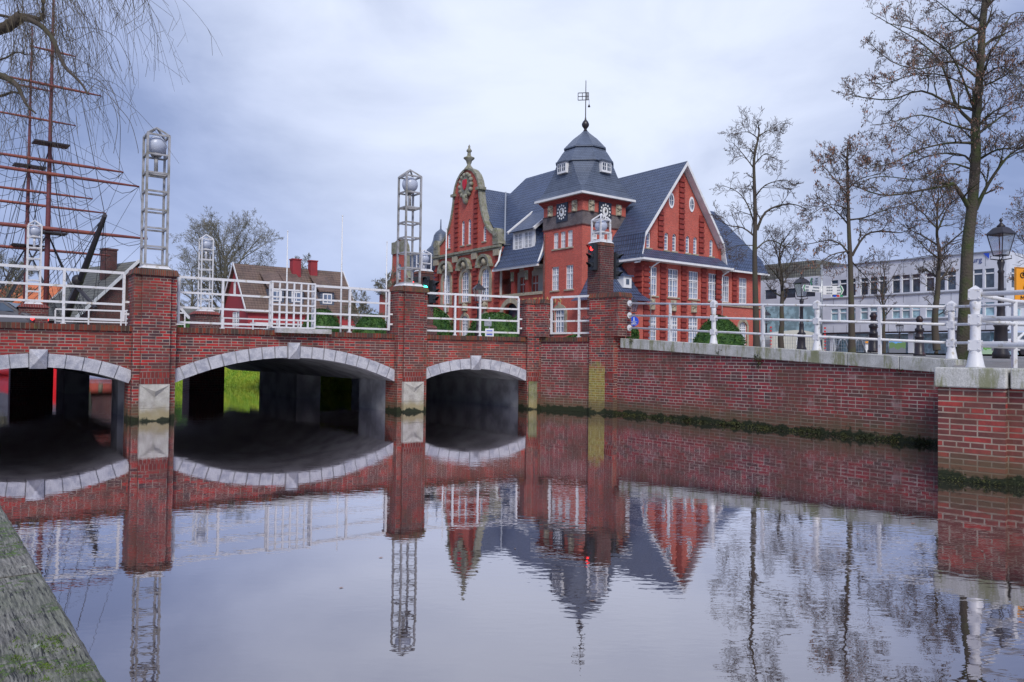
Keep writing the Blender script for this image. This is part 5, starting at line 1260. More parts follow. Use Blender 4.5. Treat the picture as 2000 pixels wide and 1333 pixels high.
for s_ in (19.5, 22, 24.5, 27, 29.5, 32): p = MB(); p.face([BL(s_, -.1, 8.9), BL(s_+1.6, -.1, 8.9), BL(s_+1.6, -.1, 10), BL(s_, -.1, 10)]); p.build('window', M['dark_pane'], blk, uv=False)
a = MB(); a.box(1, 12, 20, 38, 11.2, 13.2, BI); a.build('rooftop_plant_room', M['grey_tiles'], blk)
for k in range(4):
    a = MB(); fbar(a, BL, 18.9+k*2.6, 21.3+k*2.6, .02, .08, 4.6, 8.0); a.build('glass_panel', M['teal'], blk, uv=False)
M['logo_blue'] = mat('logo_blue', (.03, .10, .62), .4); M['sign_text'] = mat('sign_text_blue', (.10, .13, .30), .5)
text('burg', BL, 3.3, 11.25, .68, M['sign_text'], blk, flip=-1)
a = MB(); a.poly([BL(1.95, .03, 12.02), BL(1.45, .03, 12.02), BL(1.45, .03, 11.5)], BL(0, .05, 0)-BL(0, 0, 0)); a.build('blue_triangle_logo', M['logo_blue'], blk)

# ------------------------------------------------------------------ sailing ship
ax = Vector((.65, -.76, 0)).normalized(); yd = Vector((.76, .65, 0)).normalized()
MA = Vector((-30.4, 50, 0)); MBm = MA-ax*8.1; BOW = MA+ax*6.9
ship = empty('sailing_ship', V3(MA, 0), math.atan2(ax.y, ax.x), 'moored two-masted sailing ship with red masts and yards', 'ship')
hull = MB(); st_ = 14; Ls = 27; rows_ = [(-.4, .55), (.25, .85), (.85, .98), (1.4, 1.0), (1.95, 1.03)]
def hullp(i, j, sg):
    t = i/st_; x = -Ls*t+7.4; wf_ = math.sin(min(1, t*2.6+.04)*math.pi/2)*(1 if t < .75 else 1-(t-.75)*1.8); z, k = rows_[j]
    sheer = (1.5*(1-t*2.4)**2 if t < .42 else .0)*(j/4); p = MA+ax*(x-(.9*(1-j/4) if i == 0 else 0))+yd*(sg*3.0*wf_*k); return Vector((p.x, p.y, z+sheer))
for sg in (-1, 1):
    for i in range(st_):
        for j in range(4): hull.face([hullp(i, j, sg), hullp(i+1, j, sg), hullp(i+1, j+1, sg), hullp(i, j+1, sg)], 0 if j < 2 else 1)
for j in range(4): hull.face([hullp(0, j, -1), hullp(0, j, 1), hullp(0, j+1, 1), hullp(0, j+1, -1)], 0 if j < 2 else 1); hull.face([hullp(st_, j, -1), hullp(st_, j, 1), hullp(st_, j+1, 1), hullp(st_, j+1, -1)], 0 if j < 2 else 1)
hull.build('hull', [M['red_hull'], M['black_hull']], ship, uv=False)
dk = MB()
for i in range(st_): dk.face([hullp(i, 4, -1)-Vector((0, 0, .4)), hullp(i, 4, 1)-Vector((0, 0, .4)), hullp(i+1, 4, 1)-Vector((0, 0, .4)), hullp(i+1, 4, -1)-Vector((0, 0, .4))])
dk.build('deck', M['bark'], ship, uv=False)
def mast(P, r, z1, rk=0):
    m_ = MB(); t = P+ax*0; m_.path([V3(P, 1.5), V3(P, 9), V3(P, 15.5), V3(P, z1*.8), V3(P, z1)], [r*.62, r*.6, r*.45, r*.33, r*.2], 12); o = m_.build('mast', M['mast'], ship, uv=False)
    for z in (9.2, 15.0):
        m_ = MB(); m_.box(-.25, .9, -1.0, 1.0, 0, .09, Matrix.Translation(V3(P, z)) @ Matrix.Rotation(math.atan2(ax.y, ax.x), 4, 'Z'))
        m_.build('top_platform', M['spar'], o, uv=False)
    return o
mast(MA, .26, 28.5); mast(MBm, .24, 25.5)
def rightend(P, px, py):   # yard tip seen at px,py on the vertical plane through the mast
    d = ray(px, py); A = P; # solve (A + yd*t).xy on ray
    k = d.x/d.y; t = (k*A.y-A.x)/(yd.x-k*yd.y); Y = A.y+yd.y*t; return t, at(px, py, Y)
yds = []
def yard(P, mpx, mpy, tpx, tpy, r=.15):
    r *= .62
    t, tip = rightend(P+ax*.35, tpx, tpy); z = tip.z; c = P+ax*.35; a_ = V3(c-yd*t, z); b_ = V3(c+yd*t, z); m_ = MB()
    m_.path([a_, lerp(a_, b_, .12), lerp(a_, b_, .35), lerp(a_, b_, .5), lerp(a_, b_, .65), lerp(a_, b_, .88), b_], [r*.5, r*.75, r, r*1.1, r, r*.75, r*.5], 10); o = m_.build('yard', M['yard'], ship, uv=False)
    f_ = MB(); n = 5
    for s_ in range(n):     # sagging foot ropes
        p0, p1 = lerp(a_, b_, s_/n), lerp(a_, b_, (s_+1)/n); f_.path([p0, lerp(p0, p1, .25)-Vector((0, 0, .45)), lerp(p0, p1, .5)-Vector((0, 0, .62)), lerp(p0, p1, .75)-Vector((0, 0, .45)), p1], .022, 3)
    f_.build('foot_rope', M['rope'], o, uv=False); yds.append((a_, b_)); return a_, b_
for tpx, tpy, r in ((148, 111, .12), (198, 188, .14), (241, 337, .17), (272, 365, .18), (288, 467, .22)): yard(MA, 0, 0, tpx, tpy, r)
for tpx, tpy, r in ((110, 181, .12), (148, 246, .13), (181, 389, .15), (207, 417, .16), (216, 500, .18)): yard(MBm, 0, 0, tpx, tpy, r)
b0 = V3(BOW-ax*.8, 3.4); tip = at(205, 421, 38.2); m_ = MB(); m_.path([b0, lerp(b0, tip, .5), tip], [.21, .18, .11], 10); m_.build('bowsprit', M['spar'], ship, uv=False)
m_ = MB(); m_.bar(at(150, 560, 42.5), at(187, 602, 41), .14); m_.bar(at(150, 560, 42.5), at(136, 590, 43.5), .2); m_.sphere(at(152, 548, 42.3), .32, 8, 6); m_.build('bowsprit_bracket', M['spar'], ship, uv=False)
rg_ = MB(); rr = random.Random(5)
def rope(a_, b_, r=.018, sag=.0):
    a_, b_ = Vector(a_), Vector(b_)
    rg_.path([a_, lerp(a_, b_, .33)-Vector((0, 0, sag)), lerp(a_, b_, .67)-Vector((0, 0, sag)), b_], r, 3, cap=False)
for P, top_ in ((MA, 27), (MBm, 24)):
    for z in (top_, 20, 15, 15, 9.2, 9.2, 9.2):
        for sg in (-1, 1): q = P-ax*rr.uniform(-.5, 3)+yd*sg*2.8; rope(V3(P, z), V3(q, 3))
for z in (27, 22, 17, 12): rope(V3(MA, z), lerp(b0, tip, .35+.65*(z-12)/15), .02)
for z in (24, 18, 12): rope(V3(MBm, z), V3(MA, z*.7), .02)
for a_, b_ in yds:
    mid = lerp(a_, b_, .5)
    rope(a_, mid+Vector((0, 0, 2.0)), .014); rope(b_, mid+Vector((0, 0, 2.0)), .014)
for k in range(len(yds)-1):
    if k == 4: continue
    for e in (0, 1): rope(yds[k][e], lerp(yds[k+1][0], yds[k+1][1], .5 if rr.random() < .3 else (0 if e == 0 else 1)), .014, .2); 
for a_, b_ in yds[2:5]: rope(b_, V3(MA+ax*5, 4), .014, .2); rope(b_, V3(MBm, 9), .014, .4)
for k in range(10): rope(tip-Vector((0, 0, .05)), V3(BOW-ax*rr.uniform(0, 6)+yd*rr.uniform(-2.5, 2.5), rr.uniform(3, 4)), .014, .15)
rg_.build('rigging', M['rope'], ship, uv=False, recalc=False)
for P, sg in ((MA, -1), (MA, 1), (MBm, -1), (MBm, 1)):      # shrouds with ratlines
        shr = MB()
        feet = [P-ax*(.4+.7*k)+yd*sg*2.9 for k in range(4)]
        for q in feet: shr.path([V3(q, 3), V3(P, 9.3)], .028, 3, cap=False)
        for j in range(1, 13):
            t_ = j/14; shr.path([lerp(V3(feet[0], 3), V3(P, 9.3), t_), lerp(V3(feet[3], 3), V3(P, 9.3), t_)], .015, 3, cap=False)
        for q in feet[:2]: shr.path([lerp(V3(q, 9.3), V3(P, 9.3), .7), V3(P, 15.2)], .022, 3, cap=False)
        shr.build('shrouds', M['rope'], ship, uv=False, recalc=False)

# ------------------------------------------------------------------ street furniture
def street_lamp(px, ytop, Y, lab, base=None, s=1.0):
    top = at(px, ytop, Y); z0 = GZ if base is None else base; H = top.z-z0; x = top.x; k = s
    root = empty('street_lamp', (x, Y, z0), R(20), lab, 'street lamp', 'old-style black street lanterns'); I = PM[root.name]
    g = H-1.02*k
    a = MB(); a.lathe((0, 0, 0), [(.19*k, 0), (.19*k, .12), (.155*k, .2), (.14*k, .75*min(1, g/2.4)), (.17*k, .8*min(1, g/2.4)), (.10*k, .9*min(1, g/2.4)), (.085*k, 1.2*min(1, g/2.4)), (.095*k, 1.25*min(1, g/2.4)), (.07*k, 1.3*min(1, g/2.4)), (.06*k, g-.35*k), (.08*k, g-.3*k), (.05*k, g-.25*k), (.085*k, g-.08*k), (.07*k, g)], 14, T=I); a.build('pole', M['iron'], root, uv=False)
    a = MB(); w0_, w1_ = .115*k, .21*k; zb, zt = g+.10*k, g+.62*k
    for sx, sy in ((-1, -1), (1, -1), (1, 1), (-1, 1)): a.bar(I@Vector((sx*w0_, sy*w0_, zb)), I@Vector((sx*w1_, sy*w1_, zt)), .022*k); a.path([I@Vector((0, 0, g-.02)), I@Vector((sx*.16*k, sy*.16*k, g+.02*k)), I@Vector((sx*.15*k, sy*.15*k, zb))], .014*k, 5)
    for w_, z in ((w0_, zb), (w1_, zt)): a.box(-w_-.01, w_+.01, -w_-.01, -w_+.015, z-.012, z+.012, I); a.box(-w_-.01, w_+.01, w_-.015, w_+.01, z-.012, z+.012, I); a.box(-w_-.01, -w_+.015, -w_, w_, z-.012, z+.012, I); a.box(w_-.015, w_+.01, -w_, w_, z-.012, z+.012, I)
    a.build('lantern_frame', M['iron'], root, uv=False)
    a = MB()
    for q in range(4):
        J = I@Matrix.Rotation(q*math.pi/2, 4, 'Z'); a.face([J@Vector((-w0_*.9, -w0_, zb)), J@Vector((w0_*.9, -w0_, zb)), J@Vector((w1_*.92, -w1_, zt)), J@Vector((-w1_*.92, -w1_, zt))])
    a.build('glass', M['lampglass'], root, uv=False)
    a = MB(); a.lathe((0, 0, zt), [(w1_*1.62, 0), (w1_*1.5, .03*k), (w1_*.85, .16*k), (w1_*.55, .19*k)], 4, T=I, ang=math.pi/4, sm=False); a.lathe((0, 0, zt+.18*k), [(.09*k, 0), (.10*k, .03*k), (.05*k, .08*k), (.02*k, .12*k), (.045*k, .17*k), (.02*k, .22*k)], 10, T=I); a.build('lantern_cap', M['iron'], root, uv=False)
    return root
street_lamp(1955, 427, 18, 'nearest black street lantern at the far right', 1.7, .95)
street_lamp(1566, 534, 33, 'black street lantern beside the signpost of white arms', s=1.1)
street_lamp(935, 548, 39, 'black street lantern before the scrolled town hall gable', s=1.15)
street_lamp(1497, 605, 57, 'small distant black street lantern by the glass front')
street_lamp(1757, 628, 68, 'small black street lantern before the landscape banner')
SL_ = street_lamp(1238, 580, 47, 'black street lantern behind the corner pillar with blue round sign')
street_lamp(640, 597, 60, 'small black street lantern between the two left hedges')
street_lamp(513, 612, 76, 'distant black street lantern at the eave of the red house')
street_lamp(494, 612, 78, 'distant black street lantern beside the red house corner')
def pole_sign(): pass
M['sign_blue'] = mat('sign_blue', (.01, .07, .55), .4); M['sign_white'] = mat('sign_white', (.8, .8, .8), .4); M['sign_orange'] = mat('sign_orange', (.85, .33, .01), .4); M['ink'] = mat('sign_black', (.012, .012, .012), .5)
c = at(1238, 628, 46.5); rs = empty('round_sign', (c.x, c.y, c.z-.32), 0, 'round blue path sign with white pedestrian and bicycle symbols', 'sign')
a = MB(); a.path([c, c+Vector((0, .03, 0))], .30, 24); a.build('disc', M['sign_blue'], rs, uv=False)
a = MB(); a.sphere(c+Vector((-.0, -.015, .2)), .035, 8, 6); a.bar(c+Vector((0, -.015, .17)), c+Vector((0, -.015, .07)), .06, .02); a.bar(c+Vector((0, -.015, .08)), c+Vector((-.06, -.015, .0)), .03, .02); a.bar(c+Vector((0, -.015, .08)), c+Vector((.06, -.015, .0)), .03, .02)
a.bar(c+Vector((-.2, -.015, -.03)), c+Vector((.2, -.015, -.03)), .015, .015)
def wheel(mb, c, r, t=.012, ax_=Vector((1, 0, 0))):
    n = 16
    for i in range(n): mb.bar(c+ax_*r*math.cos(2*math.pi*i/n)+Vector((0, 0, r*math.sin(2*math.pi*i/n))), c+ax_*r*math.cos(2*math.pi*(i+1)/n)+Vector((0, 0, r*math.sin(2*math.pi*(i+1)/n))), t)
def bicycle(mb, c, s, ax_=Vector((1, 0, 0)), t=.012):
    z = Vector((0, 0, 1)); wheel(mb, c-ax_*.55*s, .33*s, t, ax_); wheel(mb, c+ax_*.55*s, .33*s, t, ax_)
    P = [(-.55, 0), (-.15, 0), (.35, .5), (-.25, .45), (-.55, 0)]
    for p, q in zip(P[:-1], P[1:]): mb.bar(c+ax_*p[0]*s+z*p[1]*s, c+ax_*q[0]*s+z*q[1]*s, t)
    for p, q in (((-.15, 0), (-.28, .58)), ((-.38, .58), (-.18, .58)), ((.55, 0), (.33, .62)), ((.33, .62), (.5, .66))): mb.bar(c+ax_*p[0]*s+z*p[1]*s, c+ax_*q[0]*s+z*q[1]*s, t)
bicycle(a, c+Vector((0, -.015, -.17)), .17, t=.014); a.build('symbols', M['sign_white'], rs, uv=False)
# signpost
c = at(1605, 517, 32); sp_ = empty('signpost', (c.x, c.y, GZ), 0, 'grey signpost with three white cycle-route arms', 'signpost')
a = MB(); a.path([V3(c, GZ), c], .045, 10); a.build('pole', M['galv'], sp_, uv=False)
def arm(px0, px1, py0, py1, Y1, lab, arrow, rows=2):
    # arm starts at the pole; y span given at the pole, runs towards px1 at depth Y1
    p0 = at(px0, py0, 32); p1 = at(px0, py1, 32); q = pt(px1, Y1, (p0.z+p1.z)/2); d = (V3(q, 0)-V3(p0, 0)); h = p0.z-p1.z; n = d.normalized(); o = Vector((-n.y, n.x, 0)); o = o if o.y < 0 else -o
    L_ = d.length; a = MB(); P = [(0, 0), (L_-.08, 0), (L_, h/2), (L_-.08, h), (0, h)] if arrow else [(0, 0), (L_, 0), (L_, h), (0, h)]
    a.poly([V3(p0, p1.z)+n*x+Vector((0, 0, z)) for x, z in P], o*.03); A_ = a.build('sign_arm', M['sign_white'], sp_, uv=False)
    b = MB(); rr = random.Random(int(px1)); base = V3(p0, p1.z)+o*.04
    for k in range(rows):
        z = h*(k+.5)/rows; x = .15
        while x < L_*.45: w_ = rr.uniform(.04, .09); b.bar(base+n*x+Vector((0, 0, z)), base+n*(x+w_)+Vector((0, 0, z)), .02, .05); x += w_+.02
        b.bar(base+n*L_*.68+Vector((0, 0, z)), base+n*L_*.84+Vector((0, 0, z)), .02, .05)
    b.build('small_print', M['galv'], A_, uv=False); g = MB(); base = V3(p0, p1.z)+o*.045
    g.bar(base+n*(L_-.14), base+n*(L_-.06)+Vector((0, 0, h/2)), .03); g.bar(base+n*(L_-.06)+Vector((0, 0, h/2)), base+n*(L_-.14)+Vector((0, 0, h)), .03); g.build('green_chevron', M['green_chev'], A_, uv=False)
    return V3(p0, p1.z)+n*(L_*.75), n, o
M['green_chev'] = mat('route_green', (.02, .30, .12), .5); M['route_red'] = mat('route_red', (.6, .03, .03), .5)
arm(1604, 1583, 541, 556, 32.6, '', False, 3); arm(1603, 1566, 560, 572, 31.4, '', True, 2)
e, n_, o_ = arm(1607, 1648, 559, 576, 31.8, '', True, 3)
for k, mt in ((0, 'sign_blue'), (1, 'route_red'), (2, 'green_chev')):
    b = MB(); p = e+n_*(-.2+.13*k)+Vector((0, 0, -.10)); b.poly([p, p+n_*.11, p+n_*.11+Vector((0, 0, .08)), p+Vector((0, 0, .08))], o_*.02); b.build('route_badge', M[mt], sp_, uv=False)
# bollards
def bollard(px, ytop, Y, lab, z0):
    t = at(px, ytop, Y); H = t.z-z0; a = MB(); k = H/1.45
    a.lathe((0, 0, 0), [(.20*k, 0), (.20*k, .08*k), (.17*k, .1*k), (.155*k, .5*k), (.135*k, .62*k), (.16*k, .65*k), (.16*k, .70*k), (.12*k, .74*k), (.12*k, .86*k), (.155*k, .9*k), (.155*k, .98*k), (.10*k, 1.02*k), (.10*k, 1.25*k), (.125*k, 1.28*k), (.125*k, 1.33*k), (.08*k, 1.42*k), (.02, 1.45*k)], 16)
    root = empty('bollard', (t.x, Y, z0), 0, lab, 'bollard', 'cast iron bollards on the promenade'); b = MB(); b.v, b.f, b.m, b.sm = a.v, a.f, a.m, a.sm; b.tf(PM[root.name]); b.build('shaft', M['bollard_iron'], root, uv=False)
bollard(1796, 617, 23, 'black cast iron bollard nearer the big tree', 1.78); bollard(1706, 610, 21.5, 'rusty brown iron bollard behind the thin rail upright', 1.85)
for px, w_, lab in ((1646, 27, 'grey steel bicycle hoop left of the middle tree'), (1678, 24, 'grey steel bicycle hoop right of the middle tree')):
    c = at(px, 662, 31); a = MB(); hw = w_/2/F*31; P = [Vector((c.x-hw, 31, GZ-.05))]
    for k in range(9): q = math.pi-math.pi*k/8; P.append(Vector((c.x+hw*.55*math.cos(q), 31, c.z-.18+.16*math.sin(q))))
    P.append(Vector((c.x+hw, 31, GZ-.05))); a.path(P, .035, 8); solo(a, 'bicycle_hoop', M['galv'], (c.x, 31, GZ), 0, lab, 'bicycle stand', 'steel bicycle hoops', uv=False)
# orange diversion sign
c0 = at(1981, 522, 15.5); d_ = Vector((.97, .22, 0)).normalized(); sg_ = empty('diversion_sign', V3(c0+d_*.35, 1.6), math.atan2(d_.y, d_.x), 'orange cycle diversion sign with bicycle and turn arrow', 'sign')
zt = c0.z; zb = at(1981, 573, 15.5).z; fS = lambda x, o, z: c0+d_*x+Vector((d_.y, -d_.x, 0))*o+Vector((0, 0, z-c0.z))
a = MB(); fbar(a, fS, 0, .78, 0, .02, zb, zt); a.build('board', M['sign_orange'], sg_, uv=False)
a = MB(); fbar(a, fS, .03, .75, .02, .024, zb+.02, zt-.02); q = [(.0, .78)]; a = MB()
for x0, x1, z0, z1 in ((.01, .77, zt-.022, zt-.01), (.01, .77, zb+.01, zb+.022), (.01, .022, zb+.01, zt-.01), (.758, .77, zb+.01, zt-.01)): fbar(a, fS, x0, x1, .02, .024, z0, z1)
bicycle(a, fS(.26, .03, zt-.16), .155, d_, .012)
P = [fS(.22, .03, zb+.06), fS(.22, .03, zb+.13), fS(.26, .03, zb+.19), fS(.36, .03, zb+.20), fS(.5, .03, zb+.2)]
for p, q in zip(P[:-1], P[1:]): a.bar(p, q, .03)
a.bar(fS(.4, .03, zb+.25), fS(.4, .03, zb+.15), .03); a.build('symbols', M['ink'], sg_, uv=False)
a = MB(); fbar(a, fS, 0, .78, 0, .02, zb-.19, zb-.01); a.build('place_board', M['sign_orange'], sg_, uv=False); text('Meppen', fS, .12, zb-.15, .15, M['ink'], sg_, depth=.004, o=.025)
a = MB(); fbar(a, fS, -.09, .7, -.03, -.01, zb-.29, zb-.12); a.build('rear_board', M['galv'], sg_, uv=False)
a = MB(); a.path([fS(.35, -.05, 1.6), fS(.35, -.05, zt+.05)], .03, 8); a.build('pole', M['galv'], sg_, uv=False)
# small notice by the hedge
c = at(956, 620, 34); ns = empty('notice_post', (c.x, 34, GZ), 0, 'slim post with small white notice before the hedge', 'sign'); a = MB(); a.path([V3(c, GZ), c], .03, 8); a.build('pole', M['galv'], ns, uv=False)
p = at(956, 652, 33.9); a = MB(); a.box(p.x-.19, p.x+.19, 33.88, 33.92, p.z-.22, p.z+.22); a.build('board', M['sign_white'], ns, uv=False); p = at(953, 632, 33.9); a = MB(); a.box(p.x-.16, p.x+.16, 33.88, 33.92, p.z-.12, p.z+.12); a.build('small_board', M['galv'], ns, uv=False)
a = MB(); p = at(956, 651, 33.86)
for k in range(3): a.box(p.x-.13, p.x+.13, 33.86, 33.875, p.z-.08+.08*k, p.z-.04+.08*k)
a.build('print', M['sign_blue'], ns, uv=False)
# flagpoles
for px, yt, Y, lab in ((562, 452, 50, 'thin white flagpole rising through the lattice screen'), (669, 422, 45, 'tallest white flagpole at the right end of the red house'), (756, 473, 54, 'white flagpole left of the middle bridge pillar'), (872, 447, 46, 'white flagpole in front of the scrolled gable')):
    t = at(px, yt, Y); a = MB(); a.path([V3(t, 0), V3(t, 3), V3(t, t.z-GZ)], [.06, .055, .03], 8); a.sphere(V3(t, t.z-GZ), .05, 8, 6); a.tf(Matrix.Translation((0, 0, GZ))); solo(a, 'flagpole', M['white'], (t.x, Y, GZ), 0, lab, 'flagpole', 'white flagpoles on the green', uv=False)
# trailer, fence, banners
c = at(1558, 645, 46); tr_ = empty('site_trailer', (c.x, 46, GZ), 0, 'cream round-topped trailer behind the mesh fence', 'trailer'); hw = 1.62
a = MB(); n = 14; P = []
for i in range(n+1): q = math.pi*i/n; P.append(Vector((c.x+hw*math.cos(q), 46, c.z-.75+.75*math.sin(q))))
P = [Vector((c.x+hw, 46, 2.15))]+P+[Vector((c.x-hw, 46, 2.15))]; a.poly(P, (0, 3, 0)); a.build('body', M['cream2'] if 'cream2' in M else mat('cream_body', (.55, .54, .47), .5, noise=(1, (.48, .47, .42), .4, .7)), tr_, uv=False)
for sx in (-1, 1):
    for k in range(8): a = MB(); a.box(c.x+sx*hw-.05, c.x+sx*hw+.05, 45.95, 45.99, 2.1+k*.2, 2.2+k*.2); a.build('warning_mark', M['route_red'], tr_, uv=False)
a = MB(); a.box(c.x-.1, c.x+.02, 45.97, 45.995, 2.5, 2.8); a.build('label_plate', M['sign_white'], tr_, uv=False)
a = MB(); a.box(c.x-.6, c.x+.6, 46.3, 46.9, 1.95, 2.2); a.build('wheels', M['iron'], tr_, uv=False)
fn_ = empty('mesh_fence', (14.5, 44, GZ), 0, 'light wire mesh construction fence in front of the trailer', 'fence'); x0 = pt(1486, 44, 3).x; x1 = pt(1700, 44, 3).x
a = MB(); k = 0; x = x0
while x < x1: a.box(x-.006, x+.006, 43.99, 44.01, GZ, 3.0); x += .14
for z in (2.15, 2.35, 2.55, 2.75): a.box(x0, x1, 43.985, 44.005, z-.006, z+.006)
a.build('mesh', M['galv'], fn_, uv=False); a = MB()
for k in range(4): q = lerp(x0, x1, k/3); a.path([(q, 44, GZ), (q, 44, 3.05)], .025, 6)
for z in (2.05, 3.02): a.path([(x0, 44, z), (x1, 44, z)], .022, 6)
a.build('frame', M['galv'], fn_, uv=False)
def banner(px0, px1, py0, Y, lab, cols, name='banner'):
    p, q = at(px0, py0, Y), at(px1, py0, Y); r_ = empty(name, ((p.x+q.x)/2, Y, GZ), 0, lab, 'banner', 'printed banners on the site hoarding'); a = MB(); a.box(p.x, q.x, Y, Y+.04, 1.98, p.z); 
    a.build('sheet', cols, r_); a = MB()
    for x in (p.x, q.x): a.path([(x, Y+.06, GZ), (x, Y+.06, p.z+.05)], .03, 6)
    a.build('posts', M['galv'], r_, uv=False); return r_
def picture(name, skyc, midc, lowc, sc):
    g = G(name); pos = g.n('ShaderNodeNewGeometry').outputs['Position']; s = g.n('ShaderNodeSeparateXYZ'); g.l(pos, s.inputs[0]); n = g.noise(pos, sc, 6, .6)
    z = g.math('ADD', s.outputs[2], g.math('MULTIPLY', n, .8)); c = g.mix(g.rng(z, 2.9, 2.95), lowc, midc); c = g.mix(g.rng(z, 3.35, 3.4), c, skyc); g.l(c, g.b.inputs['Base Color']); return g.m
banner(1690, 1722, 668, 52, 'white banner with orange top edge behind the rusty bollard', M['sign_white']); 
p, q = at(1690, 667, 51.9), at(1722, 671, 51.9); a = MB(); a.box(p.x, q.x, 51.9, 51.95, q.z, p.z); 
solo(a, 'banner_top_strip', M['sign_orange'], (p.x, 51.9, p.z), 0, 'orange strip along the white banner', 'banner strip') if False else a.build('orange_strip', M['sign_orange'], bpy.data.objects['banner'], uv=False)
banner(1737, 1769, 667, 54, 'banner with blue sky and quarry landscape between two thin trees', picture('landscape_print', (.12, .35, .75), (.12, .22, .08), (.16, .17, .20), 2.5))
banner(1915, 1951, 668, 50, 'banner with green park picture beside the nearest street lantern', picture('park_print', (.25, .50, .30), (.12, .34, .06), (.35, .5, .35), 3.0))

# cars on the bridge road and street
def car(P, rz, lab, paint, z=GZ, lights='rear'):
    root = empty('parked_car', V3(P, z), rz, lab, 'car'); I = PM[root.name]
    prof = [(-2.1, .35), (-2.15, .75), (-2.05, 1.0), (-1.7, 1.08), (-1.15, 1.45), (-.2, 1.52), (.55, 1.42), (1.15, 1.0), (1.95, .85), (2.12, .6), (2.08, .35)]
    a = MB(); n = len(prof); ys = [-.84, -.80, -.62, .62, .80, .84]; rows_ = []
    for y, kz in zip((-.85, -.78, .78, .85), (0, 1, 1, 0)):
        rows_.append([I@Vector((x*(1 if kz else .985), y if z_ < 1.02 else y*.80, z_-(0 if kz else .05)*(z_ > .5))) for x, z_ in prof])
    for r0_, r1_ in zip(rows_[:-1], rows_[1:]):
        for k in range(n): a.face([r0_[k], r0_[(k+1) % n], r1_[(k+1) % n], r1_[k]], sm=True)
    a.face(rows_[0]); a.face(rows_[-1]); a.build('body', paint, root, uv=False)
    a = MB()
    for y in (-1, 1):
        a.face([I@Vector((x, y*.70*(1.1 if z_ < 1.1 else .985), z_)) for x, z_ in ((-1.55, 1.09), (-1.1, 1.4), (.45, 1.38), (1.0, 1.04))])
    for (x0, z0), (x1, z1) in (((-1.72, 1.10), (-1.2, 1.44)), ((.6, 1.42), (1.12, 1.04))): a.face([I@Vector((x0, -.62, z0+.01)), I@Vector((x0, .62, z0+.01)), I@Vector((x1, .58, z1+.01)), I@Vector((x1, -.58, z1+.01))])
    a.build('windows', M['dark_pane'], root, uv=False)
    for x in (-1.35, 1.3):
        for y in (-.8, .8): a = MB(); a.path([I@Vector((x, y-.1, .32)), I@Vector((x, y+.1, .32))], .32, 18); a.build('wheel', M['iron'], root, uv=False)
    for y in (-.62, .62): a = MB(); a.sphere(I@Vector((-2.10, y, .82)), .12, 10, 6, sz=.7); a.build('tail_light', M['red_on'], root, uv=False); a = MB(); a.sphere(I@Vector((2.02, y, .68)), .12, 10, 6, sz=.7); a.build('headlight', M['lampglass'], root, uv=False)
c = pt(-36, 30.6, 2.8); car(c, R(188), 'dark car with lit tail light at the left behind the railing', mat('car_grey', (.10, .10, .11), .25), 2.05)
c = pt(112, 28.5, 2.5); car(c+Vector((1.9, 1.3, -.3)), R(36), 'dark maroon car low behind the railing beside the bow', mat('car_maroon', (.08, .015, .02), .2), 1.15) if False else None
c = pt(2016, 47, 2.6); car(c, R(10), 'white car at the right edge beyond the street lantern', mat('car_white', (.7, .7, .72), .25), 2.0)

# ------------------------------------------------------------------ hedges
def hedge(px, ytop, hwpx, Y, lab, pw=2.2, seed=0, cone=False):
    t = at(px, ytop, Y); H = t.z-GZ; Rr = hwpx/F*Y; rr = random.Random(seed); c = Vector((t.x, Y, GZ))
    def rad(u):  # u 0..1 height
        return Rr*((1-u**pw)**(1/pw) if not cone else (1-u)**.8*(1-.25*u)+.02)
    root = empty('clipped_hedge', c, 0, lab, 'hedge', 'clipped yew domes on the green')
    a = MB(); a.lathe(c, [(max(.02, rad(k/12)*.95), H*.98*k/12) for k in range(13)], 24); a.build('core', M['hedge'], root, uv=False)
    b = MB(); n = int(5200*min(1.5, Rr/1.6*H/2.3)+900)
    for i in range(n):
        u = rr.random()**.85*.999; q = rr.random()*2*math.pi; bump_ = 1+.04*math.sin(q*5+u*7+seed)+.03*math.sin(q*11-u*9); r_ = rad(u)*bump_*(.94+.08*rr.random()+.05*(rr.random() < .06))
        p = c+Vector((r_*math.cos(q), r_*math.sin(q), H*u)); s_ = .05+.06*rr.random()
        d = Vector((math.cos(q)+rr.uniform(-.8, .8), math.sin(q)+rr.uniform(-.8, .8), rr.uniform(-.2, 1))).normalized()*s_; e = Vector((rr.uniform(-1, 1), rr.uniform(-1, 1), rr.uniform(-1, 1)))*s_*.5
        b.face([p-e, p+d, p+e])
    b.build('foliage', M['hedge'], root, uv=False, recalc=False)
hedge(628, 604, 40, 48, 'dark clipped hedge dome right of the lattice screen', seed=1); hedge(727, 614, 40, 50, 'low bright clipped hedge mound left of the middle pillar', 2, seed=2)
hedge(842, 601, 48, 41, 'clipped hedge dome just right of the middle pillar', seed=3); hedge(968, 611, 58, 42, 'wide clipped hedge dome behind the lamp post', seed=4)
hedge(1026, 612, 34, 46, 'small clipped hedge dome before the arched entrance', seed=5); hedge(1404, 617, 52, 46, 'large conical clipped yew before the right wing', 1.6, seed=6)
hedge(1236, 640, 12, 40, 'narrow dark clipped yew behind the corner pillar', 3, seed=7); hedge(1130, 655, 40, 34, 'low hedge just above the short wing wall', 2, seed=8); hedge(30, 640, 30, 62, 'distant hedge left of the ship', 2, seed=9) if False else None
hedge(372, 624, 30, 60, 'hedge beneath the large bare tree', 2, seed=10)

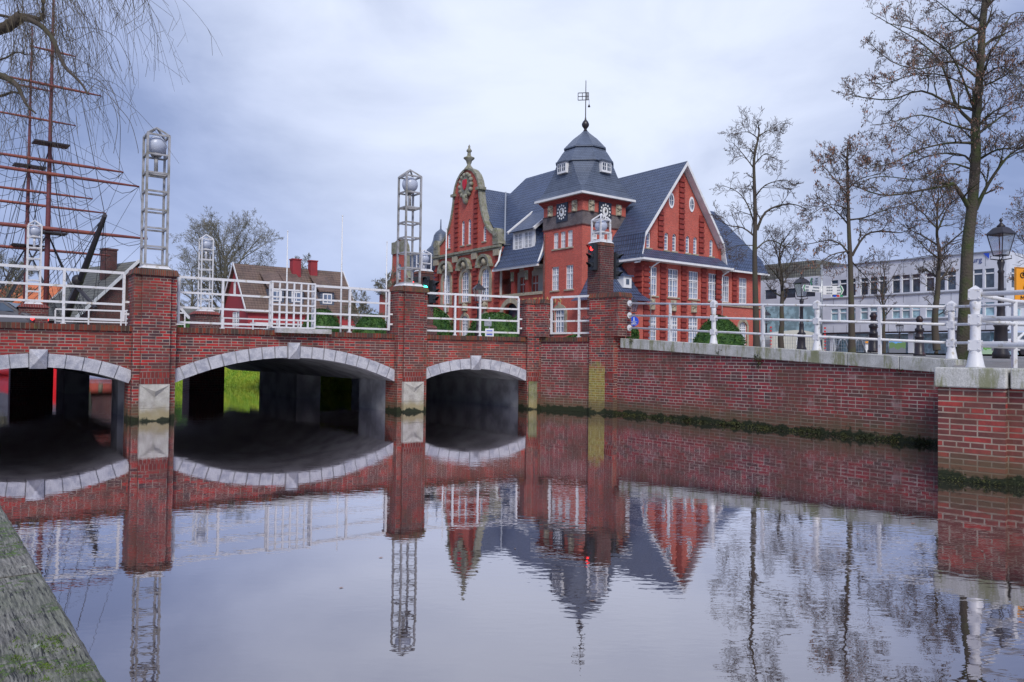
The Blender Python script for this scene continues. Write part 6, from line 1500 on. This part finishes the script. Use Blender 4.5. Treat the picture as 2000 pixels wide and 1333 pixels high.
# ------------------------------------------------------------------ bare trees
class Tree:
    def __init__(s, seed): s.r = random.Random(seed); s.big = MB(); s.tw = MB(); s.lf = MB(); s.leafp = 0; s.ends = []
    def rv(s): return Vector((s.r.gauss(0, 1), s.r.gauss(0, 1), s.r.gauss(0, 1)))
    def walk(s, p, d, L_, n, wander, trop):
        P = [p.copy()]; d = d.normalized(); st = L_/n
        for i in range(n): d = (d+s.rv()*wander+trop*(1.0/n)).normalized(); p = p+d*st; P.append(p.copy())
        return P
    def branch(s, p, d, L_, r, lvl, par):
        n = 5 if lvl > 1 else (4 if lvl == 1 else 3); trop = par['trop'][min(lvl, len(par['trop'])-1)]
        P = s.walk(p, d, L_, n, par['wander'], trop); rad = [max(par['rmin'], r*(1-.75*i/n)) for i in range(n+1)]
        (s.big if lvl >= 2 else s.tw).path(P, rad, 6 if lvl >= 3 else (4 if lvl == 2 else 3), cap=False)
        if lvl == 0:
            if s.leafp and s.r.random() < s.leafp: s.leaves(P[-1], par)
            return P
        s.kids(P, rad, L_, lvl, par); return P
    def kids(s, P, rad, L_, lvl, par, start=.15):
        k = par['kids'][min(lvl, len(par['kids'])-1)]; m = len(P)-1
        tot = k if isinstance(k, int) else int(k)
        for i in range(tot):
            t = start+(1-start)*(i+s.r.random())/tot; x = t*m; j = min(int(x), m-1); p = lerp(P[j], P[j+1], x-j); d0 = (P[j+1]-P[j]).normalized()
            side = d0.cross(s.rv()).normalized(); ang = s.r.uniform(.5, 1.1); d = d0*math.cos(ang)+side*math.sin(ang)
            ln = L_*par['ratio']*(1.15-.55*t)*s.r.uniform(.7, 1.25); s.branch(p, d, ln, max(par['rmin'], lerp(rad[j], rad[j+1], x-j)*.6), lvl-1, par)
    def leaves(s, p, par):
        for _ in range(par.get('nl', 2)):
            q = p+s.rv()*.03; sz = par['leaf']*s.r.uniform(.6, 1.3); d = Vector((s.r.uniform(-.5, .5), s.r.uniform(-.5, .5), -1)).normalized()*sz; e = s.rv().normalized()*sz*.28
            s.lf.face([q, q+d*.5+e, q+d, q+d*.5-e])
    def done(s, name, base, lab, trunkm, twigm, cat='tree', group='bare winter trees on the promenade', leaf_name='seed_clusters'):
        root = empty(name, base, 0, lab, cat, group); s.big.build('trunk', trunkm, root, uv=False, recalc=False)
        s.tw.build('crown', twigm, root, uv=False, recalc=False)
        if s.lf.v: o = s.lf.build(leaf_name, M['seed'], root, uv=False, recalc=False); o['kind'] = 'stuff'
        return root
UP = Vector((0, 0, 1))
def pathpx(pts, Y0_, Y1_=None):
    n = len(pts); return [at(x, y, Y0_ if Y1_ is None else lerp(Y0_, Y1_, i/(n-1))) for i, (x, y) in enumerate(pts)]
def smooth(P, k=3):
    out_ = []
    for i in range(len(P)-1):
        p0, p1, p2, p3 = P[max(i-1, 0)], P[i], P[i+1], P[min(i+2, len(P)-1)]
        for j in range(k):
            t = j/k; out_.append(.5*((2*p1)+(p2-p0)*t+(2*p0-5*p1+4*p2-p3)*t*t+(3*p1-p0-3*p2+p3)*t**3))
    return out_+[P[-1]]
def limb(T_, pts, Y0_, Y1_, r0_, r1_, par, lvl=2, L_=None, n=8, start=.1):
    P = smooth(pathpx(pts, Y0_, Y1_)); m = len(P); rad = [lerp(r0_, r1_, (i/(m-1))**.6) for i in range(m)]; T_.big.path(P, rad, n, cap=False)
    if par: T_.kids(P, rad, L_ or (P[-1]-P[0]).length*.45, lvl, par, start)
    return P
# big tree at the right
t = Tree(11); par = dict(trop=[UP*.1, UP*.1, UP*.2, UP*.2], wander=.15, rmin=.0042, kids=[0, 5, 7, 13], ratio=.46, leaf=.05, nl=3); t.leafp = .30
Yt = 17.0
tr0 = limb(t, [(1878, 712), (1884, 640), (1887, 560), (1890, 480), (1899, 400), (1906, 300), (1905, 255), (1909, 200), (1915, 130), (1918, 60), (1924, 0), (1928, -70)], Yt, Yt, .17, .06, None, n=12)
Lm = [([(1895, 410), (1880, 385), (1862, 360), (1850, 363), (1800, 372), (1735, 382), (1690, 372), (1640, 350)], .085, -.6), ([(1903, 330), (1885, 305), (1840, 300), (1800, 310), (1750, 330)], .045, .8),
      ([(1902, 280), (1850, 280), (1790, 295), (1740, 320), (1690, 330)], .045, -1.2), ([(1900, 240), (1870, 210), (1855, 170), (1835, 120), (1800, 85), (1760, 60), (1700, 25)], .06, 1.0),
      ([(1903, 215), (1870, 130), (1840, 90), (1790, 60), (1730, 45)], .04, -1.5), ([(1906, 215), (1860, 205), (1800, 178), (1740, 195), (1680, 190), (1660, 185)], .05, .3), ([(1900, 255), (1860, 245), (1800, 225), (1740, 240), (1700, 245)], .035, -1.8),
      ([(1913, 60), (1890, 50), (1870, 35), (1840, 10), (1800, -20)], .05, 1.2), ([(1916, 60), (1870, 90), (1820, 110), (1770, 100)], .035, -1),
      ([(1905, 410), (1930, 360), (1965, 310), (1990, 292), (2020, 285)], .07, -.5), ([(1912, 260), (1940, 240), (1975, 215), (2010, 205)], .045, 1.0), ([(1915, 310), (1950, 292), (1990, 290), (2030, 260)], .04, -1.5),
      ([(1922, 120), (1950, 80), (1975, 30), (2005, 25)], .045, 1.2), ([(1920, 150), (1960, 130), (2000, 170)], .03, -1.4), ([(1924, 20), (1950, -30), (1990, -50)], .05, .6), ([(1915, 170), (1960, 150), (2010, 110)], .035, -.8),
      ([(1906, 150), (1860, 120), (1800, 135), (1740, 120), (1690, 75)], .035, .9), ([(1922, 0), (1900, -50), (1850, -70), (1780, -60)], .05, .2), ([(1895, 330), (1850, 320), (1800, 350), (1720, 345), (1670, 360)], .03, -1.0), ([(1908, 180), (1850, 150), (1790, 145), (1720, 165), (1690, 150)], .03, 1.6)]
for pts, r_, dY in Lm: limb(t, pts, Yt, Yt+dY, r_*.8, .007, par, 3, 1.5, 6)
p_ = dict(par); t.kids(tr0[12:], [.06]*len(tr0[12:]), 1.9, 3, dict(par, kids=[0, 6, 8, 16]))
b_ = at(1878, 700, Yt); t.done('plane_tree', (b_.x, Yt, 1.7), 'largest bare tree with mossy trunk and hanging dry seed heads', M['bark'], M['twig'])
# second tree: beside the town hall
t = Tree(21); par = dict(trop=[UP*.1, UP*.15, UP*.25], wander=.17, rmin=.0058, kids=[0, 5, 6, 9], ratio=.5, leaf=.07); Yt = 30
tr0 = limb(t, [(1478, 690), (1476, 600), (1474, 500), (1475, 420), (1473, 350), (1473, 310), (1481, 270), (1483, 250)], Yt, Yt, .15, .025, None, n=10)
for pts, r_, dY in (([(1474, 462), (1450, 445), (1420, 440), (1398, 420)], .06, .8), ([(1478, 450), (1495, 415), (1530, 400), (1560, 402), (1580, 415)], .085, -.6), ([(1474, 440), (1460, 400), (1440, 375), (1410, 362)], .05, 1), ([(1475, 385), (1495, 362), (1530, 352), (1548, 360)], .045, -1), ([(1473, 330), (1450, 300), (1432, 280)], .04, .6), ([(1475, 320), (1495, 300), (1510, 310)], .03, -.8), ([(1482, 268), (1500, 255), (1512, 262)], .03, .4), ([(1480, 270), (1460, 258), (1435, 262)], .03, -.4), ([(1474, 490), (1500, 470), (1530, 480), (1545, 500)], .05, 1.2), ([(1474, 480), (1440, 480), (1420, 490)], .03, -1)):
    limb(t, pts, Yt, Yt+dY, r_*.8, .01, par, 3, 1.65, 6)
t.kids(tr0[8:], [.05]*len(tr0[8:]), 1.05, 3, dict(par, kids=[0, 5, 5, 7])); b_ = at(1478, 690, Yt); t.done('plane_tree', (b_.x, Yt, GZ), 'bare pruned tree beside the right end of the town hall', M['darkbark'], M['twig'])
t = Tree(22); par = dict(par, leaf=.085, nl=3); t.leafp = .22; Yt = 27
tr0 = limb(t, [(1664, 690), (1663, 620), (1661, 520), (1658, 450), (1656, 380), (1655, 330), (1655, 290)], Yt, Yt, .145, .025, None, n=10)
for pts, r_, dY in (([(1662, 505), (1645, 480), (1620, 470), (1590, 475), (1560, 480)], .06, .8), ([(1664, 500), (1690, 460), (1725, 452), (1760, 455), (1790, 440)], .075, -.6), ([(1658, 440), (1630, 410), (1590, 380)], .05, 1), ([(1658, 430), (1690, 425), (1730, 410), (1790, 395)], .05, -1), ([(1656, 380), (1630, 350), (1605, 320)], .04, .6), ([(1656, 370), (1680, 350), (1720, 340)], .04, -.8), ([(1655, 320), (1640, 305), (1625, 300)], .02, .5), ([(1655, 315), (1670, 300), (1675, 285)], .02, -.5), ([(1663, 510), (1680, 530), (1710, 560)], .04, 1.4), ([(1662, 490), (1620, 500), (1590, 530)], .045, -1.4), ([(1658, 410), (1620, 400), (1575, 425)], .035, -.9)):
    limb(t, pts, Yt, Yt+dY, r_*.8, .01, par, 3, 1.65, 6)
t.kids(tr0[8:], [.05]*len(tr0[8:]), 1.1, 3, dict(par, kids=[0, 5, 5, 8])); b_ = at(1664, 690, Yt); t.done('plane_tree', (b_.x, Yt, GZ), 'bare tree with reddish seed heads left of the rusty bollard', M['darkbark'], M['twig'])
def simple_tree(px, ybase, ytop, hw, Y, seed, lab, r=.14, first=.25, nl=12, lvl=2, kids=None, leafp=0, bark='darkbark', twig='twig', group='bare winter trees on the promenade', rmin=.009, name='bare_tree', droop=.35, lean=0, crown_l=1.0, flat=0):
    t = Tree(seed); t.leafp = leafp; b_ = at(px, ybase, Y); b_.z = GZ; top = at(px+lean, ytop, Y); H = top.z-GZ; W = hw/F*Y
    rmin *= .55; r *= .8; par = dict(trop=[UP*.15, UP*.2, UP*droop], wander=.15, rmin=rmin, kids=kids or [0, 5, 6, 7], ratio=.56, leaf=.08, nl=2)
    P = [lerp(b_, top, k/8)+Vector((t.r.gauss(0, .02), t.r.gauss(0, .02), 0))*H*.35*(k > 0) for k in range(9)]; P = smooth(P, 2); m = len(P)
    rad = [max(rmin, r*(1-.86*(i/(m-1)))) for i in range(m)]; t.big.path(P, rad, 8, cap=False)
    for i in range(nl):
        u = first+(1-first)*(i+.5*t.r.random())/nl; x = u*(m-1); j = min(int(x), m-2); p = lerp(P[j], P[j+1], x-j); q = i*2.4+t.r.uniform(-.4, .4)
        shape = math.sin(math.pi*min(1, (1-u)*.95/(1-first)*.85+.15))**.7; L_ = W*(.35+.75*shape)*t.r.uniform(.75, 1.1)*crown_l; d = Vector((math.cos(q), math.sin(q), .35+.9*u-flat)).normalized()
        t.branch(p, d, L_, r*.45*(1-u*.6), lvl+1, dict(par, kids=par['kids']+[par['kids'][-1]]) if False else par)
    return t.done(name, (b_.x, Y, GZ), lab, M[bark], M[twig], group=group)
simple_tree(1527, 680, 470, 62, 38, 31, 'small spreading bare tree between the two dark lamp posts', r=.20, first=.42, nl=11, kids=[0, 5, 6, 6])
simple_tree(1830, 690, 385, 85, 26, 32, 'slender bare tree just left of the largest trunk', r=.16, first=.42, nl=14, leafp=.1, kids=[0, 5, 6, 7])
simple_tree(1726, 690, 520, 48, 36, 33, 'thin young tree behind the rusty bollard', r=.12, first=.4, nl=9, kids=[0, 4, 5, 5]); simple_tree(1828, 695, 530, 42, 40, 34, 'thin young forked tree beyond the black bollard', r=.12, first=.45, nl=8, kids=[0, 4, 5, 5])
simple_tree(2035, 690, 400, 80, 30, 35, 'bare tree at the right edge of the picture', r=.2, first=.35, nl=12, leafp=.2)
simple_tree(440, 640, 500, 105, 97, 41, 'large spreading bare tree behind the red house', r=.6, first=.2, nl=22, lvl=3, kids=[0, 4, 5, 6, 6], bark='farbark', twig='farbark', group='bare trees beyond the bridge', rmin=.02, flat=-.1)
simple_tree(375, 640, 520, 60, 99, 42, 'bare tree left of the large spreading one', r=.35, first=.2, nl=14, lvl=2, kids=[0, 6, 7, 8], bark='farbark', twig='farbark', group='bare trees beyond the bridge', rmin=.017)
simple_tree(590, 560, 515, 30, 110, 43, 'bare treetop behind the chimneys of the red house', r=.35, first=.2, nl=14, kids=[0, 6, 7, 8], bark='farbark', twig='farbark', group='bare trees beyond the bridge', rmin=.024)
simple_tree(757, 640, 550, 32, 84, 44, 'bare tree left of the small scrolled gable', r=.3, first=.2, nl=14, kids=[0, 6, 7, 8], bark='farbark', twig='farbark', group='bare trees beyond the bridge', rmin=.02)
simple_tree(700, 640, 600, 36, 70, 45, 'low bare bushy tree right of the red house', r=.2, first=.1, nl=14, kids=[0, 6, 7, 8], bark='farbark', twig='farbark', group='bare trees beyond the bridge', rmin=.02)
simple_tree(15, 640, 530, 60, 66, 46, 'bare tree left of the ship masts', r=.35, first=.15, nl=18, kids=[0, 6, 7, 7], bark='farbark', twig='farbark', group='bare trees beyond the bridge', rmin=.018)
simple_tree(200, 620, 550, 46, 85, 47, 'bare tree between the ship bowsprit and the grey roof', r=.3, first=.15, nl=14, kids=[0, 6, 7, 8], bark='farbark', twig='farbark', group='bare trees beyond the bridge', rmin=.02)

# weeping willow overhanging from the left
t = Tree(51); Yw = 8.5; wr = random.Random(52)
base = Vector((-9.8, 8.6, .14)); crown = Vector((-9.0, 8.6, 5.2)); t.big.path(smooth([base, base+Vector((.1, 0, 1.5)), Vector((-9.4, 8.6, 3.4)), crown], 3), [.38, .37, .36, .34, .33, .32, .31, .30, .29, .28], 12)
def wl(pts, r0_, r1_, Y1=None): 
    P = smooth(pathpx(pts, Yw, Y1 or Yw)); m = len(P); t.big.path(P, [lerp(r0_, r1_, i/(m-1)) for i in range(m)], 7, cap=False); return P
Ls = []
l0 = smooth([crown, Vector((-8.2, 8.5, 5.0)), at(-160, 100, Yw), at(0, 57, Yw), at(17, 50, Yw), at(43, 31, Yw)]); t.big.path(l0, [.15]+[.10]*4+[.06]*(len(l0)-5), 8, cap=False)
Ls.append(wl([(43, 31), (62, 34), (82, 37), (84, 5), (88, -40), (95, -120)], .03, .02)); Ls.append(wl([(43, 36), (60, 40), (84, 54), (102, 75), (112, 98), (120, 118), (130, 135), (146, 150), (160, 165), (172, 185)], .032, .009, 7.6))
Ls.append(wl([(-120, 120), (-10, 145), (18, 156), (32, 166), (40, 180), (52, 205), (70, 222)], .045, .008, 7.8)); Ls.append(wl([(-60, 190), (0, 188), (25, 180), (40, 185)], .02, .008)); Ls.append(wl([(-80, 20), (0, 30), (28, 36), (40, 32)], .02, .01)); Ls.append(wl([(-60, 110), (0, 117), (32, 102), (50, 108)], .014, .006))
l1 = smooth([crown, Vector((-8, 8.2, 6.5)), Vector((-6.5, 7.8, 7.2)), Vector((-4.8, 7.5, 7.4)), Vector((-3.2, 7.2, 7.3))]); t.big.path(l1, [lerp(.16, .02, i/(len(l1)-1)) for i in range(len(l1))], 8, cap=False)
l2 = smooth([crown, Vector((-8.5, 9, 6.8)), Vector((-7, 9.4, 7.8)), Vector((-5.5, 9.6, 8)), Vector((-4.4, 9.4, 7.9))]); t.big.path(l2, [lerp(.16, .02, i/(len(l2)-1)) for i in range(len(l2))], 8, cap=False)
def strand(p, d, L_, r=.0025):
    n = 12; P = [p.copy()]; v = d.normalized(); k = wr.uniform(.16, .4)
    sway = Vector((wr.gauss(0, .03), wr.gauss(0, .03), 0))
    for i in range(n): v = (v+Vector((0, 0, -k))+sway+Vector((wr.gauss(0, .05), wr.gauss(0, .05), 0))).normalized(); p = p+v*(L_/n); P.append(p.copy())
    t.tw.path(P, [r*(1.25-.75*i/n) for i in range(n+1)], 3, cap=False)
    for i in range(2, n):
        if wr.random() < .28: q = P[i]; t.tw.path([q, q+Vector((wr.gauss(0, .05), wr.gauss(0, .05), -.05)), q+Vector((wr.gauss(0, .09), wr.gauss(0, .09), -.25))], .0020, 3, cap=False)
for i in range(165):    # falling from above the frame
    px = min(262, abs(wr.gauss(95, 75)))-8; Y = wr.uniform(7, 10.5); s0 = at(px-wr.uniform(10, 60), -wr.uniform(20, 150), Y); end = (430-px*.9)*wr.uniform(.25, 1.0)
    strand(s0, Vector((wr.uniform(-.1, .4), wr.uniform(-.3, .3), wr.uniform(-.5, .3))), (end+90)/F*Y)
for i in range(9): s0 = at(210+wr.uniform(0, 95), -60, 8); strand(s0, Vector((.1, 0, -1)), wr.uniform(70, 115)/F*8)
for P in Ls+[l0[-6:]]:
    for i in range(15):
        x = wr.uniform(.15, .999)*(len(P)-1); j = int(x); s0 = lerp(P[j], P[min(j+1, len(P)-1)], x-j); strand(s0, Vector((wr.uniform(-.3, .55), wr.uniform(-.4, .4), wr.uniform(-.1, .6))), wr.uniform(60, 240)/F*8)
for pts, Y in (([(120, 65), (150, 55), (190, 57), (225, 72), (245, 105), (256, 130), (262, 166)], 8), ([(100, 62), (140, 80), (180, 62), (205, 75), (222, 100), (232, 125), (238, 140)], 8), ([(170, 165), (205, 180), (232, 210), (255, 240), (268, 285), (270, 300)], 7.8), ([(150, 150), (190, 155), (215, 190), (230, 240), (222, 300)], 7.8), ([(120, 110), (160, 120), (200, 150), (225, 190), (235, 250), (232, 350)], 7.8)):
    P = smooth(pathpx(pts, Y)); t.tw.path(P, .0032, 3, cap=False)
t.done('weeping_willow', base, 'weeping willow branches hanging in from the upper left', M['darkbark'], M['willow'], group='trees on the near quay')
